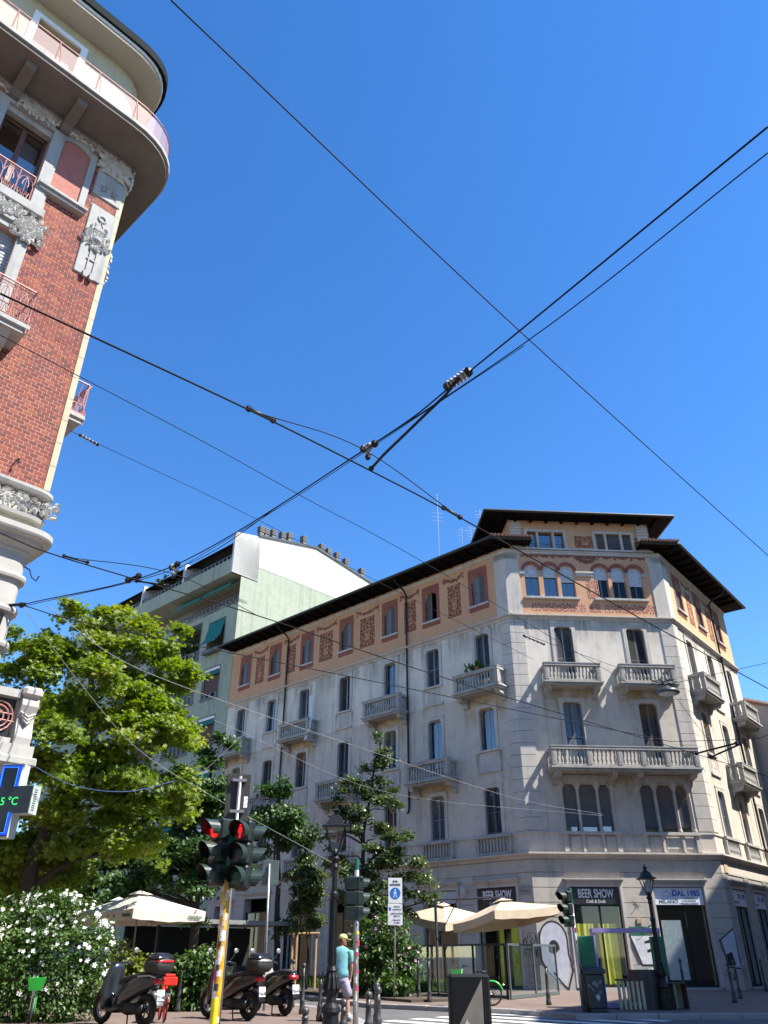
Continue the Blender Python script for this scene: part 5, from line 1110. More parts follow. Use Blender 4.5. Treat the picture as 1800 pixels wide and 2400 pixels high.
# near traffic light on the yellow pole
p=atY(462*K,2212*K,12.5); pt=atY(505*K,1755*K,12.5); tx=troot('traffic_light',(p.x,12.5,.1),0,'traffic light on yellow pole covered in stickers, showing red','traffic light')
sh=(pt.x-p.x)*.6
px=lambda z:(sh*(z/3.2))
mb=MB(); mb.tube([V((px(z),0,z-.1)) for z in (0,1,2,2.55)],.062,14); part('pole',mb,YEL,tx,smooth=True); mb=MB(); mb.tube([V((px(2.55),0,2.45)),V((px(2.95),0,2.9))],.058,12); mb.tube([V((px(2.95),0,2.9)),V((px(3.2),0,3.15))],.05,12); part('pole_top',mb,plain('pole_green',(.012,.12,.075),.4),tx,smooth=True)
q=random.Random(5)
for i in range(34):
    z=.1+i*.062+q.random()*.03; h=q.uniform(.05,.14); a=-90+q.uniform(-55,55); w_=q.uniform(30,90); m=MB(); arcpatch(m,.0635+.0008*(i%4),z,z+h,a-w_/2,a+w_/2,c=(px(z+.15),0)); part('sticker',m,STK[1] if z<.3 else q.choice(STK[:1]*6+STK[6:]*4+STK),tx)
m=MB(); arcpatch(m,.067,.55,.85,-140,-50,c=(px(.8),0)); part('sticker',m,plain('yellow_notice',(.8,.72,.02),.5),tx)
sighead(tx,(px(2.7)-.24,-.05,0),-135,2.23,lit=0); sighead(tx,(px(2.7)+.16,-.10,0),-106,2.2,lit=0,ped=True); sighead(tx,(px(2.7)+.3,.12,0),10,2.17)
mb=MB(); 
for z in (2.28,3.05): mb.box(lambda a,b,c:V((a+px(2.7),b,c)),-.36,.34,-.03,.03,z-.02,z+.02)
part('bracket',mb,METAL,tx)
# back of a road sign behind the traffic light
c=atY(513*K,1725*K,15); ro=troot('road_sign',(c.x,15,.1),0,'tall dark road sign seen from behind above the traffic light','sign')
part('pole',MB().tube([V((.02,0,0)),V((.02,0,c.z+.3))],.035,10),STEEL,ro,smooth=True); mb=MB(); mb.bbox(Fz((0,-.0,0),12),-.22,.22,.04,.07,c.z-.55,c.z+.35,.008); part('plate',mb,plain('sign_back',(.05,.045,.045),.5,.2),ro)
for z in (c.z-.35,c.z+.2): part('clamp',MB().box(Fz((0,0,0),12),-.12,.14,-.04,.045,z,z+.05),STEEL,ro)
mb=MB(); mb.box(Fz((0,0,0),12),.12,.19,.036,.04,c.z-.25,c.z-.05); part('label_sticker',mb,STK[0],ro)
c=atY(580*K,1893*K,26); b=atY(575*K,2100*K,26); ro=troot('road_sign',(b.x,26,.1),0,'small green-grey sign back on a thin steel pole behind the scooters','sign')
part('pole',MB().tube([V((0,0,0)),V((c.x-b.x,0,c.z+.25))],.035,10),STEEL,ro,smooth=True); part('plate',MB().bbox(W0,c.x-b.x-.2,c.x-b.x+.3,.04,.07,c.z-.35,c.z+.35,.008),plain('sign_back_green',(.12,.16,.15),.5,.2),ro)
# signal on the grey stickered pole
b=atY(768*K,2212*K,20); t=atY(771*K,1855*K,20); ro=troot('traffic_light',(b.x,20,.1),0,'traffic light turned away on a grey stickered pole beside the man','traffic light')
part('pole',MB().tube([V((0,0,.0)),V((t.x-b.x,0,t.z-.35))],.06,12),STEEL,ro,smooth=True); part('pole_top',MB().tube([V((t.x-b.x,0,t.z-.35)),V((t.x-b.x,0,t.z-.1))],.055,12),MATS['pole_green'],ro); stickers(ro,.06,.4,2.6,26,8); sighead(ro,(.06,.14,0),40,2.05); sighead(ro,(-.16,.1,0),95,2.05)
mb=MB(); mb.tube([V((0,0,t.z-.5)),V((.1,-.05,t.z-.55))],.03,6); part('wire_clamp',mb,METAL,ro); MID=V((b.x+.02,20,t.z-.4))
# signal near the dumped furniture
b=atZ(1262*K,2186*K,.12); t=atY(1230*K,1918*K,b.y); ro=troot('traffic_light',(b.x,b.y,.12),0,'unlit traffic light on leaning grey pole by the beer shop window','traffic light')
part('pole',MB().tube([V((0,0,0)),V((t.x-b.x,0,t.z-.55))],.06,12),STEEL,ro,smooth=True); part('pole_top',MB().tube([V((t.x-b.x,0,t.z-.55)),V((t.x-b.x-.01,0,t.z-.12))],.062,12),MATS['pole_green'],ro); stickers(ro,.061,.9,2.0,12,9); sighead(ro,(t.x-b.x-.2,-.05,0),-150,t.z-1.02-.12)
GBOX=plain('green_box_paint',(.004,.13,.055),.45)
q=b; mb=MB(); mb.bbox(Fz((q.x+.3,q.y+.12,0),0),-.22,.2,-.12,.12,.95,1.95,.02); solo('notice_box',mb,GBOX,(q.x+.3,q.y+.12,.95),'bright green metal box fixed to the leaning signal pole','box')
# lamp posts
def lamppost(loc,h,label,flip=0):
    ro=troot('lamp_post',loc,0,label,'street lamp','cast-iron lantern posts'); s=h/3.75
    IR=METAL
    part('pedestal',MB().lathe(W0,[(.17,0),(.17,.3),(.14,.34),(.13,.52),(.165,.56),(.15,.62),(.09,.68),(.08,.76),(.115,.84),(.12,.9),(.10,1.02),(.08,1.12),(.10,1.14),(.075,1.2)],14),IR,ro,smooth=False)
    mb=MB()
    for k in range(10):
        t=2*math.pi*k/10; mb.tube([V((.085*math.cos(t),.085*math.sin(t),.78)),V((.13*math.cos(t),.13*math.sin(t),.88)),V((.10*math.cos(t),.10*math.sin(t),1.04)),V((.08*math.cos(t),.08*math.sin(t),1.12))],[.008,.022,.016,.005],5)
    part('acanthus_collar',mb,IR,ro)
    sh=MB().lathe(W0,[(.062,1.2),(.056,2.2),(.075,2.24),(.075,2.3),(.05,2.33),(.045,2.68),(.07,2.72),(.05,2.78),(.09,2.86),(.04,2.92)],14); part('shaft',sh,IR,ro,smooth=False)
    mb=MB()
    for k in range(8): t=2*math.pi*k/8; mb.tube([V((.062*math.cos(t),.062*math.sin(t),1.22)),V((.055*math.cos(t),.055*math.sin(t),2.2))],.009,4)
    part('fluting',mb,IR,ro)
    mb=MB(); e=.2
    for k in range(4):
        t=math.pi/4+math.pi/2*k; c,s_=math.cos(t),math.sin(t); mb.tube([V((.04*c,.04*s_,2.92)),V((.1*c,.1*s_,2.98)),V((.24*c,.24*s_,3.36))],.014,5)
    mb.lathe(W0,[(.06,2.92),(.05,2.98),(.03,3.02)],8); L=part('lantern_frame',mb,IR,ro)
    mb=MB(); mb.lathe(W0,[(.34,3.36),(.34,3.39),(.22,3.43),(.15,3.55),(.06,3.6),(.05,3.64),(.09,3.67),(.03,3.72),(.015,3.78)],4,True); part('lantern_roof',mb,IR,L)
    gl=MB(); 
    for k in range(4):
        t=math.pi/4+math.pi/2*k; t2=t+math.pi/2; gl.quad(V((.09*math.cos(t),.09*math.sin(t),2.98)),V((.09*math.cos(t2),.09*math.sin(t2),2.98)),V((.22*math.cos(t2),.22*math.sin(t2),3.35)),V((.22*math.cos(t),.22*math.sin(t),3.35)))
    part('lantern_glass',gl,CLEAR,L); return ro
b=atY(716*K,2212*K,15.0); lt=atY(728*K,1737*K,15.0)
lamppost((-.875,15.0,.1),3.8,'cast-iron lamp post nearest the viewer, hiding half of the man')
b=atZ(1440*K,2182*K,.12); lamppost((b.x,b.y,.12),3.75,'black lamp post in front of the white estate agency sign'); LRB=b
mb=MB(); mb.bbox(Fz((b.x+.02,b.y+.2,0),0),-.12,.24,-.12,.12,.95,1.95,.02); solo('notice_box',mb,GBOX,(b.x+.02,b.y+.2,.95),'green metal box fixed to the black lamp post','box')
# pedestrian-zone sign
SW=plain('sign_white',(.78,.78,.76),.4,var=.02,bs=0); SBL=plain('sign_blue',(.01,.17,.55),.4,var=.02,bs=0)
c=atY(854*K,1897*K,31); b=atY(852*K,2150*K,31); ro=troot('pedestrian_sign',(b.x,31,.2),0,'white pedestrian-zone sign with blue disc on a thin pole','sign'); zt=c.z-.2; cx=c.x-b.x
part('pole',MB().tube([V((0,0,0)),V((cx,0,zt-.1))],.03,10),STEEL,ro,smooth=True); pl=part('plate',MB().bbox(W0,cx-.26,cx+.24,-.06,-.035,zt-.82,zt,.006),SW,ro); p2=part('plate',MB().bbox(W0,cx-.28,cx+.24,-.06,-.035,zt-1.52,zt-.84,.006),SW,ro)
part('blue_disc',MB().lathe(lambda a,b_,c_:V((cx-.01+a,-.062-c_,zt-.5+b_)),[(.19,0),(.19,.004)],24),SBL,pl)
mb=MB(); P=lambda x,z:V((cx-.01+x,-.068,zt-.5+z)); mb.lathe(lambda a,b_,c_:P(a,.11+b_)-V((0,c_,0)),[(.026,0),(.026,.002)],10)
for pg in ([(-.03,.075),(.025,.075),(.03,-.01),(-.03,-.01)],[(-.03,.0),(.0,.0),(-.045,-.14),(-.07,-.13)],[(.0,.0),(.03,.0),(.065,-.13),(.04,-.14)],[(-.03,.07),(-.075,-.01),(-.06,-.02),(-.02,.04)],[(.02,.07),(.07,.0),(.058,-.012),(.01,.04)]): mb.poly([P(*v) for v in pg])
part('pictogram',mb,SW,pl)
def stext(parent,x,y,z,body,size,mat,sx=1,bold=0,rz=0): 
    me=textmesh(body,size,mat,sx,bold,.002); o=link('lettering',me,parent,V((0,0,0))); o.matrix_basis=Matrix.Translation((x,y,z))@Matrix.Rotation(R(rz),4,'Z')@Matrix.Rotation(R(90),4,'X'); return o
INK=plain('black_ink',(.015,.015,.015),.6,bs=0)
stext(pl,cx-.01,-.064,zt-.1,'area',.12,INK,.9,.002); stext(pl,cx-.01,-.064,zt-.21,'pedonale',.12,INK,.85,.002)
for i,(tx_,dz) in enumerate((('ECCETTO',.93),('AUTORIZZATI',1.02),('CARICO E SCARICO',1.15),('MERCI 6-10',1.23),('BICICLETTE',1.36),('AL PASSO',1.44))): stext(p2,cx+.04,-.064,zt-dz,tx_,.055,INK,.9)
mb=MB(); mb.box(W0,cx-.24,cx-.16,-.064,-.06,zt-1.05,zt-.95); part('blue_symbol',mb,SBL,p2)
# bollards
def bollard(loc,h,label,thick=1.0):
    ro=troot('bollard',loc,0,label,'bollard','round-topped iron bollards'); t=thick
    part('post',MB().lathe(W0,[(.085*t,0),(.085*t,.1),(.07*t,.13),(.065*t,.28),(.075*t,.3),(.05*t,.34),(.044*t,h*.72),(.055*t,h*.73),(.055*t,h*.75),(.04*t,h*.78),(.036*t,h-.1)],10),BOLM,ro,smooth=True); part('ball',MB().ball((0,0,h-.055),.062*t,10,7),BOLM,ro,smooth=True); return ro
BOLM=plain('grey_iron_paint',(.065,.068,.068),.45,.3)
for x,y,h,lab in ((652,2190,1.3,'bollard just right of the pair of black scooters'),(630,2175,1.25,'bollard half hidden by the right black scooter'),(712-22,2205,1.25,'dark bollard left of the near lamp post'),(905,2160,1.3,'left one of two bollards beside the weeds'),(928,2166,1.3,'right one of two bollards beside the weeds'),(383,2185,1.2,'bollard by the dark hedge trough, right of the red bike'),(1186,2172,1.1,'single bollard in front of the glass enclosure corner'),(1484,2168,1.25,'bollard right of the black lamp post at the kerb'),(1588,2167,1.15,'nearer of two crossing bollards by the graffiti wall'),(1600,2158,1.2,'farther of two crossing bollards by the graffiti wall'),(1632,2135,1.2,'bollard near the right-hand shop doorway'),(1656,2143,1.2,'last bollard at the right edge')):
    g=atZ(x*K,y*K,.11); bollard((g.x,g.y,.1 if g.x<0 else .12),h*min(1,g.y/27),lab)
for x,y,Yd,lab in ((666,2152,14.5,'thick short bollard left of the near lamp post'),(810,2158,14.5,'thick short bollard in front of the man\'s leg'),(864,2118,0,None),(870,2328,0,None)):
    if not lab: continue
    pass
for fx,fy,Yd,lab in ((716,2361,15.5,'short bollard at the bottom edge left of the lamp pedestal'),(806,2342,16.5,'short bollard directly in front of the walking man'),(864,2324,16.5,'short bollard right of the grey stickered pole'),(883,2303,18.5,'rear one of two overlapping bollards near the crossing'),(886,2313,17.2,'front one of two overlapping bollards near the crossing')):
    t=atY(fx,fy,Yd); bollard((t.x,Yd,.1 if t.x<0 else .0),t.z-(.1 if t.x<0 else 0),lab,1.15)
# painted utility cabinet
DGR=plain('dark_grey_paint',(.010,.0105,.011),.6,spec=.2); BEI=plain('beige_paint',(.20,.175,.14),.7)
A=atY(970*K,2105*K,10.6); B=atY(1041*K,2108*K,10.6); ro=root('utility_cabinet',(A.x,10.6,0),'dark grey utility cabinet with a beige painted triangle, in the foreground','cabinet'); zt=A.z; x0,x1=A.x,B.x
part('body',MB().bbox(W0,x0,x1+.09,10.6,10.95,-.0,zt,.025),DGR,ro); part('painted_triangle',MB().poly([V((x1-.004,10.597,atY(1139,2294,10.6).z)),V((x1-.004,10.597,.03)),V((x0+.02,10.597,.03)),V((x0+.02,10.597,.5)),V((atY(1078,2399,10.6).x,10.597,atY(1078,2399,10.6).z))]),BEI,ro)
mb=MB(); q=random.Random(4)
for i in range(14): a=x0+.12+q.random()*.16; z=.62+q.random()*.16; mb.poly([V((a,10.5965,z)),V((a+q.uniform(.01,.04),10.5965,z+.01)),V((a+q.uniform(0,.03),10.5965,z+q.uniform(.01,.06)))])
part('torn_sticker',mb,STK[0],ro); mb=MB(); mb.tube([V((x0+.27+.18*t/8,10.597,.42+.1*math.sin(t/8*1.5))) for t in range(9)],.006,4); part('scrawl',mb,INK,ro); part('door_edge',MB().box(W0,x1+.012,x1+.02,10.592,10.6,.05,zt-.05),INK,ro)
# overhead lamp
c=atY(1442*K,1497*K,20); ro=troot('hanging_lamp',(c.x,20,c.z),0,'grey disc street lamp hanging from wires before the corner balcony','street lamp'); part('shade',MB().lathe(W0,[(.30,-.02),(.32,.0),(.26,.08),(.1,.13),(.05,.2)],18),plain('lamp_grey',(.09,.10,.105),.4,.4),ro,smooth=True); part('glass_bowl',MB().lathe(W0,[(.12,-.06),(.2,-.04),(.24,-.02)],14),plain('lamp_bowl',(.5,.5,.48),.2),ro,smooth=True)
mb=MB(); q=random.Random(2)
for i in range(5): mb.tube([V((q.uniform(-.4,.3),q.uniform(-.1,.1),.2+q.random()*.2)) for _ in range(4)],.014,5)
part('cable_bundle',mb,METAL,ro); HL_=c+UP*.22
# pharmacy cross
CASE=plain('cross_casing',(.42,.47,.44),.4); FACE=plain('cross_face',(.03,.04,.045),.3); BLUE=emit('blue_led',(.0,.06,1),.6); CYAN=emit('cyan_led',(.08,.5,1),.6); GLED=emit('green_led',(.04,1,.2),.55)
c=atY(20,1877,13); ro=troot('pharmacy_cross',(c.x,c.y,c.z),-8,'lit pharmacy cross showing a temperature at the left edge','sign'); w_=.175; h=.56; hw=.45
CR=[(-w_,-h),(w_,-h),(w_,-.21),(hw,-.21),(hw,.21),(w_,.21),(w_,h),(-w_,h),(-w_,.21),(-hw,.21),(-hw,-.21),(-w_,-.21)]
part('casing',MB().prism(W0,CR,-.1,.12),CASE,ro); CI=[(a*.97-(.0),b*.975) for a,b in CR]; part('face',MB().prism(W0,CI,-.104,-.1),FACE,ro)
for nm,pth,mt,r_ in (('blue_tube',[(-w_+.03,.2),(-w_+.03,h-.05),(w_-.03,h-.05),(w_-.03,.2)],BLUE,.026),('blue_tube',[(-w_+.03,-.2),(-w_+.03,-h+.05),(w_-.03,-h+.05),(w_-.03,-.2)],BLUE,.026)): part(nm,MB().tube([V((a,-.108,b)) for a,b in pth],r_,5),mt,ro); part('cyan_tube',MB().tube([V((a*.9,-.134,b*.97)) for a,b in pth],.0035,4),CYAN,ro)
o=stext(ro,-.02,-.106,-.03,'27.5 °C',.17,GLED,.95)
mb=MB()
for k in range(10): mb.box(W0,hw,hw+.002,-.05,-.03+.06,-.16+k*.034,-.145+k*.034)
part('vent_slots',mb,INK,ro); part('bracket',MB().tube([V((-hw,0,.0)),V((-1.0,.5,.0))],.03,6),METAL,ro)
# parasols
CANV=plain('cream_canvas',(.60,.55,.46),.85,var=.06,scale=3); CANT=plain('tan_canvas',(.50,.40,.28),.85,var=.06,scale=3)
def canopy(mb,apex,cs,val,seg=8):
    n=len(cs)
    for i in range(n):
        p,q=cs[i],cs[(i+1)%n]
        rows=[[apex.lerp(p.lerp(q,j/seg),t)-UP*(.10*math.sin(math.pi*t)*0+.06*math.sin(math.pi*j/seg)*t) for j in range(seg+1)] for t in (0,.33,.66,1)]
        for a,b in zip(rows,rows[1:]):
            for j in range(seg): mb.quad(a[j],a[j+1],b[j+1],b[j])
        e=rows[-1]; mid=sum(cs,V((0,0,0)))/n
        low=[v-UP*val*(1+.05*math.sin(j*2.1))+(mid-v)*.01 for j,v in enumerate(e)]
        for j in range(seg): mb.quad(e[j],e[j+1],low[j+1],low[j])
def parasol(name,label,apex,cs,val,mat,pole,post=None,logo=None):
    base=V((pole.x,pole.y,.1)); ro=root(name,base,label,'parasol','cafe parasols')
    mb=MB(); canopy(mb,apex,cs,val); part('canopy',mb,mat,ro)
    mb=MB(); vt=[apex.lerp(c,.2)+UP*.07 for c in cs]; 
    for i in range(len(cs)): mb.poly([apex+UP*.1,vt[i],vt[(i+1)%len(cs)]])
    part('vent_cap',mb,mat,ro)
    for c in cs: part('rib',MB().tube([apex-UP*.05,c-UP*.02],.012,5),METAL,ro)
    if not post: part('pole',MB().tube([base,V((apex.x,apex.y,apex.z-.02))],.028,8),plain('pole_beige',(.33,.31,.27),.5,.3),ro)
    else:
        pt_,arm=post; part('post',MB().tube([base,pt_],.055,8),plain('anodised_grey',(.10,.10,.11),.45,.5),ro); part('arm',MB().tube([pt_,arm],.04,6),MATS['anodised_grey'],ro); part('strut',MB().tube([base.lerp(pt_,.55),pt_.lerp(arm,.35)],.02,5),MATS['anodised_grey'],ro); part('base_plate',MB().box(W0,base.x-.45,base.x+.45,base.y-.45,base.y+.45,.1,.2),CONC,ro)
    if logo:
        for (u,i) in logo:
            p,q=cs[i],cs[(i+1)%len(cs)]; c=p.lerp(q,u)-UP*val*.62; d=(q-p); d.z=0; d.normalize(); nn=V((d.y,-d.x,0)); 
            if nn.y>0: nn=-nn; d=-d
            M=Matrix((V((d.x,d.y,0)),UP,nn)).transposed().to_4x4(); M.translation=c+nn*.03
            inst('lettering',textmesh('Heineken',.15,plain('brand_green',(.02,.10,.05),.7),.9,.002),ro,M)
            st=MB(); st.poly([V((.07*(1 if k%2==0 else .4)*math.sin(math.pi*k/5),.07*(1 if k%2==0 else .4)*math.cos(math.pi*k/5)+.17,0)) for k in range(10)]); M2=M.copy(); inst('star',st.mesh('star',plain('star_red',(.55,.02,.02),.7)),ro,M2)
    return ro
cN=atY(288*K,1966*K,25.2); cR_=atY(446*K,1962*K,27.3); cL_=atY(176*K,1948*K,27.8); ap=atY(302*K,1930*K,27.4); cF=cR_+cL_-cN; zr=2.62
for c_ in (cN,cR_,cL_,cF): c_.z=2.66
parasol('parasol','large cream square parasol with beer lettering over the hedge',ap,[cN,cR_,cF,cL_],.26,CANV,V((atY(287*K,2080*K,27.4).x,27.4,.1)),logo=((.84,0),(.9,3)))
cc=V((-9.6,31,2.75)); parasol('parasol','white parasol half hidden behind the cream one and the bush',cc+UP*.45,[cc+V((1.9,-.6,0)),cc+V((.6,1.9,0)),cc+V((-1.9,.6,0)),cc+V((-.6,-1.9,0))],.3,plain('white_canvas',(.68,.66,.60),.85,var=.05),V((-9.6,31,.1)))
N1=atY(1068*K,1966*K,31.2); R1=atY(1208*K,1956*K,33.2); L1=atY(978*K,1997*K,32.6); F1=R1+L1-N1; a1=atY(1083*K,1946*K,32.8); pt_=atY(940*K,1944*K,34); pb=V((atY(948*K,2140*K,34).x,34,.12))
parasol('cantilever_parasol','tan cantilever parasol in front of the black beer shop sign',a1,[N1,R1,F1,L1],.28,CANT,pb,post=(pt_,a1+UP*.12))
N2=atY(962*K,1993*K,34.2); L2=atY(880*K,1974*K,36); R2=atY(1034*K,1974*K,36.5); F2=L2+R2-N2; a2=atY(958*K,1955*K,36); F2.z=max(F2.z,2.6)
pb2=V((atY(925*K,2100*K,36.5).x,36.5,.12)); parasol('cantilever_parasol','tan parasol beneath the trees, left of the one by the beer sign',a2,[N2,R2,F2,L2],.3,CANT,pb2,post=(V((pb2.x,36.5,3.4)),a2+UP*.1))
# glass terrace enclosure
def screen(label,pts,mat,z1=1.75,nd=2):
    ro=root('glass_screen',(pts[0][0],pts[0][1],.12),label,'glass screen')
    for i in range(len(pts)-1):
        p,q=V((*pts[i],.12)),V((*pts[i+1],.12)); L=(q-p).length; u=(q-p)/L; nn=V((u.y,-u.x,0)); F=lambda a,b,c,p=p,u=u,nn=nn:p+u*a+nn*b+UP*c
        for k in range(nd+1): x=L*k/nd; part('post',MB().box(F,x-.035,x+.035,-.03,.03,0,z1-.12),mat,ro)
        part('rail',MB().box(F,.035,L-.035,-.03,.03,z1-.19,z1-.12),mat,ro); part('rail',MB().box(F,.035,L-.035,-.03,.03,.02,.12),mat,ro)
        for k in range(nd): part('pane',MB().box(F,L*k/nd+.035,L*(k+1)/nd-.035,-.004,.004,.12,z1-.19),CLEAR,ro)
    return ro
ALU=plain('blue_grey_aluminium',(.12,.15,.155),.45,.3)
screen('dark framed glass screen along the parasol terrace',[(1.45,37.4),(4.35,31.8)],METAL,1.85,3); screen('blue-grey framed glass screen at the corner of the terrace',[(4.45,31.75),(6.95,35.9)],ALU,1.85,2)
# ================================================================ scooters, bikes, man, dumped furniture
BLK=plain('scooter_black',(.012,.012,.014),.22,var=.15,coat=.6); BLUEB=plain('scooter_blue_black',(.02,.028,.038),.25,coat=.5); SILV=plain('silver_trim',(.5,.5,.5),.3,.8); REDR=plain('red_reflector',(.5,.015,.02),.2); SEATM=plain('seat_vinyl',(.02,.02,.02),.6); SMOKE=glass('smoked_screen',(.56,.57,.57),trans=.95,refl=.35); PLATE=plain('plate_white',(.72,.72,.70),.45,var=.05)
def ring(x,yc,zc,hw,hh,n=12,e=2.6): return [V((x,yc+hw*math.copysign(abs(math.cos(t))**(2/e),math.cos(t)),zc+hh*math.copysign(abs(math.sin(t))**(2/e),math.sin(t)))) for t in [2*math.pi*i/n for i in range(n)]]
def ringz(z,xc,hx,hw,n=12,e=2.6): return [V((xc+hx*math.copysign(abs(math.cos(t))**(2/e),math.cos(t)),hw*math.copysign(abs(math.sin(t))**(2/e),math.sin(t)),z)) for t in [2*math.pi*i/n for i in range(n)]]
def wheel(parent,x,rad,tw,name,rim,spokes=5,rimr=None):
    F=lambda a,b,c:V((x+a,b,rad+c)); o=part(name,MB().torus(F,rad-tw,tw,26,8),RUBBER,parent,smooth=True); m=MB(); m.torus(F,rad-tw*1.9,tw*.35,26,6); m.lathe(lambda a,b,c:F(a,c,b),[(.05,-.06),(.05,.06)],10)
    for k in range(spokes): t=2*math.pi*k/spokes; m.tube([F(.03*math.cos(t),0,.03*math.sin(t)),F((rad-tw*1.8)*math.cos(t),0,(rad-tw*1.8)*math.sin(t))],.016 if spokes<10 else .004,5)
    part('rim',m,rim,o); return o
def scooter(loc,rz,label,body,case=None,screen=True,plate='',silver=False,bag=False):
    ro=troot('scooter',loc,rz,label,'scooter','parked scooters'); ro.scale=(1.13,1.13,1.13)
    wheel(ro,.68,.29,.06,'front_wheel',SILV); wheel(ro,-.66,.28,.068,'rear_wheel',BLK)
    part('tail_body',MB().loft([ring(-.98,0,.80,.07,.05),ring(-.85,0,.77,.13,.11),ring(-.6,0,.72,.17,.17),ring(-.3,0,.64,.18,.22),ring(0,0,.52,.17,.22),ring(.16,0,.40,.14,.14)]),body,ro,smooth=True)
    part('seat',MB().loft([ring(-.9,0,.88,.10,.04),ring(-.6,0,.87,.15,.06),ring(-.25,0,.83,.15,.05),ring(.1,0,.77,.10,.05),ring(.2,0,.72,.06,.04)]),SEATM,ro,smooth=True)
    part('footboard',MB().loft([ring(0,0,.30,.16,.08),ring(.25,0,.26,.19,.06),ring(.5,0,.30,.17,.08)]),BLK,ro,smooth=True)
    part('leg_shield',MB().loft([ringz(.26,.50,.10,.17),ringz(.5,.50,.09,.23),ringz(.75,.47,.09,.24),ringz(.95,.42,.10,.19),ringz(1.06,.38,.07,.12)]),body,ro,smooth=True)
    part('front_fairing',MB().loft([ring(.48,0,.72,.16,.2),ring(.6,0,.72,.12,.17),ring(.7,0,.74,.05,.09)]),body,ro,smooth=True)
    part('front_mudguard',MB().loft([ring(.36,0,.5,.05,.03),ring(.55,0,.6,.08,.05),ring(.75,0,.6,.08,.05),ring(.98,0,.42,.04,.03)]),BLK,ro,smooth=True)
    part('fork',MB().tube([V((.68,.09,.29)),V((.56,.09,.62))],.025,6).tube([V((.68,-.09,.29)),V((.56,-.09,.62))],.025,6),SILV,ro)
    part('handlebar',MB().tube([V((.30,.36,1.04)),V((.38,.2,1.08)),V((.40,0,1.06)),V((.38,-.2,1.08)),V((.30,-.36,1.04))],.022,6),BLK,ro)
    for s in (1,-1):
        m=MB(); m.tube([V((.38,s*.22,1.08)),V((.36,s*.34,1.2)),V((.36,s*.36,1.26))],.01,5); o=part('mirror',m,BLK,ro); part('mirror_glass',MB().ball((.345,s*.38,1.30),.07,10,6,(.25,1,.75)),SILV,o,smooth=True)
    if screen:
        m=MB(); P=[[V((.46-.16*t-.05*(y*y*4),y*(1-.25*t),1.0+.5*t-.06*t*(abs(y)*4)**2*.3)) for y in [-.22+.44*j/6 for j in range(7)]] for t in (0,.35,.7,1)]
        for a,b in zip(P,P[1:]):
            for j in range(6): m.quad(a[j],a[j+1],b[j+1],b[j])
        part('windscreen',m,SMOKE,ro,smooth=True)
    part('tail_light',MB().loft([ring(-1.0,0,.76,.10,.045),ring(-.93,0,.77,.14,.06)]),REDR,ro,smooth=True)
    part('rear_fender',MB().loft([ring(-.85,0,.62,.10,.04),ring(-.98,0,.52,.09,.03),ring(-1.08,0,.36,.08,.015)]),BLK if not silver else SILV,ro,smooth=True)
    pl=part('plate',MB().box(lambda a,b,c:V((-1.055-.25*(c-.5)*-.4+a,b,c)),-.006,.006,-.09,.09,.44,.62),PLATE,ro)
    me=textmesh(plate[:2],.085,INK,.9,.001,.001); o=link('lettering',me,pl,V((0,0,0))); o.matrix_basis=Matrix.Translation((-1.052,0,.575))@Matrix.Rotation(R(-90),4,'Z')@Matrix.Rotation(R(90),4,'X'); me=textmesh(plate[2:],.085,INK,.9,.001,.001); o=link('lettering',me,pl,V((0,0,0))); o.matrix_basis=Matrix.Translation((-1.07,0,.49))@Matrix.Rotation(R(-90),4,'Z')@Matrix.Rotation(R(90),4,'X')
    part('exhaust',MB().tube([V((-.1,-.17,.28)),V((-.4,-.2,.3)),V((-.85,-.2,.38))],[.02,.06,.055],8),SILV if silver else METAL,ro,smooth=True)
    part('engine_cover',MB().loft([ring(-.75,.16,.30,.05,.08),ring(-.3,.16,.30,.06,.11),ring(-.05,.14,.32,.05,.08)]),METAL,ro,smooth=True)
    part('stand',MB().tube([V((-.25,.1,.25)),V((-.35,.16,.02))],.015,5).tube([V((-.25,-.1,.25)),V((-.35,-.16,.02))],.015,5).tube([V((-.35,.16,.02)),V((-.35,-.16,.02))],.012,5),METAL,ro)
    if case:
        c=part('top_case',MB().loft([ring(-1.12,0,1.02,.19,.12),ring(-1.05,0,1.03,.24,.15),ring(-.75,0,1.03,.24,.15),ring(-.66,0,1.02,.19,.12)]),SEATM,ro,smooth=True); part('case_lid',MB().loft([ring(-1.1,0,1.14,.2,.04),ring(-1.0,0,1.18,.22,.07),ring(-.78,0,1.18,.21,.07),ring(-.69,0,1.14,.17,.04)]),BLK,c,smooth=True); part('case_reflector',MB().loft([ring(-1.13,0,1.10,.16,.025),ring(-1.09,0,1.10,.215,.03),ring(-.95,0,1.11,.243,.03)]),case,c,smooth=True); part('rack',MB().box(W0,-1.0,-.75,-.1,.1,.84,.9),METAL,ro)
    if silver:
        part('grab_rail',MB().tube([V((-.5,.17,.84)),V((-.85,.16,.86)),V((-1.0,.0,.80)),V((-.85,-.16,.86)),V((-.5,-.17,.84))],.02,6),SILV,ro); part('side_panel',MB().loft([ring(-.75,-.165,.66,.02,.07),ring(-.5,-.18,.64,.02,.1),ring(-.3,-.18,.6,.02,.06)]),SILV,ro,smooth=True)
    if bag: part('leg_cover',MB().loft([ringz(.55,.3,.12,.22),ringz(.8,.28,.16,.24),ringz(.98,.30,.1,.14)]),plain('grey_tarp',(.32,.31,.28),.9,var=.2,scale=20,bs=1),ro,smooth=True)
    return ro
def gpos(fx,fy,z=.1): return atZ(fx,fy,z)
a=V((atY(288,2385,20.6).x,20.6,.1)); scooter(a,azrot(-54),'black scooter with red-striped top case and chrome trim in front of the white-flowered bush',BLUEB,REDR,True,'DX72100',True)
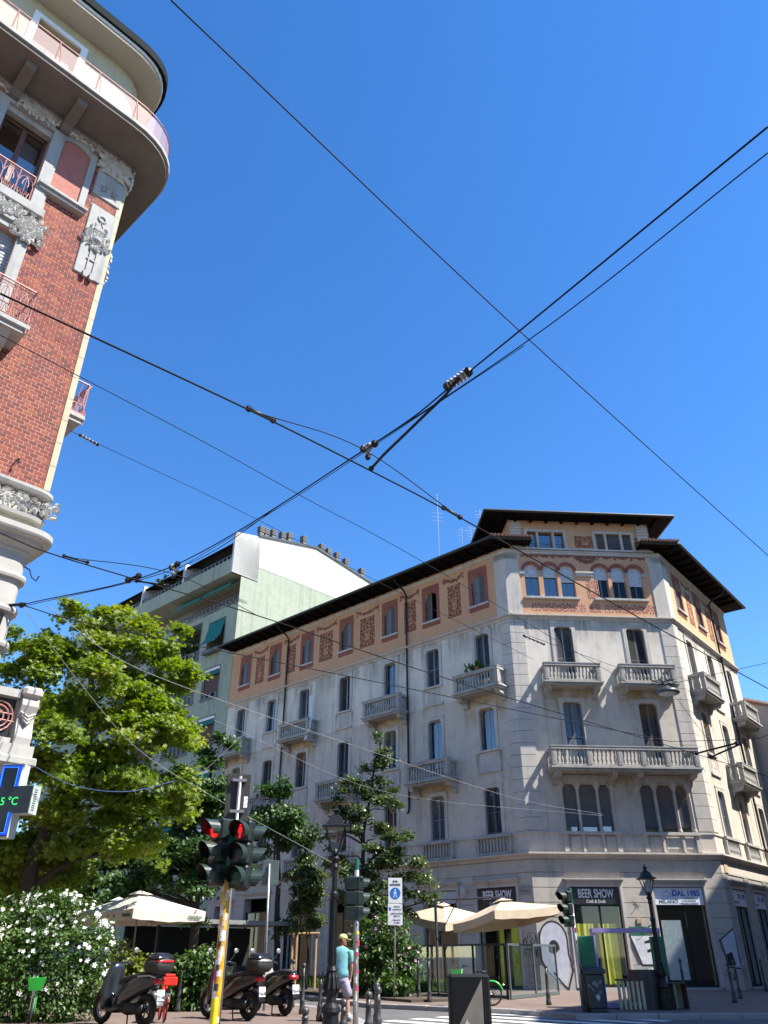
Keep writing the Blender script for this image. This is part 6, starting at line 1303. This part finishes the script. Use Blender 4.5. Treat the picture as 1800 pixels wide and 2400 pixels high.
a=V((atY(535,2370,22.6).x,22.6,.1)); scooter(a,azrot(-50),'black scooter with glossy top case beside the yellow pole',BLK,SILV,True,'EB73670')
a=V((atY(632,2365,24.4).x,24.4,.1)); scooter(a,azrot(-40),'black scooter without top case, right of the pair',BLK,None,True,'EA75547',bag=True)
# shared bikes
LIMEG=plain('lime_green',(.02,.48,.05),.35,coat=.3); BREDM=plain('bike_red',(.60,.03,.015),.35,coat=.3); BWH=plain('bike_white',(.72,.72,.72),.35,coat=.3)
def bike(loc,rz,label,frame,accent,rimc,basket=True,panel=None,lean=0):
    ro=troot('bicycle',loc,rz,label,'bicycle','shared hire bikes'); ro.rotation_euler=(R(lean),0,R(rz))
    wheel(ro,.52,.31,.022,'front_wheel',rimc,18); wheel(ro,-.52,.31,.022,'rear_wheel',rimc,18)
    part('frame',MB().tube([V((-.52,.05,.31)),V((-.08,.03,.30)),V((-.12,0,.48))],.02,6).tube([V((.42,0,.74)),V((.15,0,.40)),V((-.08,0,.30))],.042,8).tube([V((-.06,0,.28)),V((-.2,0,.80))],.03,8).tube([V((-.52,.05,.31)),V((-.17,.0,.66))],.016,6),frame,ro,smooth=True)
    part('fork',MB().tube([V((.52,.06,.31)),V((.45,.05,.62)),V((.42,0,.72)),V((.38,0,.98))],.02,6),accent,ro,smooth=True)
    part('handlebar',MB().tube([V((.22,.28,1.05)),V((.34,.2,1.06)),V((.39,0,1.0)),V((.34,-.2,1.06)),V((.22,-.28,1.05))],.014,6),METAL,ro)
    part('saddle',MB().loft([ring(-.36,0,.90,.10,.03),ring(-.22,0,.91,.08,.03),ring(-.04,0,.90,.025,.02)]),SEATM,ro,smooth=True); part('seat_post',MB().tube([V((-.19,0,.76)),V((-.21,0,.88))],.014,6),SILV,ro)
    part('rear_mudguard',MB().tube([V((-.52+.345*math.cos(t),0,.31+.345*math.sin(t))) for t in [R(20+16*k) for k in range(10)]],.03,6),accent,ro,smooth=True)
    part('crank',MB().tube([V((-.08,-.08,.30)),V((.06,-.1,.22))],.01,5).tube([V((-.08,.08,.30)),V((-.22,.1,.38))],.01,5),METAL,ro); part('light',MB().ball((-.88,0,.55),.03,8,5),REDR,ro)
    if basket:
        m=MB(); m.loft([[V((x,y,.72)) for x,y in ((.42,-.13),(.66,-.13),(.66,.13),(.42,.13))],[V((x,y,.95)) for x,y in ((.40,-.18),(.74,-.18),(.74,.18),(.40,.18))]]); part('basket',m,accent,ro)
    if panel: part('wheel_cover',MB().prism(W0,[(-.52,.38),(-.84,.42),(-.78,.60),(-.52,.68),(-.2,.55)],-.05,.05),panel,ro)
    return ro
a=V((atY(380,2378,22.0).x,22.0,.1)); o=bike(a,azrot(-20),'red shared bike with a red carrier box, right of the striped scooter',BREDM,BREDM,BREDM,False,plain('bike_teal',(.01,.14,.11),.4))
part('carrier_box',MB().bbox(W0,-.86,-.42,-.17,.17,.74,.92,.02).bbox(W0,-.80,-.48,-.12,.12,.92,.98,.02),BREDM,o)
a=V((atY(68,2390,19.6).x,19.6,.1)); bike(a,azrot(158),'green and white shared bike in front of the flowering bush at the left edge',BWH,LIMEG,METAL,True)
a=V((atY(1115,2348,28.0).x,28.0,.12)); bike(a,azrot(-88),'green and white shared bike behind the dark utility cabinet',BWH,LIMEG,METAL,True)
# walking man
SKIN=plain('tanned_skin',(.36,.17,.105),.55,var=.1,bs=0); SHIRT=None
m,t_,b_=nodes('tie_dye_shirt'); o_=coord(t_); f_=noise(t_,o_,3,4); t_.links.new(mixc(t_,ramp(t_,f_,.35,.65),(.13,.34,.29),(.15,.36,.46)),b_.inputs['Base Color']); b_.inputs['Roughness'].default_value=.85; bump(t_,b_,noise(t_,o_,14,4),.02,.5); SHIRT=m
SHORT=plain('lilac_grey_shorts',(.30,.28,.36),.85,var=.15,scale=8); CAP=plain('lime_cap',(.56,.62,.24),.8,var=.05); SHOE=plain('grey_blue_shoe',(.06,.07,.10),.6)
def skin(name,verts,edges,mat,parent,sub=2,rootv=0):
    me=bpy.data.meshes.new(name); me.from_pydata([v[0] for v in verts],edges,[]); o=bpy.data.objects.new('t',me); col.objects.link(o); md=o.modifiers.new('s','SKIN'); md.use_smooth_shade=True
    for i,v in enumerate(verts): q=v[1]; me.skin_vertices[0].data[i].radius=(q,q) if not isinstance(q,tuple) else q; me.skin_vertices[0].data[i].use_root=(i==rootv)
    sb=o.modifiers.new('u','SUBSURF'); sb.levels=sub; dg=bpy.context.evaluated_depsgraph_get(); r=bpy.data.meshes.new_from_object(o.evaluated_get(dg)); bpy.data.objects.remove(o); r.name=name; r.materials.clear(); r.materials.append(mat); r.polygons.foreach_set('use_smooth',[True]*len(r.polygons)); return part(name,r,None,parent)
# local frame: x right (viewer's right), y away, z up; he walks away to the right, seen from behind
mp=V((atY(797,2390,21.9).x,21.9,.1)); man=troot('person',mp,0,'man in lime cap, turquoise T-shirt and grey shorts walking past the lamp post','person')
vs=[((0,0,.97),(.15,.11)),((0,0,1.12),(.145,.10)),((-.01,.01,1.30),(.165,.11)),((-.01,.01,1.45),(.15,.10)),((.0,.02,1.54),.062),((.02,.03,1.60),.055),
 ((.10,.0,.90),.095),((.16,.06,.50),.062),((.155,.04,.46),.058),((.175,.0,.28),.062),((.20,-.06,.10),.042),((.20,.0,.05),.045),((.215,.13,.035),.038),
 ((-.10,.0,.90),.095),((-.20,.06,.52),.062),((-.21,.05,.47),.058),((-.30,-.06,.30),.06),((-.36,-.16,.12),.042),((-.37,-.12,.06),.042),((-.37,.0,.035),.038),
 ((.16,.01,1.42),.052),((.245,-.01,1.2),.05),((.25,-.02,1.14),.046),((.235,.04,.95),.040),((.225,.06,.87),.03),
 ((-.18,.01,1.42),.052),((-.27,.03,1.18),.05),((-.275,.05,1.14),.046),((-.27,.12,.95),.040),((-.26,.15,.87),.03)]
ed=[(0,1),(1,2),(2,3),(3,4),(4,5),(0,6),(6,7),(7,8),(8,9),(9,10),(10,11),(11,12),(0,13),(13,14),(14,15),(15,16),(16,17),(17,18),(18,19),(3,20),(20,21),(21,22),(22,23),(23,24),(3,25),(25,26),(26,27),(27,28),(28,29)]
skin('body',vs,ed,SKIN,man)
for sx,h0 in ((1,V((.225,.06,.87))),(-1,V((-.26,.15,.87)))):
    hv=[((h0.x,h0.y,h0.z),(.03,.024)),((h0.x-.005*sx,h0.y+.005,h0.z-.06),(.022,.042))]; he=[(0,1)]
    for k,(dy,L) in enumerate(((-.032,.075),(-.011,.088),(.010,.082),(.03,.062))):
        i=len(hv); b=(h0.x-.006*sx,h0.y+dy,h0.z-.095); hv+=[(b,.0095),((b[0]-.012*sx,b[1],b[2]-L*.5),.0088),((b[0]-.03*sx,b[1],b[2]-L),.0075)]; he+=[(1,i),(i,i+1),(i+1,i+2)]
    i=len(hv); hv+=[((h0.x-.02*sx,h0.y+.035,h0.z-.05),.011),((h0.x-.03*sx,h0.y+.055,h0.z-.095),.009)]; he+=[(0,i),(i,i+1)]
    skin('hand',hv,he,SKIN,man,1)
# head turned to the right in profile
hd=V((.03,.03,1.70)); mb=MB()
mb.loft([[hd+V((x0+rx*math.cos(t),ry*math.sin(t),z)) for t in [2*math.pi*i/14 for i in range(14)]] for z,rx,ry,x0 in ((-.125,.045,.04,.035),(-.10,.068,.055,.022),(-.05,.09,.07,.01),(0,.10,.076,.004),(.05,.098,.076,0),(.09,.075,.06,0),(.115,.03,.03,0))]); H=part('head',mb,SKIN,man,smooth=True)
part('nose',MB().loft([ringz(1.67,.142,.016,.014),ringz(1.70,.135,.012,.01),ringz(1.735,.12,.006,.006)]),SKIN,H,smooth=True); part('ear',MB().ball(hd+V((-.005,-.078,-.01)),.032,8,6,(.7,.35,1.1)),SKIN,H,smooth=True); part('mouth',MB().box(W0,.115,.125,.01,.05,1.635,1.642),plain('lip',(.25,.09,.07),.5),H); part('eye',MB().ball(hd+V((.088,-.035,.015)),.011,8,5),INK,H)
part('hair',MB().loft([[hd+V((-.012+.1*math.cos(t)*k,.08*math.sin(t)*k,z)) for t in [R(75+210*i/10) for i in range(11)]] for z,k in ((-.06,.93),(-.02,1.02),(.03,1.03))],False),plain('grey_brown_hair',(.10,.075,.055),.9),H,smooth=True)
part('cap',MB().loft([[hd+V((-.005+.108*math.cos(t)*k,.085*math.sin(t)*k,z)) for t in [2*math.pi*i/16 for i in range(16)]] for z,k in ((.02,1.0),(.06,1.0),(.10,.85),(.125,.5),(.132,.1))]),CAP,man,smooth=True)
part('cap_visor',MB().prism(lambda a,b,c:V((hd.x+a,hd.y+c,hd.z+.02+b-.25*(a-.09))),[(.09,-.065),(.17,-.045),(.195,0),(.17,.045),(.09,.065)],0,.012),CAP,man)
def oval(z,hx,hy,x=0,y=0,w_=0,n=20,ph=0): return [V((x+(hx+w_*math.sin(5*t+ph))*math.cos(t),y+(hy+w_*math.sin(4*t+ph))*math.sin(t),z)) for t in [2*math.pi*i/n for i in range(n)]]
part('shirt',MB().loft([oval(.90,.185,.135,0,0,.008,ph=1),oval(1.0,.18,.13,0,0,.01,ph=2),oval(1.12,.178,.125,0,0,.007),oval(1.28,.195,.13,-.005,.01,.005),oval(1.40,.215,.13,-.01,.01),oval(1.48,.20,.12,-.01,.01),oval(1.525,.14,.10,-.005,.015),oval(1.555,.075,.075,.0,.02)]),SHIRT,man,smooth=True)
for s in (1,-1): part('sleeve',MB().loft([[V((s*(.14+.0)+0*u,0,0))*0+V((s*(xx+rr*math.cos(t)*.9),yy+rr*math.sin(t),zz+rr*math.cos(t)*.45)) for t in [2*math.pi*i/12 for i in range(12)]] for u,xx,yy,zz,rr in ((0,.14,.01,1.44,.09),(1,.205,.01,1.43,.088),(2,.245,.0,1.32,.078),(3,.262,-.01,1.22,.08))],False),SHIRT,man,smooth=True)
part('shorts',MB().loft([oval(.80,.20,.135,0,.0,.008),oval(.86,.185,.13),oval(.93,.17,.12)]),SHORT,man,smooth=True)
for s,kx,ky in ((1,.165,.05),(-1,-.20,.05)): part('shorts_leg',MB().loft([oval(.50,.112,.115,kx,ky,.012,ph=s),oval(.62,.12,.12,kx*.85,ky*.7,.01),oval(.74,.122,.125,kx*.62,ky*.4),oval(.84,.11,.125,kx*.55,0)]),SHORT,man,smooth=True)
for x,y in ((.21,.03),(-.37,-.08)):
    part('shoe',MB().loft([[V((x+dx,y+yy,z)) for dx,z in ((-.045,0),(.045,0),(.048,h*.6),(.03,h),(-.03,h),(-.048,h*.6))] for yy,h in ((-.12,.09),(-.08,.11),(0,.10),(.1,.07),(.17,.05))]),SHOE,man,smooth=True); part('sock',MB().tube([V((x-.005,y-.06,.08)),V((x-.012,y-.075,.17))],.05,10),WHITE,man)
# dumped furniture
PUR=plain('lilac_laminate',(.36,.29,.52),.45,var=.05); MAU=plain('mauve_board',(.30,.24,.27),.7); BRN=plain('brown_veneer',(.06,.042,.032),.6); YSL=plain('cream_slats',(.48,.45,.30),.6)
fx0=atY(1280*K,2010*K,26.6); fx1=atY(1418*K,2012*K,26.6); zt=fx0.z; F=Fz((fx0.x,26.6,.12),-4); Wd=fx1.x-fx0.x+.05
ro=root('wardrobe_carcass',(fx0.x,26.6,.12),'empty lilac wardrobe frame left standing on the pavement','wardrobe')
part('side_panel',MB().box(F,0,.06,0,.58,0,zt-.18),PUR,ro); part('side_panel',MB().box(F,Wd-.06,Wd,0,.58,0,zt-.18),MAU,ro); part('top_board',MB().box(F,-.01,Wd+.01,-.01,.58,zt-.18,zt-.06),PUR,ro); part('bottom_board',MB().box(F,.06,Wd-.06,0,.56,.02,.14),PUR,ro)
F=Fz((fx0.x+.95,25.9,.12),8); ro=root('drawer_unit',(fx0.x+.95,25.9,.12),'dark brown open cabinet lying on its side before the lilac frame','cabinet')
for nm,q in (('board',(0,.03,0,.6,0,.98)),('board',(.82,.85,0,.6,0,.98)),('board',(.03,.82,0,.6,.95,.98)),('board',(.03,.82,0,.6,0,.03)),('back_board',(.03,.82,.0,.02,.03,.95)),('board',(.30,.33,-.012,0,.03,.95))): part(nm,MB().box(F,*q),BRN,ro)
F=Fz((fx0.x+1.78,25.95,.12),2); ro=root('bedside_cabinet',(fx0.x+1.78,25.95,.12),'low brown bedside cabinet with an open compartment beside the lamp post','cabinet')
for q in ((0,.02,0,.4,0,.66),(.56,.58,0,.4,0,.66),(.02,.56,0,.4,.64,.66),(.02,.56,0,.4,0,.02),(.02,.56,.38,.4,.02,.64),(.22,.24,0,.38,.02,.64)): part('board',MB().box(F,*q),BRN if q[2]==0 and q[0]!=.22 else YSL,ro)
F=Fz((fx0.x+.28,25.6,.12),-6); ro=root('slatted_panel',(fx0.x+.28,25.6,.12),'cream slatted radiator-like panel next to the litter bin','panel')
for k in range(6): part('slat',MB().bbox(F,.13*k,.13*k+.075,0,.1,.02,.72,.012),YSL,ro)
part('top_board',MB().box(F,-.02,.76,-.02,.3,.72,.76),BRN,ro); part('cross_rail',MB().box(F,.0,.74,.1,.13,.1,.2),YSL,ro)
b=atZ(1290*K,2186*K,.12); ro=troot('litter_bin',(b.x,b.y,.12),10,'dark litter bin scrawled with white drawings and a blue side','bin'); BINM=plain('bin_dark',(.025,.03,.035),.5)
part('body',MB().bbox(W0,-.27,.24,-.2,.2,.06,.92,.05),BINM,ro); part('base',MB().bbox(W0,-.25,.26,-.22,.22,0,.08,.02),BINM,ro); part('lid',MB().loft([[V((x,y,.9)) for x,y in ((-.31,-.24),(.28,-.24),(.28,.24),(-.31,.24))],[V((x,y,1.0)) for x,y in ((-.31,-.24),(.28,-.24),(.28,.24),(-.31,.24))],[V((x,y,1.07)) for x,y in ((-.2,-.15),(.18,-.15),(.18,.15),(-.2,.15))]]),BINM,ro); part('blue_side',MB().box(W0,.242,.262,-.17,.17,.12,.86),plain('bin_blue',(.02,.22,.5),.5),ro)
mb=MB(); q=random.Random(6)
for i in range(9):
    a,c=q.uniform(-.2,.16),q.uniform(.2,.8); mb.tube([V((a+.06*math.cos(k*.8+i)*(1-k/14),-.2035,c+.06*math.sin(k*.9)*(1-k/14))) for k in range(9)],.005,4)
mb.poly([V((-.08,-.204,.38)),V((.02,-.204,.42)),V((.06,-.204,.34)),V((0,-.204,.26))]); part('white_scrawl',mb,plain('white_marker',(.45,.46,.47),.6),ro)
# hedge troughs and far terrace railing
for i,(x,y) in enumerate(((-6.6,26.3),(-4.7,26.6))):
    mb=MB(); mb.bbox(Fz((x,y,.1),4),-.9,.9,-.25,.25,0,.5,.02); solo('planter_trough',mb,plain('dark_trough',(.05,.05,.05),.7) if i else CONC,(x,y,.1),['grey trough under the yellow-green hedge','dark trough holding the hedge beside the yellow pole'][i],'planter')
# terrace table and dark canvas kiosk behind the hedge
DK=plain('dark_canvas',(.012,.014,.016),.9)
k0=V((-9.2,33.5,.1)); ro=root('terrace_shelter',k0,'dark cafe shelter in the shade behind the cream parasol','shelter'); F=Fz(k0,44)
part('back_wall',MB().box(F,0,6,1.5,1.6,0,2.4),DK,ro); part('roof',MB().box(F,-.2,6.2,-1.2,1.8,2.45,2.6),plain('grey_awning',(.20,.20,.20),.9),ro)
for x in (0,3,6): part('post',MB().box(F,x-.05,x+.05,-1.1,-1.0,0,2.45),METAL,ro)
part('counter',MB().box(F,.3,5.7,-.6,-.2,0,1.0),DK,ro)
# ================================================================ graffiti on the ground floor (parts of the building)
SPR=plain('silver_spray',(.50,.51,.56),.5,var=.1,scale=4); SPRW=plain('white_spray',(.66,.66,.67),.6,var=.1,scale=5); SPK=plain('black_spray',(.015,.015,.017),.6,bs=0); SGR=plain('green_spray',(.01,.16,.08),.6)
def paint(F,pts,mat,b=.058): return bpart('graffiti',MB().poly([F(a,b,c) for a,c in pts]),mat)
def stroke(F,lines,w_,mat,b=.061):
    mb=MB()
    for L in lines:
        for (a0,c0),(a1,c1) in zip(L,L[1:]):
            d=math.hypot(a1-a0,c1-c0) or 1; nx,nz=-(c1-c0)/d*w_/2,(a1-a0)/d*w_/2; ex,ez=(a1-a0)/d*w_*.3,(c1-c0)/d*w_*.3
            mb.poly([F(a0-nx-ex,b,c0-nz-ez),F(a1-nx+ex,b,c1-nz+ez),F(a1+nx+ex,b,c1+nz+ez),F(a0+nx-ex,b,c0+nz-ez)]); b+=.00003
    return bpart('graffiti',mb,mat)
arc=lambda cx,cz,rx,rz,t0,t1,n=14:[(cx+rx*math.cos(R(t0+(t1-t0)*i/n)),cz+rz*math.sin(R(t0+(t1-t0)*i/n))) for i in range(n+1)]
body=arc(.72,2.05,.62,.75,0,180)+[(.1,1.3),(.3,.9),(.7,.55),(1.1,.2),(1.34,.8),(1.34,2.0)]
paint(FC,body,SPR); stroke(FC,[arc(.72,2.05,.64,.78,0,180)+[(.1,1.3),(.3,.9)],[(1.36,2.05),(1.36,1.5),(1.5,.9),(1.2,.15),(.9,.45),(.62,.8)]],.07,SPK)
paint(FC,arc(.72,1.72,.26,.36,0,200)+[(.62,1.55),(.72,1.5)],SPK,.0605)
stroke(FL,[[(.85,2.3),(.75,1.95),(.65,2.2),(.58,1.95),(.48,2.3)],[(.4,2.25),(.25,2.1),(.4,2.0),(.2,1.9)],[(.15,1.95),(.05,2.3),(.02,1.9)],[(.85,1.75),(.85,1.4)],[(.85,1.6),(.65,1.58)],[(.65,1.75),(.66,1.4)],[(.55,1.7),(.35,1.7)],[(.45,1.7),(.45,1.4)],[(.25,1.7),(.22,1.4)],[(.12,1.7),(.1,1.4),(.0,1.5),(.1,1.58),(.0,1.68),(.12,1.7)]],.03,SPK,.045)
paint(FC,[(4.32,2.25),(5.55,2.25),(5.55,1.12),(4.7,1.12),(4.45,1.9)],SPRW); paint(FC,[(4.3,2.62),(5.2,2.62),(5.2,2.27),(4.3,2.27)],SGR,.059)
paint(FC,[(5.58,2.35),(5.2,2.1),(4.95,2.02),(4.95,1.94),(5.3,1.98),(5.3,1.78),(5.02,1.68),(5.04,1.58),(5.58,1.7)],SPK,.0605); stroke(FC,[[(4.3,2.3),(4.45,1.9),(4.72,1.1),(5.55,1.1)],[(5.56,2.5),(5.58,1.12)],arc(5.38,2.55,.14,.12,0,330,10),[(5.25,2.3),(5.35,2.42),(5.52,2.38)]],.05,SPK,.062)
paint(FC,[(4.85,1.0),(5.3,1.0),(5.3,.45),(4.85,.45)],plain('paper_poster',(.42,.42,.41),.8,var=.5,scale=9,bs=0),.056)
paint(FC,[(8.62,2.15),(9.2,2.45),(9.28,2.45),(9.28,1.05),(8.8,1.0)],SPR); paint(FR,[(.0,2.45),(.42,2.4),(.42,1.1),(.0,1.05)],SPR)
stroke(FC,[[(8.5,2.05),(9.28,2.55)],[(8.55,2.0),(8.75,1.1)],[(8.75,1.0),(9.28,.95)]],.05,SPK); paint(FC,[(8.72,1.5),(9.0,1.62),(9.1,1.1),(8.78,1.05)],SPK,.0605)
q=random.Random(12)
def scrib(F,a0,a1,c0,c1,n,mat,w_=.02,b=.06):
    L=[]
    for i in range(n):
        a,c=q.uniform(a0,a1),q.uniform(c0,c1); l=[(a,c)]
        for k in range(4): a+=q.uniform(-.12,.12); c+=q.uniform(-.12,.12); l.append((a,c))
        L.append(l)
    stroke(F,L,w_,mat,b)
scrib(FC,8.7,9.2,.4,.9,9,SPK); scrib(FR,.1,.7,.5,2.2,12,SPK); scrib(FR,3.4,3.9,1,2.4,9,SPK); scrib(FC,4.4,5.1,2.3,2.6,8,SPK,.015,.062); scrib(FC,4.65,4.95,3.35,3.6,8,SPK,.012,.03)
# ================================================================ overhead wires
WIR=plain('contact_wire',(.012,.009,.01),.8,spec=.2,bs=0); WIP=plain('steel_span_wire',(.018,.018,.02),.8,spec=.2,bs=0); WIL=plain('pale_span_wire',(.26,.26,.25),.7,bs=0); INS=plain('porcelain_insulator',(.33,.32,.30),.4); 
def wire(label,pts,r,mat,sag=.0,z=None):
    P=[]
    for p in pts: P.append(p if isinstance(p,Vector) else (atZ(p[0],p[1],p[2])))
    L=[]; Q=[P[0]*2-P[1]]+P+[P[-1]*2-P[-2]]     # smooth curve through the points
    for i in range(1,len(Q)-2):
        a,b,c,d=Q[i-1:i+3]
        for k in range(10): t=k/10; L.append((b*2+(c-a)*t+(a*2-b*5+c*4-d)*t*t+(b*3-a-c*3+d)*t**3)*.5)
    L.append(P[-1]); ro=V(P[0]); return solo('overhead_wire',MB().tube(L,r,6),mat,ro,label,'wire','tram and span wires',smooth=True)
wire('thin cable running diagonally from top left to right edge',[(400,0,9.3),(1216,774,9.0),(1800,1302,8.8)],.008,WIP)
wire('upper of the two dark wires rising to the right edge',[ANCH,(400,1329,7.5),(868,1045,7.6),(1097,873,7.7),(1800,297,7.9)],.011,WIR)
wire('lower of the two dark wires rising to the right edge',[ANCH+V((.05,0,-.03)),(420,1330,7.3),(695,1158,7.35),(1228,805,7.4),(1800,358,7.6)],.007,WIR)
wire('third thin wire just under the rising pair',[(410,1338,7.25),(690,1167,7.3),(1229,810,7.38)],.005,WIR)
wire('thick tram wire from the brick wall across to the right-hand front',[(0,688,7.0),(584,961,7.0),(868,1103,7.0),(1076,1212,7.0),(1430,1410,6.9),(1800,1614,6.8)],.012,WIR)
wire('stay wire arching above the thick tram wire',[(584,961,7.0),(845,1050,7.35),(1076,1212,7.0)],.007,WIP)
wire('thin wire from the left edge down over the main facade',[(0,785,8.0),(467,1030,8.0),(720,1170,8.0),(997,1320,8.0),(1480,1605,7.9)],.006,WIP)
wire('thin wire from the brick building balcony to the main facade',[(165,1010,11.0),(540,1186,11.0),(850,1345,11.0),(1250,1545,10.8)],.007,WIP)
wire('thick tram wire crossing in front of the green block',[(0,1249,7.2),(115,1296,7.2),(315,1357,7.2),(604,1443,7.2),(1100,1607,7.1),(1640,1770,7.0),(1800,1820,7.0)],.012,WIR)
wire('stay wire hung below the crossing of tram wires',[(150,1305,7.2),(406,1345,7.0),(604,1443,7.2)],.007,WIP)
wire('wire from the stone corner across the maple tree and facade',[ANCH,(250,1470,7.1),(950,1612,7.0),(1573,1738,6.9)],.010,WIP)
wire('pale wire slanting from the stone corner down to the grey signal pole',[ANCH,(187,1600,6.6),(325,1757,5.8),(500,1868,5.0),MID],.006,WIL)
wire('pale thin wire over the tree to the long facade',[(110,1420,7.3),(309,1560,7.2),(620,1677,7.1),(795,1736,7.0),(1200,1869,6.9),(1412,1909,6.8)],.007,WIL)
wire('short stay dropping left from the pale wire',[(620,1677,7.1),(470,1815,5.5)],.007,WIL)
wire('faint cable low across the first-floor windows',[(500,1687,6.6),(922,1860,6.4),(1412,1912,6.3)],.005,WIL)
wire('cable holding the hanging lamp from the right',[HL_,(1800,1553,8.3)],.007,WIP)
wire('cable holding the hanging lamp from the left',[HL_,(1240,1490,7.9)],.006,WIP)
wire('cable from the hanging lamp down across the chamfer',[HL_,(1700,1780,6.9),(1800,1860,6.7)],.006,WIP)
wire('blue cable sagging across the maple tree',[(0,1735,4.4),(60,1780,4.35)]and[atY(35,1770,13.5),atY(170,1840,16),atY(300,1855,18),atY(410,1830,20)],.008,plain('blue_cable',(.05,.09,.22),.5))
wire('dark wire ending at the bracket by the right-hand balconies',[(1573,1738,6.9),(1760,1732,6.9),(1800,1722,6.9)],.008,WIP)
# wire fittings
def fitting(label,pts,r,mat,discs=0,dr=.05,extra=None):
    ro=root('wire_insulator',pts[0],label,'insulator','tram wire fittings'); part('rod',MB().tube(pts,r,8),mat,ro,smooth=True)
    for k in range(discs):
        c=pts[0].lerp(pts[-1],(k+.5)/discs); d=(pts[-1]-pts[0]).normalized(); part('disc',MB().tube([c-d*.02,c-d*.006,c+d*.006,c+d*.02],[dr*.4,dr,dr,dr*.4],12),INS,ro,smooth=True)
    for p in (pts[0],pts[-1]): part('clamp',MB().ball(p,r*1.9,8,5),METAL,ro)
    return ro
fitting('ribbed insulator high on the rising wire',[atZ(1050,905,7.66),atZ(1097,872,7.7)],.035,INS,6,.07); fitting('long insulated arm hanging under the wire crossing',[atZ(870,1098,7.0),atZ(900,1065,7.1),atZ(1045,925,7.55),atZ(1072,890,7.64)],.02,METAL)
fitting('clamp with insulator where the wires cross',[atZ(852,1052,7.6),atZ(878,1040,7.6)],.03,INS,4,.05); fitting('drop insulator under the wire crossing',[atZ(865,1045,7.6),atZ(862,1072,7.38)],.022,INS,2,.045)
fitting('left end bracket of the arching stay wire',[atZ(583,958,7.05),atZ(640,985,7.12)],.022,METAL); fitting('right end bracket of the arching stay wire',[atZ(1040,1190,7.12),atZ(1078,1212,7.02)],.022,METAL)
fitting('clamp over the roof garden where wires meet',[atZ(402,1330,7.5),atZ(416,1322,7.5)],.03,INS,2,.05); fitting('drop insulator above the roof garden',[atZ(409,1330,7.45),atZ(406,1352,7.2)],.02,INS,2,.04); fitting('clamp where the left wires cross',[atZ(300,1360,7.25),atZ(325,1350,7.3)],.032,METAL); fitting('insulated arm pointing right from the left wire crossing',[atZ(320,1362,7.22),atZ(392,1372,7.15)],.018,METAL)
fitting('bracket near the pharmacy-side cornice',[atZ(150,1303,7.24),atZ(205,1318,7.2)],.018,METAL); fitting('ribbed strain insulator by the brick building balcony',[atZ(188,1020,11.0),atZ(228,1042,11.0)],.02,METAL,5,.04); fitting('strain insulator in front of the top-floor windows',[atZ(1228,1490,7.95),atZ(1275,1510,7.95)],.016,METAL,5,.035)
fitting('upper pantograph arm by the right-hand balconies',[atZ(1632,1766,7.0),atZ(1725,1742,7.05)],.03,METAL); fitting('lower pantograph arm by the right-hand balconies',[atZ(1665,1775,6.95),atZ(1735,1744,7.05)],.03,METAL)
